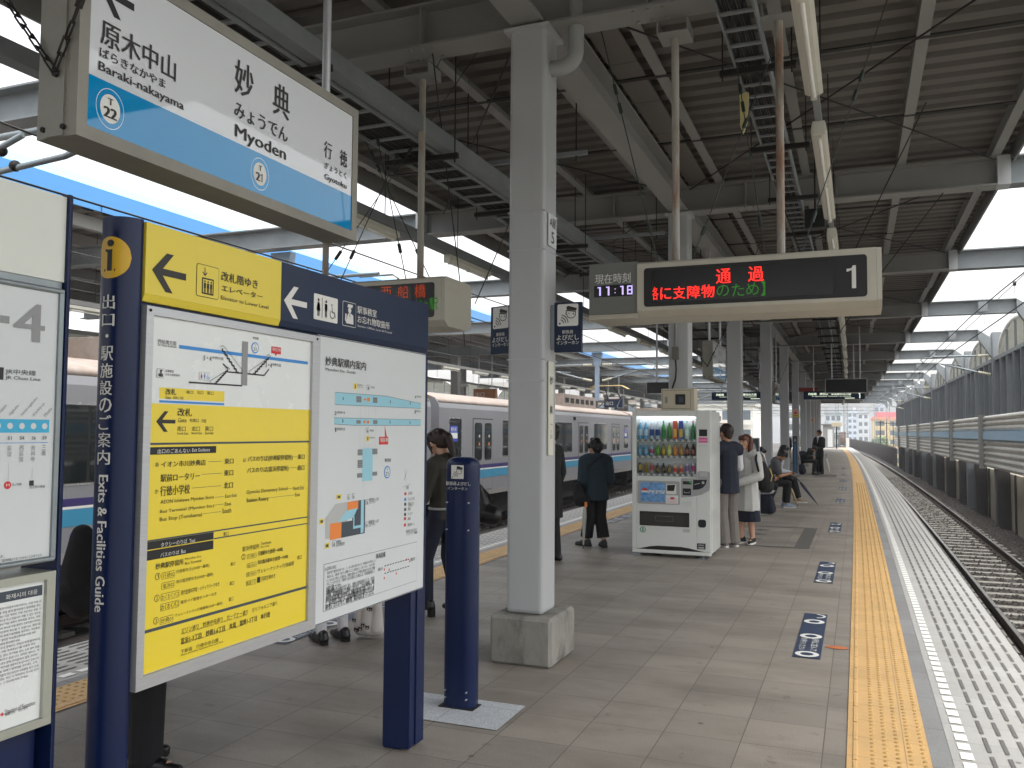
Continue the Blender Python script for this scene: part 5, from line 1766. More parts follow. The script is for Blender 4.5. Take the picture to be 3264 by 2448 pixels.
# ------------------------------------------------------------------ train at the far platform
m_train = mat('silver train body', '#8f9094', 0.42, 0.3, var=0.05, scale=1.2, stain=.12, stcol='#8f8b86')
m_trainlow = mat('grey train skirt', '#8f8c88', 0.5, 0.2, var=0.12, scale=2)
m_troof = mat('rust dusted train roof', '#8b8078', 0.7, var=0.22, scale=5, stain=.4, stcol='#7d685a')
m_under = mat('sooty underframe', '#1d1b1a', 0.85, var=0.4, scale=4)
m_tglass = mat('dark train glass', '#1c2122', 0.04, var=0.0, spec=0.8)
m_frame = mat('bright window frame', '#c9cacb', 0.25, 0.7, var=.05)
m_purple = mat('purple stripe', '#3a3365', .4, var=.04)
m_cyan2 = mat('train blue stripe', '#3d87a8', .4, var=.05, scale=3)
m_gasket_gap = mat('black gasket and gap shade', '#161616', .6, var=0)
def carriage(yc, lab):
    """20 m car, x = 0 on its centre line"""
    t = thing('train_carriage', lab, 'train car', (-10.8, yc, 0), 'carriages of the silver train')
    X_, H = -10.8, 9.78
    hw = 1.4
    prof = [(X_ - hw, -.14), (X_ + hw, -.14), (X_ + hw + .0, 2.16), (X_ + hw - .03, 2.28), (X_ + hw - .12, 2.38), (X_ - hw + .12, 2.38), (X_ - hw + .03, 2.28), (X_ - hw, 2.16)]
    b = MB(m_train)
    b.prism(prof, 'y', yc - H, yc + H)
    for s in (1, -1):
        xs = X_ + s * hw
        for z0, z1, m, d in ((.33, .552, m_cyan2, .003), (.555, .587, m_wpaint, .003), (.59, .69, m_purple, .003)):
            b.use(m)
            x0, x1 = sorted((xs, xs + s * d))
            b.box(x0, x1, yc - H, yc + H, z0, z1)
        b.use(m_trainlow)
        x0, x1 = sorted((xs, xs + s * .004))
        b.box(x0, x1, yc - H, yc + H, -.14, -.012)
    b.build('body', t, smooth=False)
    b = MB(m_troof)
    rp = [(X_ + hw - .03, 2.281), (X_ + hw - .13, 2.4), (X_ + .95, 2.52), (X_ + .4, 2.6), (X_ - .4, 2.6), (X_ - .95, 2.52), (X_ - hw + .13, 2.4), (X_ - hw + .03, 2.281)]
    b.prism(rp, 'y', yc - H + .02, yc + H - .02, smooth=True)
    b.build('roof', t)
    b = MB(m_troof)
    b.box(X_ - .95, X_ + .95, yc + 1.2, yc + 5.6, 2.5, 2.98)
    b.use(m_gasket_gap)
    for k in range(6):
        b.box(X_ + .945, X_ + .955, yc + 1.5 + k * .65, yc + 1.95 + k * .65, 2.66, 2.84)
    b.build('air_conditioner', t, bevel=.05)
    b = MB(m_under)
    b.box(X_ - 1.25, X_ + 1.2, yc - 6, yc + 6, -.75, -.145)
    b.build('underframe', t)
    for yy in (yc - 6.9, yc + 6.9):
        b = MB(m_under)
        b.box(X_ - .8, X_ + .8, yy - 1.6, yy + 1.6, -.62, -.3)
        for dy in (-1.05, 1.05):
            for sx in (-.566, .566):
                b.tube((X_ + sx - .06, yy + dy, -.57), (X_ + sx + .06, yy + dy, -.57), .43, 16)
        b.build('bogie', t)
    b = MB(m_gasket_gap)
    b.box(X_ - .45, X_ + .45, yc + H, yc + H + .24, -.1, 2.0)
    b.build('gangway', t)
    xs = X_ + hw
    for k in range(4):
        yd = yc - 7.1 + 4.72 * k
        b = MB(m_gasket_gap)
        b.box(xs + .003, xs + .0045, yd - .68, yd + .68, .002, 1.93)
        b.use(m_train)
        for s in (-1, 1):
            a, e = sorted((yd + s * .008, yd + s * .655))
            b.box(xs + .0045, xs + .012, a, e, .012, 1.905)
            for z0, z1, m in ((.33, .552, m_cyan2), (.555, .587, m_wpaint), (.59, .69, m_purple)):
                b.use(m).box(xs + .0122, xs + .0135, a, e, z0, z1)
            b.use(m_train)
        P = Print(b, PX(xs + .012), .002)
        for s in (-1, 1):
            a, e = sorted((yd + s * .1, yd + s * .56))
            P.rrect(m_gasket_gap, a - .02, .8, e + .02, 1.81, .09)
            P.rrect(m_tglass, a, .82, e, 1.79, .08, .002)
            u = (a + e) / 2 + .06
            P.rect(m_orange, u - .035, 1.2, u + .03, 1.28, .004)
            P.rect(m_lgrey, u - .04, 1.42, u + .04, 1.49, .004)
        b.build('door', t)
    wins = [(yc - 7.1 + 4.72 * (k + .5), .92) for k in range(3)] + [(yc - 8.85, .34), (yc + 8.85, .34)]
    for yw, w in wins:
        b = MB(m_frame)
        P = Print(b, PX(xs), .004)
        P.rrect(m_frame, yw - w - .05, .855, yw + w + .05, 1.93, .07)
        P.rrect(m_gasket_gap, yw - w - .015, .885, yw + w + .015, 1.9, .05, .002)
        f = b.build('window', t)
        b = MB(m_tglass)
        P = Print(b, PX(xs), .009)
        if w > .5:
            P.rrect(m_tglass, yw - w, .9, yw - .025, 1.885, .04)
            P.rrect(m_tglass, yw + .025, .9, yw + w, 1.885, .04)
        else:
            P.rrect(m_tglass, yw - w, .9, yw + w, 1.885, .04)
            P.rect(mat('blue seat notice', '#3b4aa8', .4, var=0), yw - w + .02, 1.32, yw + .12, 1.72, .002)
            P.rect(m_sheet, yw - w + .04, 1.4, yw + .1, 1.54, .003)
            P.text(m_wpaint, '優先席', yw - w + .05, 1.58, .33, .1, .01, .004)
        b.build('pane', f)
    b = MB(m_tglass)
    P = Print(b, PX(xs), .004)
    P.rect(m_tglass, yc + 1.05, 2.0, yc + 1.35, 2.12)
    P.rect(m_cyan2, yc - 1.5, 1.99, yc - 1.3, 2.14)
    P.rect(mat('purple number', '#5a5fa8', .5, var=0), yc - 3.4, .12, yc - 3.33, .2)
    b.build('small_plates', t)
    return t
cl = ['silver train carriage with blue and purple stripes behind the white machine', 'nearest silver train carriage, glimpsed between the navy posts at the left', 'silver train carriage glimpsed beyond the people near the machine', 'last visible silver train carriage far down the track']
cb = carriage(28.5, cl[0])
cb.location.x += cx(28.5)
cb.rotation_euler.z = .006
ca = dup(cb, (-10.8, 8.48, 0), cl[1], 0)
for yc, lb in ((48.5, cl[2]), (68.4, cl[3])):
    dup(cb, (-10.8 + cx(yc), yc, 0), lb, .00038 * (yc - 8))
b = MB(mat('blue car number', '#3f4aa0', .5, var=0))
Print(b, PX(-9.4), .004).text(MATS['blue car number'], '05', 8.2, .1, .3, .17, .0)
b.build('car_number', ca)
for i, (y0) in enumerate((39.6,)):
    t = thing('pantograph', 'folding pantograph raised on the roof of the silver train', 'pantograph', (-10.8, y0, 2.6))
    b = MB(m_dark)
    for s in (-.45, .45):
        b.path([(-10.8 + s, y0 - .8, 2.7), (-10.8 + s * .7, y0 + .5, 3.2), (-10.8 + s * .5, y0 - .5, 3.72)], .03, 6)
        b.box(-10.8 + s - .05, -10.8 + s + .05, y0 - 1.0, y0 + 1.0, 2.62, 2.7)
    b.build('arm', t)
    b = MB(mat('worn brass strip', '#b5a070', .5, .4, var=.1))
    for d in (-.18, .18):
        b.path([(-11.75, y0 - .5 + d, 3.58), (-11.45, y0 - .5 + d, 3.74), (-10.15, y0 - .5 + d, 3.74), (-9.85, y0 - .5 + d, 3.58)], .022, 6)
    b.build('contact_strip', t)

# ------------------------------------------------------------------ far platform with its own roof
g = MB(m_floor)
sweep(g, [(-19, -1.3), (-12.45, -1.3), (-12.25, -.2), (-12.25, 0), (-19, 0)], -10, 104, 3)
g.build('far_platform', kind='structure')
fr = thing('far_platform_canopy', 'dark roof with sky blue fascia over the platform beyond the train', 'roof', (-15.6, 40, 4.9))
m = MB(m_deck)
corrugate(m, -19.6, -11.86, -8, 82, 5.22, .4)
m.use(m_steel)
sweep(m, [(-19.6, 5.29), (-11.86, 5.29), (-11.86, 5.32), (-19.6, 5.32)], -8, 82, 3)
m.build('roof_deck', fr)
m = MB(m_fblue)
sweep(m, [(-11.82, 5.24), (-11.78, 5.24), (-11.83, 5.64), (-11.87, 5.64)], -8, 82, 3)
m.use(m_fblue_skylit)
sweep(m, [(-11.87, 5.641), (-11.832, 5.641), (-12.1, 5.88), (-12.14, 5.88)], -8, 82, 3)
m.use(m_dslate)
for i in range(30):
    y = -7 + i * 2.95
    c = cx(y)
    m.box(-11.85 + c, -11.776 + c, y, y + .012, 5.239, 5.36)
m.build('fascia', fr)
for x in (-19.3, -17.8, -16.4, -15, -13.5, -12.2):
    m = MB(m_steel)
    sweep(m, [(x - .07, 5.0), (x + .07, 5.0), (x + .07, 5.215), (x - .07, 5.215)], -8, 82, 3)
    m.build('purlin', fr)
for y in FR[1:-2]:
    c = cx(y)
    for x, lab in ((-14.4, 'front'), (-17.2, 'rear')):
        b = MB(m_steel)
        b.box(x - .15 + c, x + .15 + c, y - .15, y + .15, 0, ZB - .004)
        b.use(m_col).box(x - .17 + c, x + .17 + c, y - .17, y + .17, 0, .05)
        tag(b.build('far_column', bevel=.012), 'grey column of the %s row on the platform beyond the train' % lab, 'column', '%s row of far platform columns' % lab)
L0 = lamp(-13.0, 8.0, 3.72, 1.25, 'cream fluorescent lamp hanging over the edge of the far platform', 'lamps over the far platform edge')
for i in range(-2, 24):
    y = 8.0 + i * 2.6
    if i:
        dup(L0, (-13.0 + cx(y), y, 3.72))
L0 = lamp(-16.2, 8.0, 3.62, 1.25, 'cream fluorescent lamp hanging over the middle of the far platform', 'lamps over the far platform middle')
for i in range(-2, 24):
    y = 8.0 + i * 2.6
    if i:
        dup(L0, (-16.2 + cx(y), y, 3.62))
for x, z, nm in ((-13.0, 3.8, 'front'), (-16.2, 3.7, 'middle')):
    long_rail('lamp_rail', 'pale rail carrying the %s row of lamps over the far platform' % nm, 'rail', [(x - .05, z), (x + .05, z), (x + .05, z + .09), (x - .05, z + .09)], m_steel, -6, 80, [(x, z + .09, 5.2)])
for i, (x, y, s) in enumerate(((-12.6, 21, 0), (-12.7, 45, 1), (-15.0, 33, 0))):
    b = MB(mat('orange sign box', '#a86a3c', .5, var=.1) if not s else m_navyh)
    b.box(x, x + 1.0, y, y + .2, 2.9, 3.35)
    P = Print(b, PY(y), .002)
    P.text(m_wpaint, '出口', x + .1, 3.02, .4, .2, .01)
    b.use(m_silver)
    b.tube((x + .2, y + .1, 3.35), (x + .2, y + .1, 5.0), .02, 6)
    b.tube((x + .8, y + .1, 3.35), (x + .8, y + .1, 5.0), .02, 6)
    tag(b.build('hanging_sign'), ['small orange box sign hanging over the platform beyond the train', 'small navy box sign hanging far down the platform beyond the train', 'orange box sign deeper under the roof beyond the train'][i], 'sign')

# ------------------------------------------------------------------ noise barriers along both sides
m_ribs = mat('ribbed steel barrier', '#dcd9d1', 0.32, 0.45, var=0.1, scale=1.5, stain=.2, stcol='#827e76')
m_bstripe = mat('pale blue barrier band', '#9fc3dc', .45, var=.08, scale=1.5, stain=.2, stcol='#7d9db2')
m_panel2 = mat('slate grey steel wall', '#74797d', .5, .15, var=.14, scale=1.4, stain=.25, stcol='#7b7e80')
m_trans = mat('pale translucent sheet', '#e6e5e0', .5, var=.1, scale=2)
m_sootwall = mat('grimy concrete panel', '#b3a996', .9, var=.25, scale=1.2, bump=.2, bscale=18, stain=.55, stcol='#7a705f')
m_sootpost = mat('dark rusted post', '#3a3532', .8, var=.35, scale=3)
def barrier(x, s, y0, y1, lab):
    """x: track face of the ribs; s: +1 outward to +X, -1 outward to -X"""
    t = thing('noise_barrier', lab, 'noise barrier', (x, (y0 + y1) / 2, -1.3))
    def q(a):
        return a * s
    def rib(z0, z1, n):
        pr = []
        h = (z1 - z0) / n
        for i in range(n):
            for k in range(5):
                a = math.pi * k / 4
                pr.append((x - q(.06 * math.sin(a)), z0 + h * i + h * (k / 4) * .98 + .001))
        pr += [(x + q(.05), z1), (x + q(.05), z0)]
        return pr if s > 0 else pr[::-1]
    b = MB(m_ribs)
    sweep(b, rib(.56, 1.43, 5), y0, y1, 2.4, smooth=False)
    b.build('lower_ribs', t)
    b = MB(m_ribs)
    sweep(b, rib(1.7, 2.18, 3), y0, y1, 2.4)
    b.build('upper_ribs', t)
    b = MB(m_bstripe)
    pr = [(x - q(.07), 1.432), (x - q(.07), 1.698), (x + q(.05), 1.698), (x + q(.05), 1.432)]
    sweep(b, pr, y0, y1, 2.4)
    b.build('blue_band', t)
    yy = y0 + 1.1
    k = 0
    while yy < y1:
        c = cx(yy)
        b = MB(m_steel)
        a, e = sorted((x - q(.17), x + q(.02)))
        b.box(a + c, e + c, yy - .13, yy + .13, .5, 2.22)
        if k % 2:
            b.use(m_gasket_gap).box(a + c, e + c, yy + .131, yy + .32, .55, 2.19)  # black block stands in for the shade of the open gap beside the post
        b.build('barrier_post', t)
        yy += 8.45
        k += 1
    b = MB(m_sootwall)
    a, e = sorted((x + q(.38), x + q(.5)))
    sweep(b, [(a, -1.3), (e, -1.3), (e, .42), (a, .42)], y0, y1, 2.4)
    b.use(m_sootpost)
    yy = y0
    while yy < y1:
        c = cx(yy)
        a, e = sorted((x + q(.33), x + q(.379)))
        b.box(a + c, e + c, yy - .05, yy + .05, -1.3, .43)
        yy += 1.66
    b.build('base_wall', t)
    yy = y0 + 2.2
    while yy < y1:
        c = cx(yy)
        b = MB(m_sootpost)
        a, e = sorted((x + q(.02), x + q(.37)))
        b.box(a + c, e + c, yy - .16, yy + .16, -1.3, .55)
        b.build('base_post', t)
        yy += 4.6
    # upper steel wall with paler sheets, sill and vaults
    b = MB(m_panel2)
    yy = y0
    k = 0
    while yy < y1:
        c = cx(yy)
        a, e = sorted((x + q(.25), x + q(.29)))
        b.use(m_panel2 if k % 3 else m_trans)
        b.box(a + c, e + c, yy, yy + 1.09, 2.1, 3.86)
        b.use(m_panel2)
        a, e = sorted((x + q(.1), x + q(.249)))
        b.box(a + c, e + c, yy - .04, yy + .04, 2.1, 3.86)
        yy += 1.1
        k += 1
    b.build('upper_wall', t)
    b = MB(m_galvd)
    a, e = sorted((x + q(.12), x + q(.42)))
    sweep(b, [(a, 3.862), (e, 3.862), (e, 3.97), (a, 3.97)], y0, y1, 3)
    b.build('sill_beam', t)
    for f0, f1 in zip(FR[:-1], FR[1:]):
        if f0 < y0 - 3 or f1 > y1 + 3:
            continue
        ym = (f0 + f1) / 2
        c = cx(ym)
        w = (f1 - f0) / 2 - .45
        b = MB(m_wpaint)
        pts = [(x + q(.2) + c, ym + w * math.cos(R(q_)), 3.97 + .82 * math.sin(R(q_))) for q_ in range(0, 181, 12)]
        b.path(pts, .07, 6)
        b.use(m_trans)
        vs = []
        for p in pts:
            vs += [p, (p[0] + q(2.6), p[1], p[2])]
        b.add(vs, [(2 * i, 2 * i + 1, 2 * i + 3, 2 * i + 2) for i in range(len(pts) - 1)], True)
        b.use(m_galvd)
        for u in (-.5, 0, .5):
            h = .82 * math.sqrt(1 - u * u)
            b.box(x + q(.2) + c - .03, x + q(.2) + c + .03, ym + u * w - .03, ym + u * w + .03, 3.97, 3.97 + h)
        b.build('vault', t)
    for y in FR[1:]:
        if not y0 < y < y1:
            continue
        c = cx(y)
        b = MB(m_panel2)
        a, e = sorted((x + q(.08), x + q(.36)))
        b.box(a + c, e + c, y - .15, y + .15, -1.3, ZT - .1)
        b.build('wall_column', t)
    return t
barrier(3.92, 1, 13.5, 79.5, 'ribbed silver noise barrier with pale blue band right of the track')
barrier(-23.5, -1, -6, 82, 'silver noise barrier with blue band far beyond the train')

# ------------------------------------------------------------------ overhead line gear
m_ins = mat('cream insulator', '#cfcab2', .3, var=.05)
def insulator(b, p, q, n=6, r=.055):
    b.use(m_ins)
    p, q = Vector(p), Vector(q)
    pts, rr = [], []
    for i in range(n * 2 + 1):
        pts.append(p.lerp(q, i / (n * 2)))
        rr.append(r if i % 2 else r * .45)
    b.path(pts, rr, 8)
def bracket(x0, y, s, lab, post=None, grp=None):
    """arms from a post at x0 reaching s (+1/-1) over the track"""
    t = thing('overhead_bracket', lab, 'bracket', (x0, y, 3.4), grp)
    b = MB(m_galv)
    if post:
        b.box(x0 - .07, x0 + .07, y - .07, y + .07, post[0], post[1])
        b.box(x0 - .11, x0 + .11, y - .1, y + .1, post[1] - .5, post[1])
        b.build('post', t)
    for za, zb, L in ((4.05, 4.05, 1.75), (3.45, 3.82, 1.5)):
        b = MB(m_galv)
        p0 = Vector((x0 + s * .08, y, za))
        p1 = Vector((x0 + s * (.12 + .38), y, za + (zb - za) * .25))
        p2 = Vector((x0 + s * L, y, zb))
        b.tube(p1, p2, .028, 8)
        b.use(m_dark).tube(p0, p1, .018, 6)
        insulator(b, p0.lerp(p1, .1), p0.lerp(p1, .95))
        b.build('arm', t)
    b = MB(m_galv)
    b.path([(x0 + s * 1.4, y, 4.02), (x0 + s * 2.0, y, 4.02), (x0 + s * 2.1, y, 3.95), (x0 + s * 2.0, y, 3.86), (x0 + s * .95, y, 3.78)], .018, 6)
    b.build('steady_arm', t)
    return t
for i, y in enumerate((10.0, 30.2, 50.3, 70.4)):
    c = cx(y)
    if i:
        bracket(4.1 + c, y + .16, -1, ('nearest', 'middle', 'farthest')[i - 1] + ' overhead wire bracket with cream insulators on the right wall', (2.85, 4.7))
for i, y in enumerate((11.4, 30.2, 50.3, 70.4)):
    c = cx(y)
    w = ('leftmost', 'second', 'third', 'farthest')[i]
    t = thing('overhead_hanger', w + ' blue grey drop post hung from the beams between the left tracks', 'post', (-8.75 + c, y, 2.7))
    b = MB(mat('blue grey post', '#93a3b5', .5, .2, var=.1))
    b.box(-8.82 + c, -8.68 + c, y + .16, y + .3, 2.72, 4.5)
    b.prism([(-8.95 + c, 4.5), (-8.55 + c, 4.5), (-8.66 + c, 4.0), (-8.84 + c, 4.0)], 'y', y + .155, y + .305)
    b.build('post', t)
    for s in (1, -1):
        bracket(-8.75 + c + s * .07, y + .23, s, 'overhead wire arms with cream insulators %s the %s drop post' % ('on the near side of' if s > 0 else 'on the far side of', w))
# pipe arms near the top left of the picture
b = MB(m_galv)
b.path([(-8.3, 5.6, 4.32), (-6.6, 5.75, 4.42)], .035, 8)
b.path([(-7.9, 5.55, 3.95), (-6.75, 5.7, 4.1), (-6.5, 5.72, 4.17), (-6.42, 5.72, 4.3)], .03, 8)
b.path([(-7.9, 5.5, 4.02), (-7.2, 5.62, 4.33)], .03, 8)
b.use(m_dark)
for p in ((-7.75, 5.57, 4.0), (-7.45, 5.6, 4.2), (-7.3, 5.63, 4.05)):
    b.sphere(p, .055, 8, 6)
tag(b.build('pipe_arms'), 'clamped galvanised pipe arms under the left end of the big station sign', 'pipe arms')
def ohl(x, lab, pts_y, zc, zm):
    for nm, z, r in (('contact_wire', zc, .011), ('messenger_wire', zm, .011)):
        b = MB(m_wire)
        pts = []
        y = -10
        k = 0
        while y < 200:
            sag = 0 if nm == 'contact_wire' else .12 * (1 - ((y % 20) / 10 - 1) ** 2)
            pts.append((x + cx(y) + .12 * math.sin(y * .16), y, z - sag))
            y += 4
        b.path(pts, r, 5)
        tag(b.build(nm), '%s running above the %s track' % ('lower overhead wire' if nm == 'contact_wire' else 'upper overhead wire', lab), 'wire')
ohl(2.5, 'right hand', 0, 3.75, 4.3)
ohl(-6.87, 'empty left', 0, 3.75, 4.3)
ohl(-10.8, 'train\'s', 0, 3.78, 4.3)
# signal wire with black spools, from the right wall frames
b = MB(m_wire)
P0, P1 = Vector((3.55, 16, 5.2)), Vector((2.3, 70, 4.05))
b.path([P0, P1], .009, 5)
for f in (.12, .2, .3, .42, .56):
    p = P0.lerp(P1, f)
    b.tube(p + Vector((-.03, 0, 0)), p + Vector((.03, 0, 0)), .055, 10)
    b.tube(p, (p.x, p.y, p.z - .35), .005, 4)
tag(b.build('spool_wire'), 'sloping wire strung with black spool insulators above the right track', 'wire')

# ------------------------------------------------------------------ platform end and the town beyond
b = MB(m_beige)
c = 0
t = thing('sign_lamp_post', 'beige box on a dark post at the far end of the platform', 'post', (-2.0, 95, 0))
b.box(-2.46, -1.45, 94.8, 95.1, 2.28, 2.72)
b.build('box', t, bevel=.02)
b = MB(m_dark)
b.tube((-2.0, 94.95, 0), (-2.0, 94.95, 2.28), .07, 8)
b.build('post', t)
t = thing('platform_booth', 'pale grey booth standing at the end of the platform', 'booth', (-3.0, 100, 0))
b = MB(m_steel)
b.box(-3.5, -2.35, 99.6, 100.6, 0, 2.5)
b.build('wall', t)
b = MB(m_galvd)
b.box(-3.7, -2.2, 99.4, 100.8, 2.5, 2.6)
b.build('roof', t)
b = MB(m_sheet2)
b.box(-3.0, -2.5, 99.58, 99.598, .1, 2.0)
b.build('door', t)
t = thing('end_gate', 'brown slatted gate and railing closing the platform end', 'gate', (-1.7, 103, 0))
b = MB(mat('brown gate slat', '#7a6252', .7, var=.2))
for k in range(8):
    b.box(-1.85 + k * .085, -1.79 + k * .085, 103, 103.03, .55, 1.75)
b.build('gate_leaf', t)
b = MB(m_dark)
for k in range(16):
    b.tube((-2.9 + k * .13, 103.1, 0), (-2.9 + k * .13, 103.1, 1.6), .018, 5)
b.tube((-2.9, 103.1, 1.6), (-.95, 103.1, 1.6), .025, 5)
b.build('railing', t)
b = MB(m_wpaint)
b.box(-1.2, -.85, 102.6, 103, .0, 1.05)
tag(b.build('equipment_cabinet', bevel=.02), 'small white cabinet at the corner of the platform end', 'cabinet')
b = MB(mat('dark slatted fence', '#4f4a47', .8, var=.3, scale=2))
y = 79.6
while y < 240:
    c = cx(y) + .00006 * max(0, y - 80) ** 2
    b.box(4.0 + c, 4.08 + c, y, y + 1.5, -1.3, .35)
    b.box(3.93 + c, 4.0 + c, y + 1.5, y + 1.68, -1.3, .5)
    y += 1.7
tag(b.build('trackside_fence'), 'dark slatted fence along the right track beyond the barrier', 'fence')
b = MB(mat('dark slatted fence', '#4f4a47'))
y = 104
while y < 240:
    c = cx(y)
    b.box(-22.6 + c, -22.5 + c, y, y + 1.6, -1.3, .4)
    y += 1.7
tag(b.build('trackside_fence'), 'dark slatted fence left of the tracks far down the line', 'fence')

def house(x0, x1, y0, y1, z1, wall, roofc, lab, nm='apartment_building', floors=6, cols_=6, side=True, z0=-7):
    t = thing(nm, lab, 'building', ((x0 + x1) / 2, (y0 + y1) / 2, z0))
    b = MB(mat('wall ' + wall, wall, .8, var=.07, scale=.3))
    b.box(x0, x1, y0, y1, z0, z1)
    b.build('wall', t)
    b = MB(mat('roof ' + roofc, roofc, .7, var=.08, scale=.4))
    b.box(x0 - .25, x1 + .25, y0 - .25, y1 + .25, z1, z1 + .7)
    b.box(x0 + (x1 - x0) * .6, x1 - .5, y0 + 1, y1 - 1, z1 + .7, z1 + 2.2)
    b.build('roof', t)
    fh = (z1 - z0 - .6) / floors
    cw = (x1 - x0) / cols_
    wm = mat('far window glass', '#59636b', .15, var=.1, scale=.7)
    for i in range(floors):
        for k in range(cols_):
            b = MB(wm)
            zz = z0 + .8 + fh * i
            xx = x0 + cw * (k + .18)
            b.box(xx, xx + cw * .64, y0 - .03, y0 - .001, zz + fh * .25, zz + fh * .75)
            b.use(MATS['wall ' + wall]).box(xx - .1, xx + cw * .64 + .1, y0 - .5, y0 - .4, zz, zz + fh * .22)
            b.build('window', t)
    xs = x0 if x1 > 0 else x1
    return t
hs_ = [(3.6, 20, 232, 250, 5.0, '#d9c08c', '#d98a72', 'yellow ochre building with salmon roof beyond the right fence', 5, 5),
       (.2, 3.4, 300, 320, 8.0, '#c9ccd0', '#a9aeb5', 'pale banded office block left of the yellow building', 6, 2),
       (5.6, 9, 330, 345, 11, '#b9bec8', '#aab0ba', 'slim grey tower rising behind the yellow building', 7, 2),
       (-3.5, .0, 360, 380, 9.5, '#c6cdd8', '#b5bcc8', 'hazy blue grey tower block above the platform end', 7, 2),
       (-30, -14.6, 135, 150, 5.6, '#dedbd2', '#b9b4aa', 'white apartment block with balconies seen between the columns', 4, 6),
       (-50, -33, 150, 170, 7, '#c9bfb2', '#8f7f75', 'brownish apartment block behind the white one', 5, 6),
       (-14, -8.6, 190, 205, 9, '#d4d6d8', '#b0b2b4', 'pale grey apartment block right of the white one', 6, 3),
       (-75, -55, 140, 165, 8, '#d8d5cf', '#a9a6a0', 'long pale building far to the left', 5, 7),
       (-8.4, -4.2, 260, 280, 7, '#bfc7cc', '#9ca5ab', 'low blue grey block beyond the platform end', 5, 3),
       (22, 45, 210, 230, 4.5, '#cfc9bd', '#9b9287', 'cream building hidden behind the barrier at the right', 4, 6)]
for h in hs_:
    house(h[0], h[1], h[2], h[3], h[4], h[5], h[6], h[7], floors=h[8], cols_=h[9])
b = MB(mat('red rooftop', '#b5616a', .6, var=.05))
b.box(4.3, 12, 236, 245, 5.71, 7.0)
tag(b.build('rooftop_shed'), 'red rooftop structure on the yellow ochre building', 'rooftop')
def mast(x, y, h, lab):
    b = MB(m_galvd)
    for sx in (-.25, .25):
        b.tube((x + sx, y, -1.5), (x + sx, y, h), .05, 5)
    k = 0
    z = -1
    while z < h - .6:
        b.tube((x - .25 * (-1) ** k, y, z), (x + .25 * (-1) ** k, y, z + .6), .025, 4)
        z += .6
        k += 1
    tag(b.build('lattice_mast'), lab, 'mast', 'lattice masts beyond the platform')
for x, y in ((-1.6, 140), (-3.5, 175), (-13.5, 110), (-14.8, 150), (4.6, 150), (3.5, 190), (-6.5, 210)):
    mast(x, y, 7.5, 'slender grey lattice mast beside the line beyond the platform')
for i, x in enumerate((2.7, 3.6, 4.6, 5.7)):
    y = 118 + 6 * i
    b = MB(m_dark)
    b.tube((x, y, -2), (x, y, 3.2), .07, 6)
    b.box(x - .4, x + .4, y - .03, y + .03, 2.9, 3.0)
    tag(b.build('utility_pole'), 'dark utility pole behind the right fence', 'pole', 'utility poles behind the right fence')
# green cross spans over the line ahead
for y, z in ((112, 5.4), (140, 5.6), (170, 5.8)):
    b = MB(m_galvd)
    b.tube((-16 + cx(y), y, z), (5 + cx(y), y, z), .06, 5)
    b.tube((-16 + cx(y), y, z - 1), (5 + cx(y), y, z - 1), .04, 5)
    tag(b.build('cross_span'), 'thin steel span crossing the tracks beyond the platform', 'span', 'cross spans beyond the platform')
def bush(x, y, z, r, lab):
    rn = random.Random(int(x * 10 + y))
    t = thing('roadside_tree', lab, 'tree', (x, y, z - 2 * r - 3))
    b = MB(mat('bark', '#4a3d32', .9, var=.2))
    b.tube((x, y, z - 2 * r - 3), (x, y, z), .2, 6, .06)
    b.build('trunk', t)
    b = MB()
    ms = [mat('leaf light', '#6d8a4a', .7, var=.2), mat('leaf dark', '#3d5a2f', .7, var=.2)]
    for i in range(900):
        a, e = rn.uniform(0, 6.283), rn.uniform(-1, 1)
        d = r * rn.random() ** .5 * (1 + .25 * math.sin(3 * a))
        p = Vector((x + d * math.cos(a) * math.sqrt(1 - e * e), y + d * math.sin(a) * math.sqrt(1 - e * e), z + d * e * .8))
        u = Vector((rn.uniform(-1, 1), rn.uniform(-1, 1), rn.uniform(-1, 1))).normalized() * .22
        v = Vector((rn.uniform(-1, 1), rn.uniform(-1, 1), rn.uniform(-1, 1))).normalized() * .2
        b.use(ms[rn.random() < .5]).poly([p - u, p + v, p + u, p - v])
    b.build('crown', t)
bush(4.6, 205, -.3, 1.6, 'small green tree by the yellow ochre building')
bush(-19, 128, .2, 2.2, 'green tree in front of the white apartment block')
bush(-9.5, 178, -.5, 2.0, 'green tree low beyond the platform end')
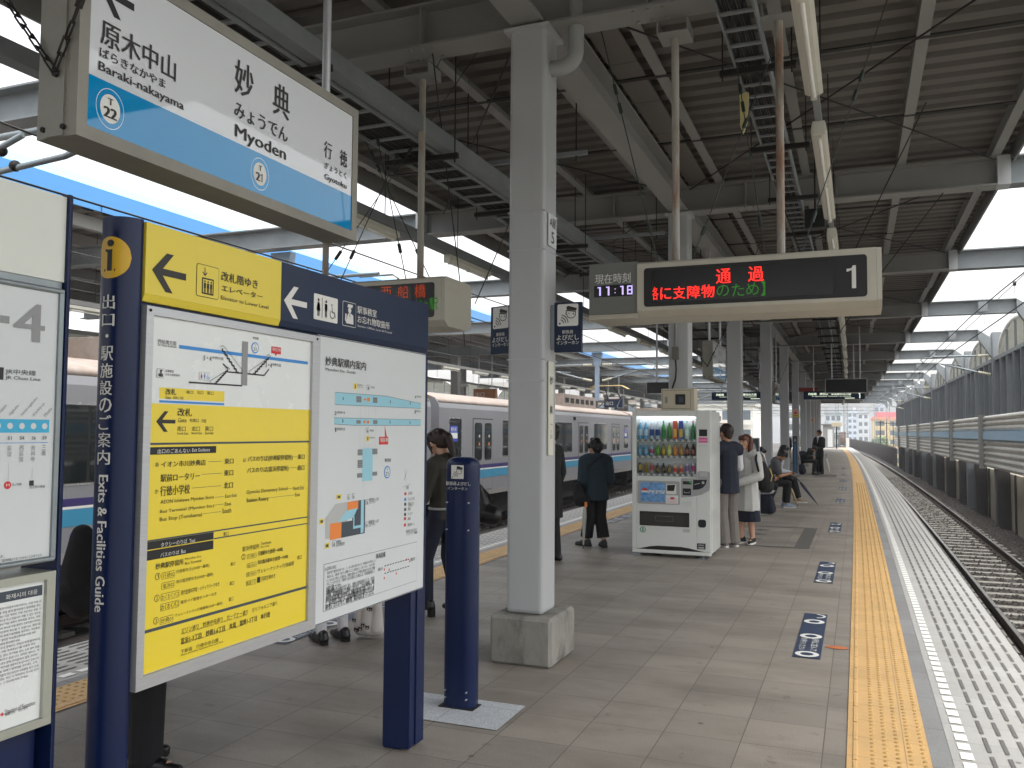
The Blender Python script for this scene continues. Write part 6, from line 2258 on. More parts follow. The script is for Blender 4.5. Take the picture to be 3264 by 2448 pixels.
# ------------------------------------------------------------------ people
m_skin = mat('skin', '#c69a80', .5, var=.06, scale=9)
m_skin2 = mat('tanned skin', '#b98b6d', .5, var=.06, scale=9)
def capsule(b, p, q, r0, r1, n=10, flat=1.0, side=None, fe=False):
    """tapered capsule from p to q; flat squeezes it across the direction side"""
    p, q = Vector(p), Vector(q)
    d = q - p
    L = d.length
    d = d / L if L > 1e-6 else Vector((0, 0, 1))
    s = Vector(side) if side else (Vector((1, 0, 0)) if abs(d.x) < .9 else Vector((0, 1, 0)))
    e = (s - d * s.dot(d)).normalized()
    g = d.cross(e)
    rings = []
    for a in (-90, -60, -30, 0):
        rings.append((p + d * (r0 * math.sin(R(a))), r0 * math.cos(R(a))))
    for a in ((0, 4) if fe else (0, 30, 60, 90)):
        rings.append((q + d * (r1 * math.sin(R(a))), r1 * math.cos(R(a))))
    vs, fs = [], []
    for c, r in rings:
        r = max(r, 1e-4)
        for k in range(n):
            t = 2 * math.pi * k / n
            vs.append(c + e * (r * math.cos(t)) + g * (r * flat * math.sin(t)))
    for i in range(len(rings) - 1):
        for k in range(n):
            k2 = (k + 1) % n
            fs.append((i * n + k, i * n + k2, (i + 1) * n + k2, (i + 1) * n + k))
    fs.append(tuple(range(n - 1, -1, -1)))
    fs.append(tuple((len(rings) - 1) * n + k for k in range(n)))
    b.add(vs, fs)

def fuse(name, caps, m, parent, vox=.012, it=3, label=None):
    """melt overlapping capsules into one continuous smooth surface"""
    b = MB(m)
    for c in caps:
        capsule(b, *c[:4], **(c[4] if len(c) > 4 else {}))
    me = bpy.data.meshes.new(name)
    me.from_pydata([tuple(v) for v in b.v], [], b.f)
    o = bpy.data.objects.new(name, me)
    COL.objects.link(o)
    r = o.modifiers.new('r', 'REMESH')
    r.mode = 'VOXEL'
    r.voxel_size = vox
    r.adaptivity = 0
    sm = o.modifiers.new('s', 'SMOOTH')
    sm.factor = .5
    sm.iterations = it
    dg = bpy.context.evaluated_depsgraph_get()
    m2 = bpy.data.meshes.new_from_object(o.evaluated_get(dg))
    bpy.data.objects.remove(o)
    bpy.data.meshes.remove(me)
    m2.name = name
    m2.materials.clear()
    m2.materials.append(m)
    m2.polygons.foreach_set('use_smooth', [True] * len(m2.polygons))
    m2.polygons.foreach_set('material_index', [0] * len(m2.polygons))
    o = bpy.data.objects.new(name, m2)
    COL.objects.link(o)
    o.parent = parent
    if label:
        o['label'] = label
    return o

def hand_caps(w, d, palm_n, s=1.0, curl=.6, mirror=1):
    """palm plus five unequal bent fingers from wrist w along d; palm_n points out of the palm"""
    w, d, n = Vector(w), Vector(d).normalized(), Vector(palm_n).normalized()
    sd = d.cross(n).normalized() * mirror
    k = w + d * .085 * s
    c = [(w, k, .021 * s, .026 * s, dict(side=sd, flat=.55))]
    c.append((w + d * .03 * s + sd * .018 * s, k + sd * .02 * s, .018 * s, .014 * s, dict(side=sd, flat=.75)))
    c.append((w + d * .03 * s - sd * .018 * s, k - sd * .02 * s, .018 * s, .014 * s, dict(side=sd, flat=.75)))
    for i, (o, L) in enumerate(((-.03, .058), (-.01, .076), (.01, .082), (.03, .072))):
        p = k + sd * o * s
        a = d
        for j, f in enumerate((.42, .32, .26)):
            a = (a * math.cos(curl * .8) + n * math.sin(curl * .8)).normalized() if j else (a * math.cos(curl * .5) + n * math.sin(curl * .5)).normalized()
            q = p + a * L * f * s
            c.append((p, q, .0088 * s, .0078 * s))
            p = q
    p = w + d * .03 * s + sd * .03 * s
    q = p + (d * .6 + sd * .75 + n * .25).normalized() * .035 * s
    r = q + (d * .9 + sd * .1 + n * .5).normalized() * .03 * s
    c += [(p, q, .013 * s, .0105 * s), (q, r, .0105 * s, .008 * s)]
    return c

def V(*a):
    return Vector(a)
def person(lab, loc, rot, P, skin=None, vox=.009, grp=None):
    """P: joints in metres, facing +Y before turning by rot; x to the person's right"""
    skin = skin or m_skin
    t = thing('person', lab, 'person', loc, grp)
    J = P
    hd = J['head']                      # centre of the skull
    f = J.get('face', V(0, 1, 0)).normalized()
    upv = J.get('headup', V(0, 0, 1))
    upv = (upv - f * upv.dot(f)).normalized()
    sd = f.cross(upv).normalized()
    ch, pe = J['chest'], J['pelvis']
    nb = ch + (hd - ch) * .45
    sw, hw = J.get('shw', .165), J.get('hipw', .085)
    fwd = J.get('fwd', V(0, 1, 0))
    rightv = fwd.cross(V(0, 0, 1)).normalized()
    body = [
        (hd, hd + upv * .015, .083, .083, dict(side=sd, flat=1.16)),
        (hd + f * .03 - upv * .04, hd + f * .052 - upv * .088, .058, .036),
        (hd + f * .085 - upv * .005, hd + f * .103 - upv * .032, .012, .0155),
        (hd + f * .088 - upv * .062 - sd * .016, hd + f * .088 - upv * .062 + sd * .016, .0085, .0085),
        (hd - sd * .08 - upv * .01, hd - sd * .083 - upv * .04, .014, .011),
        (hd + sd * .08 - upv * .01, hd + sd * .083 - upv * .04, .014, .011),
        (hd - upv * .06 - f * .015, ch + V(0, 0, .14) , .05, .055),
        (ch + V(0, 0, .1) - rightv * sw * .55, ch + V(0, 0, .1) + rightv * sw * .55, .07, .07, dict(side=V(0, 0, 1), flat=1.0)),
        (ch, pe + V(0, 0, .12), .128, .108, dict(side=rightv, flat=.72)),
        (pe + V(0, 0, .12), pe, .11, .13, dict(side=rightv, flat=.8)),
    ]
    for s, k in ((-1, 'l'), (1, 'r')):
        sh = ch + rightv * sw * s + V(0, 0, .09)
        el, wr = J['el' + k], J['wr' + k]
        body += [(sh, el, .05, .038), (el, wr, .037, .025)]
        J['sh' + k] = sh
        hv = J.get('hd' + k, (wr - el).normalized())
        body += hand_caps(wr, hv, J.get('pn' + k, -rightv * s), 1.0, J.get('curl', .6), 1 if s < 0 else -1)
        hip = pe + rightv * hw * s
        J['hip' + k] = hip
        kn, an = J['kn' + k], J['an' + k]
        body += [(hip, kn, .074, .055), (kn, kn.lerp(an, .35), .052, .053), (kn.lerp(an, .35), an, .053, .034)]
        td = J.get('toe' + k, fwd)
        body += [(an + V(0, 0, -.02) - td * .03, an + td * .13 + V(0, 0, -.045), .034, .022)]
    fuse('body', body, skin, t, vox)
    J['t'] = t
    J['sd'], J['f'], J['up'], J['rv'] = sd, f, upv, rightv
    if 'eyes' in J:
        for s in (-1, 1):
            b = MB(m_black)
            c = hd + f * .083 + sd * .031 * s + upv * .006
            b.sphere((0, 0, 0), .0095, 8, 6)
            b.v = [tuple(c + sd * v[0] * 1.3 + f * v[1] * .5 + upv * v[2] * .8) for v in b.v]
            o = b.build('eye')
            o.parent = t
        b = MB(mat('lip', '#a8605a', .5, var=0))
        b.sphere((0, 0, 0), .012, 10, 6)
        c = hd + f * .0935 - upv * .0625
        b.v = [tuple(c + sd * v[0] * 1.7 + f * v[1] * .5 + upv * v[2] * .5) for v in b.v]
        b.build('mouth').parent = t
    t.rotation_euler.z = rot
    return t, J

def top(J, m, hem, sleeve='long', ease=.017, flare=0.0, name='top', vox=.01, collar=True, hemw=0.0):
    ch, pe, rv = J['chest'], J['pelvis'], J['rv']
    sw = J.get('shw', .165)
    c = [
        (ch + V(0, 0, .1) - rv * sw * .7, ch + V(0, 0, .1) + rv * sw * .7, .07 + ease, .07 + ease, dict(side=V(0, 0, 1), flat=1.0)),
        (ch, pe + V(0, 0, .13), .132 + ease, .118 + ease, dict(side=rv, flat=.76)),
    ]
    tors = (pe + V(0, 0, .13) - ch).normalized()
    lo = pe + V(0, 0, .13)
    end = J.get('hemdir', V(0, 0, -1))
    c.append((lo, lo + end * (hem + .06), .13 + ease, .132 + ease + flare, dict(side=rv, flat=.82, fe=True)))
    if collar:
        c.append((ch + V(0, 0, .14), ch + (J['head'] - ch) * .55 + V(0, 0, -.01), .07 + ease * .4, .058 + ease * .3))
    for s, k in ((-1, 'l'), (1, 'r')):
        sh, el, wr = J['sh' + k], J['el' + k], J['wr' + k]
        if sleeve == 'long':
            c += [(sh, el, .056 + ease, .046 + ease), (el, el.lerp(wr, .96), .045 + ease, .031 + ease)]
        elif sleeve == 'short':
            c += [(sh, sh.lerp(el, .72), .056 + ease, .052 + ease)]
        else:
            c += [(sh, sh.lerp(el, .12), .056 + ease, .05 + ease)]
    return fuse(name, c, m, J['t'], vox)
def trousers(J, m, ease=.014, bell=0.0, crop=1.0, vox=.01, name='trousers'):
    pe, rv = J['pelvis'], J['rv']
    c = [(pe + V(0, 0, .1), pe, .112 + .006, .132 + .006, dict(side=rv, flat=.82))]
    for k in 'lr':
        hip, kn, an = J['hip' + k], J['kn' + k], J['an' + k]
        e2 = kn.lerp(an, crop)
        c += [(hip, kn, .084 + ease * .35, .06 + ease), (kn, e2 + V(0, 0, -.035 if crop > .97 else 0), .058 + ease, .046 + ease + bell, dict(fe=True))]
    return fuse(name, c, m, J['t'], vox)
def skirt(J, m, hem, r0=.14, r1=.19, vox=.01):
    pe, rv = J['pelvis'], J['rv']
    c = []
    for s in (-1, 0, 1):
        c.append((pe + V(0, 0, .08) + rv * .03 * s, V(pe.x, pe.y, hem) + rv * .08 * s, r0 - .03, r1 - .08, dict(side=rv, flat=.85, fe=True)))
    return fuse('skirt', c, m, J['t'], vox)
def shoes(J, m, sole=None, heel=0.0, high=0.0):
    for s, k in ((-1, 'l'), (1, 'r')):
        an = J['an' + k]
        td = J.get('toe' + k, J.get('fwd', V(0, 1, 0)))
        z = an.z - .045
        base = V(an.x, an.y, z)
        c = [(base - td * .045 + V(0, 0, .0), base + td * .08, .041, .039), (base + td * .08 - V(0, 0, .008), base + td * .165 - V(0, 0, .014), .038, .027), (base - td * .04 + V(0, 0, .03), base + td * .01 + V(0, 0, .035 + high), .036, .036)]
        o = fuse('shoe', c, m, J['t'], .008, 2)
        if sole:
            b = MB(sole)
            sdv = td.cross(V(0, 0, 1)).normalized()
            pts = []
            for a, w in ((-.085, .022), (-.06, .037), (.0, .036), (.08, .041), (.15, .036), (.185, .018)):
                pts.append((a, w))
            ring = [base + td * a + sdv * w for a, w in pts] + [base + td * a - sdv * w for a, w in reversed(pts)]
            vs = [V(p.x, p.y, max(.002, z - .042)) for p in ring] + [V(p.x, p.y, z - .016) for p in ring]
            n = len(ring)
            b.add(vs, [(i, (i + 1) % n, n + (i + 1) % n, n + i) for i in range(n)] + [tuple(range(n, 2 * n)), tuple(range(n - 1, -1, -1))])
            q = b.build('sole')
            q.parent = o
        if heel:
            b = MB(m)
            hb = base - td * .05
            b.prism([(hb.x - .024, hb.y - .026), (hb.x + .024, hb.y - .026), (hb.x + .024, hb.y + .026), (hb.x - .024, hb.y + .026)], 'z', .001, z - .01)
            q = b.build('heel')
            q.parent = o
def shirt_front(J, m, tie=None):
    ch, fw_ = J['chest'], J.get('fwd', V(0, 1, 0))
    c = [(ch + fw_ * .085 + V(-.03, 0, .15), ch + fw_ * .122 + V(0, 0, -.06), .022, .012), (ch + fw_ * .085 + V(.03, 0, .15), ch + fw_ * .122 + V(0, 0, -.06), .022, .012), (ch + fw_ * .075 + V(0, 0, .15), ch + fw_ * .12 + V(0, 0, .0), .035, .022), (ch + V(-.04, .03, .17), ch + V(.04, .03, .17), .05, .05)]
    fuse('shirt_front', c, m, J['t'], .009)
    if tie:
        fuse('necktie', [(ch + fw_ * .118 + V(0, 0, .13), ch + fw_ * .142 + V(0, 0, -.06), .011, .018)], tie, J['t'], .008)
def hair(J, m, kind, vox=.009):
    h, f, u, s = J['head'], J['f'], J['up'], J['sd']
    c = [(h - f * .012 + u * .02, h + u * .03 - f * .008, .092, .092, dict(side=s, flat=1.12)), (h - f * .045 - u * .03, h - f * .05 + u * .02, .07, .08)]
    if kind in ('short', 'crop'):
        c += [(h + f * .05 + u * .075, h + f * .02 + u * .085, .032, .04), (h - f * .06 - u * .06, h - f * .05, .05, .06)]
        for q in (-1, 1):
            c.append((h + s * .062 * q + u * .02 + f * .02, h + s * .066 * q + u * .05, .026, .034))
    if kind == 'mop':
        for a in range(0, 360, 30):
            d = s * math.cos(R(a)) + f * math.sin(R(a))
            c.append((h + d * .06 + u * (.05), h + d * .085 + u * (.02 if math.sin(R(a)) > .4 else -.03), .038, .03))
    if kind == 'curly':
        rn = random.Random(5)
        for i in range(60):
            a, e = rn.uniform(0, 6.28), rn.uniform(-.5, 1)
            d = s * math.cos(a) * math.sqrt(max(0, 1 - e * e)) + f * math.sin(a) * math.sqrt(max(0, 1 - e * e)) + u * e
            if d.dot(f) > .45 and e < .45:
                continue
            c.append((h + d * .085 + u * .01, h + d * .108 + u * .01, .026, .022))
    if kind == 'pony':
        c += [(h - f * .085 + u * .035, h - f * .135 - u * .02, .04, .042), (h - f * .135 - u * .02, h - f * .13 - u * .16, .042, .03), (h - f * .13 - u * .16, h - f * .1 - u * .25, .03, .01),
              (h + f * .055 + u * .055, h + f * .02 + u * .085, .035, .045)]
        for q in (-1, 1):
            c += [(h + s * .07 * q + f * .05 + u * .03, h + s * .078 * q + f * .03 - u * .1, .018, .008), (h + s * .065 * q + u * .0 - f * .02, h + s * .06 * q + u * .05, .03, .045)]
    if kind == 'long':
        c += [(h + f * .075 + u * .06 - s * .03, h + f * .075 + u * .06 + s * .03, .034, .034), (h + f * .085 + u * .035 - s * .045, h + f * .085 + u * .035 + s * .045, .018, .018)]
        for q in (-1, 1):
            c += [(h + s * .078 * q + u * .04 - f * .015, h + s * .088 * q - u * .1 - f * .015, .036, .034), (h + s * .088 * q - u * .1 - f * .015, h + s * .075 * q - u * .21 + f * .015, .036, .02)]
        c += [(h - f * .06, h - f * .06 - u * .19, .07, .05)]
    if kind == 'bob':
        for q in (-1, 1):
            c.append((h + s * .07 * q + u * .02 - f * .01, h + s * .075 * q - u * .06 - f * .01, .04, .035))
        c += [(h + f * .06 + u * .06 - s * .03, h + f * .06 + u * .06 + s * .03, .04, .04), (h - f * .06, h - f * .06 - u * .1, .06, .05)]
    return fuse('hair', c, m, J['t'], vox, 2)

def stand(h=1.62, lean=0.0, **k):
    s = h / 1.62
    J = dict(head=V(0, .02 + lean, 1.515) * s, chest=V(0, lean * .6, 1.2) * s, pelvis=V(0, 0, .86) * s,
             ell=V(-.21, -.02, 1.04) * s, wrl=V(-.2, .05, .82) * s, elr=V(.21, -.02, 1.04) * s, wrr=V(.2, .05, .82) * s,
             knl=V(-.085, .02, .47) * s, knr=V(.085, .02, .47) * s, anl=V(-.09, -.02, .088), anr=V(.09, -.02, .088))
    J.update(k)
    return J
def seated(z=.43, **k):
    J = dict(head=V(0, .14, z + .77), chest=V(0, .03, z + .44), pelvis=V(0, -.03, z + .1), ell=V(-.23, .1, z + .28), wrl=V(-.06, .34, z + .24), elr=V(.23, .1, z + .28), wrr=V(.06, .34, z + .24),
             knl=V(-.11, .42, z + .08), knr=V(.11, .42, z + .08), anl=V(-.11, .38, .088), anr=V(.11, .38, .088))
    J.update(k)
    return J
def cloth(n, c, **k):
    return mat(n, c, k.pop('rough', .85), var=k.pop('var', .12), scale=k.pop('scale', 7), bump=.25, bscale=45, **k)
m_hair = mat('black hair', '#181312', .45, var=.3, scale=40, stretch=(1, 1, .15))
m_hairb = mat('dark brown hair', '#2f1e18', .45, var=.3, scale=40, stretch=(1, 1, .15))
m_hairr = mat('chestnut hair', '#5d3220', .42, var=.3, scale=40, stretch=(1, 1, .15))
c_black = cloth('black cloth', '#17171a')
c_denim = cloth('dark denim', '#1c2132')
c_olive = cloth('dark olive knit', '#36332b')
c_teal = cloth('dark blue jacket', '#22333d')
c_navy = cloth('navy cloth', '#1b2030')
c_grey = cloth('grey chino', '#77706a')
c_tee = cloth('grey tee', '#5b5a5c')
c_pale = cloth('pale grey coat', '#b9b8b4')
c_white = cloth('white cotton', '#d4d2d6')
c_lav = cloth('pale lavender cotton', '#b9bcc6')
c_blue = cloth('royal blue cloth', '#263a66')
m_shoeb = mat('black leather', '#141313', .35, var=.1)
m_canvas = cloth('black canvas', '#222020')
m_bcanvas = cloth('blue grey canvas', '#8390a6')
m_sole = mat('white rubber', '#cfcdc8', .6, var=.05)
m_tan = mat('taupe suede', '#8a7a68', .8, var=.1)

def umbrella(name, lab, top_, tip, m, r=.035, crook=True, mh=None):
    """closed umbrella, handle at top_, ferrule at tip (world)"""
    t = thing(name, lab, 'umbrella', tip)
    a, b_ = Vector(top_), Vector(tip)
    b = MB(m)
    p = lambda f: a.lerp(b_, f)
    b.path([p(.2), p(.26), p(.4), p(.7), p(.93)], [.012, r * .8, r, r * .7, .008], 10)
    b.build('canopy', t)
    b = MB(mh or m_dark)
    b.tube(p(.02), p(1), .005, 6)
    b.build('shaft', t)
    b = MB(mh or m_dark)
    if crook:
        d = (a - b_).normalized()
        sdv = Vector((.8, .6, 0))
        pts = [p(.18), p(.03)]
        for i in range(1, 7):
            q = R(30 * i)
            pts.append(p(.03) + d * (.035 * math.sin(q)) + sdv * (.035 - .035 * math.cos(q)))
        b.path(pts, .009, 6)
    else:
        b.tube(p(.16), p(0), .011, 8)
    b.build('handle', t)
    return t
def soft_bag(name, lab, cat, caps, m, loc, vox=.012):
    t = thing(name, lab, cat, loc)
    o = fuse('bag_body', [(Vector(c[0]) - Vector(loc), Vector(c[1]) - Vector(loc)) + tuple(c[2:]) for c in caps], m, t, vox)
    return t
def strap(t, pts, m, r=.014):
    b = MB(m)
    b.path(pts, r, 6)
    return b.build('strap', t)

# 1. young woman with a ponytail behind the bollard
a_ = R(72)
t, J = person('woman with a dark ponytail, olive top and jeans reading her phone behind the bollard', (-3.33, 6.75, 0), a_, stand(1.64,
    head=V(.0, .1, 1.5), face=V(0, .85, -.42), chest=V(0, .0, 1.2), ell=V(-.21, .06, 1.02), wrl=V(-.1, .3, 1.1), elr=V(.2, -.03, 1.03), wrr=V(.2, .06, .8),
    hdl=V(.1, .8, .3), pnl=V(.2, -.3, 1), anl=V(-.08, .12, .13), knl=V(-.08, .14, .5), anr=V(.08, -.1, .13), knr=V(.08, .03, .5)))
hair(J, m_hairb, 'pony')
top(J, c_olive, .1, flare=.005)
trousers(J, c_denim, .008, 0, .98)
shoes(J, m_shoeb, None, .05)
b = MB(m_silver)
b.path([(.15 * math.cos(R(q)), .13 * math.sin(R(q)) * .9, .93) for q in range(0, 361, 15)], .012, 6)
b.build('belt').parent = t
o = thing('smartphone', 'dark smartphone held by the woman with the ponytail', 'phone', (-3.71, 6.79, 1.13))
b = MB(m_black)
b.box(-3.745, -3.735, 6.74, 6.81, 1.09, 1.23)
b.build('case', o, bevel=.004)
soft_bag('handbag', 'black handbag on the far side of the woman with the ponytail', 'bag', [((-3.12, 6.98, .88), (-2.98, 6.98, .86), .1, .09, dict(side=(1, 0, 0), flat=.8)), ((-3.1, 6.97, 1.1), (-3.05, 6.98, .9), .03, .07)], m_shoeb, (-3.05, 6.98, .75))
strap(bpy.context.scene.objects['handbag'], [(-3.12, 6.98, 1.0), (-3.2, 6.94, 1.2), (-3.26, 6.92, 1.345), (-3.2, 6.97, 1.22), (-2.98, 6.98, 1.0)], m_shoeb, .011)

# 2. person mostly hidden by the nearest column
t, J = person('man in a long black coat almost hidden behind the nearest column', (-3.5, 10.05, 0), R(80), stand(1.7, anl=V(-.09, .05, .088)), m_skin2, .014)
hair(J, m_hair, 'crop', .014)
top(J, c_black, .42, flare=.02, vox=.014)
trousers(J, c_black, .02, vox=.014)
shoes(J, m_shoeb)

# 3. older woman with curly hair
t, J = person('short woman with black curly hair, dark blue jacket and bag waiting near the edge', (-3.4, 11.62, 0), R(38), stand(1.5, face=V(-.45, .9, .0), shw=.17,
    head=V(0, .03, 1.385), chest=V(0, -.01, 1.1), pelvis=V(0, 0, .79), ell=V(-.205, -.03, .93), wrl=V(-.17, .12, .78), elr=V(.205, -.02, .93), wrr=V(.12, .15, .82), hipw=.09, toel=V(-.5, .85, 0).normalized(), toer=V(.1, 1, 0).normalized(), anl=V(-.1, .1, .088), anr=V(.1, -.06, .088)))
hair(J, m_hair, 'curly', .009)
top(J, c_teal, .2, ease=.03, flare=.035)
trousers(J, c_black, .024, .02, .86)
shoes(J, mat('grey black sneaker', '#2e2d2d', .6, var=.2), mat('dark rubber sole', '#26241f', .8, var=.1))
o = soft_bag('shoulder_bag', 'black shoulder bag with an orange tag hanging by the curly haired woman', 'bag', [((-3.6, 11.42, .83), (-3.55, 11.4, .66), .07, .1, dict(side=(1, .3, 0), flat=.7)), ((-3.55, 11.4, .66), (-3.48, 11.4, .64), .09, .08)], c_black, (-3.55, 11.4, .55))
strap(o, [(-3.55, 11.42, .86), (-3.5, 11.44, 1.05), (-3.38, 11.5, 1.18), (-3.27, 11.52, 1.27)], c_black, .012)
b = MB(m_orange)
b.box(-3.455, -3.42, 11.28, 11.295, .57, .64)
b.build('tag', o)
umbrella('umbrella', 'closed pale umbrella standing beside the curly haired woman', (-3.47, 11.36, .72), (-3.49, 11.34, .005), mat('translucent umbrella', '#b5b2aa', .35, var=.15), .03)

# 4. man in a navy vest, grey trousers
t, J = person('man in a navy vest and grey trousers standing behind the vending machine', (-1.71, 12.42, 0), R(48), stand(1.72, shw=.19, face=V(-.1, 1, 0), ell=V(-.24, .03, 1.1), wrl=V(-.16, .24, 1.0), elr=V(.25, .03, 1.1), wrr=V(.17, .24, 1.0)), m_skin2)
hair(J, m_hairb, 'crop')
top(J, c_white, .08, 'long', .012, name='shirt')
top(J, c_navy, .22, 'none', .034, .02, name='vest')
trousers(J, c_grey, .03, .022)
shoes(J, c_grey, m_sole)
# 5. person with a backpack behind him
t, J = person('black haired man in a royal blue top with a backpack beside the navy vest man', (-2.02, 13.35, 0), R(-35), stand(1.7, shw=.19), m_skin2)
hair(J, m_hair, 'mop')
top(J, c_blue, .16, 'long', .022)
trousers(J, c_black, .02)
shoes(J, m_shoeb)
soft_bag('backpack', 'black backpack worn by the man in the royal blue top', 'backpack', [((-1.98, 13.17, 1.26), (-1.96, 13.15, .95), .13, .15, dict(side=(1, .2, 0), flat=.8))], c_black, (-1.97, 13.16, .85))

# 6. woman in a pale coat
t, J = person('woman with chestnut hair in a pale grey coat and navy skirt holding an umbrella', (-1.49, 12.86, 0), R(152), stand(1.57, face=V(.12, .98, .1), head=V(0, .03, 1.46), chest=V(0, 0, 1.17), pelvis=V(0, 0, .84), shw=.15, eyes=1,
    ell=V(-.22, .03, .98), wrl=V(-.02, .24, .88), elr=V(.2, .04, .98), wrr=V(.06, .25, .9), hdl=V(.55, .5, -.2), hdr=V(-.2, .5, -.6), pnl=V(0, -1, 0), pnr=V(-1, -.2, 0), knl=V(-.06, .02, .46), knr=V(.06, .02, .46), anl=V(-.05, -.05, .088), anr=V(.09, .03, .088), toer=V(.25, 1, 0).normalized(), toel=V(-.35, 1, 0).normalized()), None, .008)
hair(J, m_hairr, 'long', .008)
skirt(J, c_navy, .33, .14, .21)
top(J, c_white, .1, 'none', .012, name='blouse')
b_ = top(J, c_pale, .42, 'long', .026, .035, name='coat', collar=False)
shoes(J, m_canvas, m_sole, 0, -.01)
o = thing('backpack', 'black backpack with a gold zip on the woman in the pale coat', 'backpack', (-1.29, 13.05, .8))
fuse('bag_body', [(V(-.02, .0, .3), V(.02, .02, .05), .1, .13, dict(side=(.6, -.5, 0), flat=.8)), (V(.05, .03, .2), V(.06, .03, .02), .08, .1)], c_black, o, .012)
strap(o, [(-1.3, 12.9, .95), (-1.31, 12.68, 1.05), (-1.345, 12.67, 1.22), (-1.34, 12.78, 1.335), (-1.33, 12.93, 1.3), (-1.31, 13.03, 1.15)], c_black, .016)
b = MB(mat('gold zip', '#c2a65a', .4, .6, var=.1))
b.path([(-1.19, 13.03, 1.08), (-1.15, 13.0, .98), (-1.17, 12.97, .9)], .008, 6)
b.build('zip', o)
umbrella('umbrella', 'long clear plastic umbrella hanging from the hands of the woman in the pale coat', (-1.67, 12.66, .86), (-1.66, 12.6, .03), mat('clear vinyl', '#b9b6ae', .25, var=.12, spec=.7), .04, True, m_wpaint)

# ------------------------------------------------------------------ seats and the people on them
def bench(x, y0, n, lab):
    t = thing('seat_row', lab, 'bench', (x, y0, 0))
    L = n * .52
    b = MB(m_silver)
    b.path([(x - .3, y0 - .06, .0), (x - .3, y0 - .06, 1.1), (x - .26, y0 - .06, 1.2), (x - .18, y0 - .06, 1.24), (x - .02, y0 - .06, 1.24), (x + .06, y0 - .06, 1.18), (x + .1, y0 - .06, 1.05), (x + .2, y0 - .06, .55), (x + .22, y0 - .06, .44)], .022, 8)
    b.build('end_rail', t)
    b = MB(m_silver)
    b.box(x - .16, x - .1, y0, y0 + L, .34, .4)
    b.build('beam', t)
    for k in range(max(2, n // 2)):
        yy = y0 + .2 + k * (L - .4) / max(1, n // 2 - 1 if n > 3 else 1)
        b = MB(m_silver)
        b.box(x - .17, x - .09, yy - .04, yy + .04, 0, .34)
        b.box(x - .35, x + .12, yy - .04, yy + .04, 0, .025)
        b.build('leg', t)
    ms = mat('grey plastic seat', '#8b8d8e', .45, var=.05)
    for k in range(n):
        b = MB(ms)
        ya = y0 + k * .52 + .02
        prof = [(x + .2, .425), (x + .16, .445), (x - .2, .425), (x - .26, .46), (x - .36, .8), (x - .39, .8), (x - .3, .43), (x - .24, .4), (x + .16, .415)]
        b.prism(prof, 'y', ya, ya + .48)
        b.build('seat', t)
    return t
def side_post(x, y, lab):
    t = thing('partition_panel', lab, 'partition', (x, y, 0))
    b = MB(m_silver)
    b.box(x - .1, x + .1, y - .03, y + .03, 0, 1.5)
    b.build('frame', t, bevel=.008)
    b = MB(m_dslate)
    b.box(x - .085, x + .085, y - .034, y - .0305, .06, 1.48)
    P = Print(b, PY(y - .034), .001)
    P.rect(mat('bright blue stripe', '#2f78ad', .4, var=0), x - .035, .06, x + .035, 1.2)
    P.poly(m_lgrey, [(x - .05, 1.27), (x + .05, 1.27), (x, 1.37)])
    P.poly(m_lgrey, [(x - .03, 1.33), (x + .03, 1.33), (x, 1.41)], .0005)
    b.build('panel', t)
bench(-1.75, 17.3, 6, 'row of grey seats with a bent steel end rail under the seated young men')
side_post(-1.83, 17.0, 'slate partition panel with blue stripe just behind the woman in the pale coat')
bench(-2.25, 34.8, 4, 'farther row of seats piled with dark bags beside the suited man')
side_post(-2.2, 34.4, 'slender slate panel with bright blue stripe left of the suited man')
ux = R(-80)
def sitter(lab, x, y, rot, J, hairk, mh, topm, slv, tro, sho, sk=None, vox=.011):
    t, J = person(lab, (x, y, 0), rot, J, sk or m_skin2, vox)
    hair(J, mh, hairk, vox)
    top(J, topm, .07, slv, .02, vox=.012)
    trousers(J, tro, .018, .006, .93, vox=.012)
    return t, J
t, J = sitter('young man in a grey tee bent over his phone on the nearer seats', -1.82, 19.35, R(-78), seated(.44, head=V(0, .33, 1.13), face=V(0, .75, -.65), chest=V(0, .17, .87), hemdir=V(0, -.25, -1).normalized(), wrl=V(-.05, .46, .72), wrr=V(.05, .46, .72), ell=V(-.23, .24, .68), elr=V(.23, .24, .68)), 'mop', m_hair, c_tee, 'short', c_black, None)
shoes(J, m_bcanvas, m_sole)
t, J = sitter('young man in a pale lavender shirt seated beyond the man in the grey tee', -1.8, 20.9, R(-80), seated(.44, head=V(0, .22, 1.2), face=V(0, .8, -.6), chest=V(0, .1, .9), hemdir=V(0, -.15, -1).normalized(), anl=V(-.12, .5, .088), anr=V(.12, .52, .088)), 'short', m_hair, c_lav, 'long', c_black, None)
shoes(J, m_tan, m_sole)
t, J = sitter('dark haired passenger in black seated at the near end of the grey seats', -1.95, 18.35, R(-85), seated(.44, head=V(0, .1, 1.19), face=V(-.2, .9, -.4), anl=V(-.1, .18, .088), anr=V(.1, .2, .088), knl=V(-.1, .36, .5), knr=V(.1, .36, .5)), 'bob', m_hair, c_navy, 'long', c_black, None)
shoes(J, m_shoeb)
o = soft_bag('tote_bag', 'dark bag on the lap of the young man in the grey tee', 'bag', [((-1.45, 19.4, .66), (-1.4, 19.55, .66), .08, .09), ((-1.42, 19.5, .62), (-1.36, 19.45, .62), .07, .07)], c_black, (-1.42, 19.45, .56))
o = thing('smartphone', 'phone in the hands of the young man in the grey tee', 'phone', (-1.25, 19.45, .77))
b = MB(m_black)
b.box(-1.3, -1.22, 19.38, 19.52, .775, .785)
b.build('case', o)
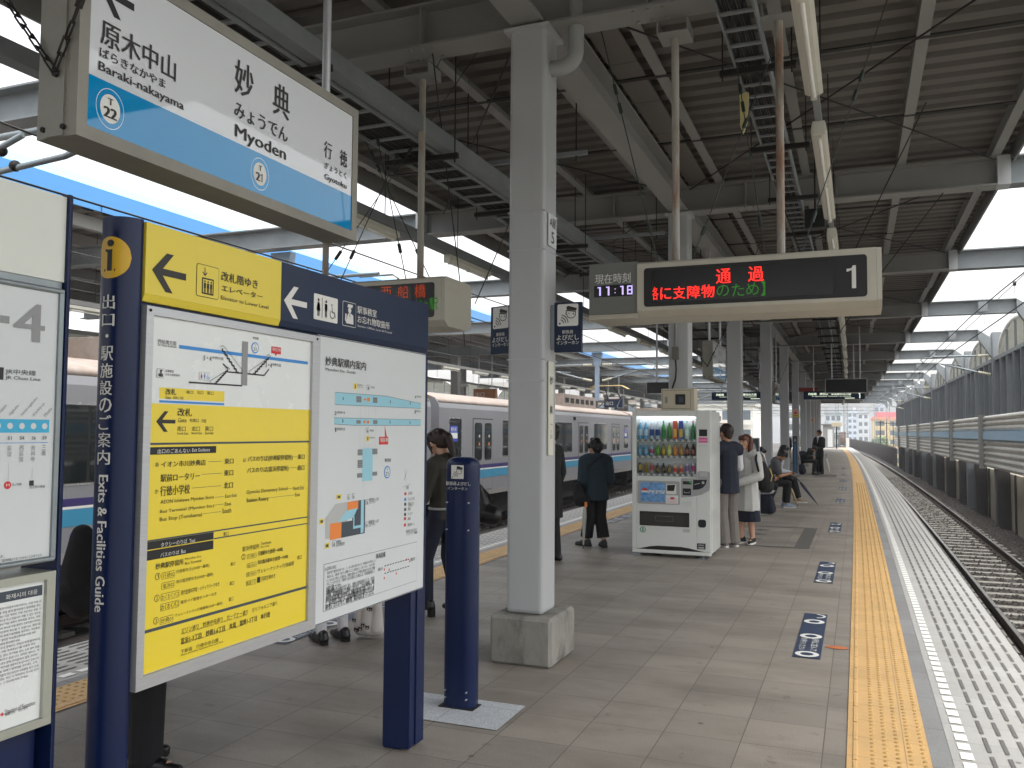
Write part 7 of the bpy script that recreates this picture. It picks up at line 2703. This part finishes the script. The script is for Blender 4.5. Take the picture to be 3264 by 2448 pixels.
soft_bag('backpack', 'black backpack resting against the near end of the grey seats', 'backpack', [((-1.72, 17.5, .5), (-1.7, 17.55, .14), .13, .16, dict(side=(1, 0, 0), flat=.85)), ((-1.6, 17.5, .3), (-1.58, 17.5, .12), .08, .1)], c_navy, (-1.7, 17.5, 0))
umbrella('umbrella', 'dark navy umbrella leaning from the lap of the man in the pale lavender shirt', (-1.32, 20.6, .62), (-.82, 20.2, .01), mat('navy umbrella cloth', '#222842', .6, var=.1), .035)
umbrella('umbrella', 'beige patterned umbrella between the seated young men', (-1.42, 19.95, .5), (-1.22, 19.75, .01), mat('beige umbrella cloth', '#a3906a', .6, var=.4, scale=30), .03)
t, J = sitter('slumped passenger in black seated on the farther seats', -1.95, 35.0, R(-85), seated(.44, head=V(0, .42, .98), face=V(0, .5, -.85), chest=V(0, .24, .82)), 'short', m_hair, c_black, 'long', c_black, None, None, .016)
shoes(J, m_shoeb)
soft_bag('luggage', 'pile of dark bags on the farther seats beside the suited man', 'luggage', [((-2.0, 35.2, .72), (-1.85, 35.6, .66), .2, .18), ((-1.9, 35.0, .62), (-1.7, 35.3, .58), .13, .12), ((-2.0, 34.9, .3), (-1.98, 34.9, .15), .12, .15)], c_navy, (-1.9, 35.2, .1), .02)
# 9. suited man, 10. the other suit
t, J = person('man in a black suit and white shirt standing with folded hands', (-1.38, 35.7, 0), R(140), stand(1.72, shw=.185, face=V(.1, 1, -.05), ell=V(-.24, .05, 1.08), wrl=V(-.05, .26, .98), elr=V(.24, .05, 1.08), wrr=V(.06, .27, .96), hdl=V(.7, .2, -.3), hdr=V(-.7, .2, -.3)), m_skin2, .013)
hair(J, m_hair, 'short', .013)
top(J, c_white, .06, 'none', .014, name='shirt', vox=.013)
top(J, c_black, .3, 'long', .026, .012, name='jacket', vox=.013, collar=False)
shirt_front(J, c_white, c_black)
trousers(J, c_black, .024, .01, vox=.013)
shoes(J, m_shoeb)
umbrella('umbrella', 'small white umbrella propped behind the suited man', (-1.16, 35.62, .78), (-1.0, 35.5, .02), m_wpaint, .04)
t, J = person('man in a dark suit half hidden behind the slender blue striped panel', (-2.5, 34.2, 0), R(60), stand(1.7, shw=.185), m_skin2, .016)
hair(J, m_hairb, 'crop', .016)
top(J, c_white, .06, 'none', .014, name='shirt', vox=.016)
top(J, c_black, .32, 'long', .028, .012, name='jacket', vox=.016, collar=False)
trousers(J, c_black, .024, vox=.016)
shoes(J, m_shoeb)
# 11. person behind the yellow board: dark trousers and shoe show below it
t, J = person('person in wide black trousers hidden behind the yellow board', (-3.26, 3.22, 0), R(-62), stand(1.7, anr=V(.13, .12, .088), knr=V(.13, .12, .48), shw=.18, toer=V(.3, 1, 0).normalized()), None, .012)
hair(J, m_hair, 'crop', .012)
top(J, c_black, .2, 'long', .03, .02, vox=.012)
trousers(J, c_black, .03, .0, vox=.012)
shoes(J, m_shoeb, mat('dark rubber sole', '#26241f'))
# 12. person with white socks behind the map
t, J = person('person with white ankle socks and black loafers hidden behind the white map', (-3.72, 5.62, 0), R(60), stand(1.55), None, .01)
hair(J, m_hairb, 'bob', .012)
top(J, c_navy, .14, 'long', .02, vox=.012)
skirt(J, c_navy, .62, .14, .18)
shoes(J, m_shoeb, None, .02)
for k in 'lr':
    an, kn = J['an' + k], J['kn' + k]
    fuse('sock', [(an + V(0, 0, .0), an.lerp(kn, .28), .041, .046)], c_white, J['t'], .007)
o = thing('tote_bag', 'white tote bag printed with dark cat faces by the white socks', 'bag', (-3.52, 5.83, 0))
fuse('bag_body', [(V(-.07, 0, .06), V(.07, .02, .06), .05, .05), (V(-.08, 0, .3), V(.08, .02, .3), .035, .035), (V(-.08, 0, .08), V(-.08, 0, .3), .05, .03), (V(.08, .0, .08), V(.08, 0, .3), .05, .03), (V(0, 0, .08), V(0, 0, .3), .06, .04)], mat('printed cotton', '#cfcac4', .9, var=.08), o, .01)
b = MB(m_ink)
rn = random.Random(4)
for i in range(9):
    u, v = -3.62 + rn.random() * .17, .04 + rn.random() * .24
    P = Print(b, PY(5.765), .002 + .0004 * i)
    P.circ(m_ink, u, v, .014, 0, 10, 1.2)
    P.poly(m_ink, [(u - .016, v + .004), (u - .006, v + .012), (u - .015, v + .022)])
    P.poly(m_ink, [(u + .016, v + .004), (u + .006, v + .012), (u + .015, v + .022)])
    P.circ(mat('printed cotton', '#cfcac4'), u, v - .003, .007, .0004, 8)
b.build('print', o)
# 13. dark figure with a bag at the platform edge, left
t, J = person('person in black with a dark bag, just left of the round navy post', (-4.16, 4.18, 0), R(55), stand(1.66), None, .012)
hair(J, m_hair, 'bob', .012)
top(J, c_black, .1, 'long', .012, .0, vox=.012)
trousers(J, c_black, .01, vox=.012)
shoes(J, m_shoeb)
soft_bag('shoulder_bag', 'tall dark bag seen between the two navy posts', 'bag', [((-4.36, 3.9, .95), (-4.4, 3.88, .6), .07, .11, dict(side=(1, .5, 0), flat=.8)), ((-4.4, 3.88, .62), (-4.36, 3.9, .55), .11, .1)], c_black, (-4.38, 3.9, .5))
# ------------------------------------------------------------------ haze over the whole place
m = bpy.data.materials.new('thin haze')
m.use_nodes = True
t_ = m.node_tree
t_.nodes.remove(t_.nodes['Principled BSDF'])
pv = t_.nodes.new('ShaderNodeVolumePrincipled')
pv.inputs['Color'].default_value = (.93, .96, 1, 1)
pv.inputs['Density'].default_value = .001
pv.inputs['Anisotropy'].default_value = .2
t_.links.new(pv.outputs[0], t_.nodes['Material Output'].inputs['Volume'])
b = MB(m)
b.box(-720, 720, -120, 820, -8, 14)
b.build('haze', kind='stuff')
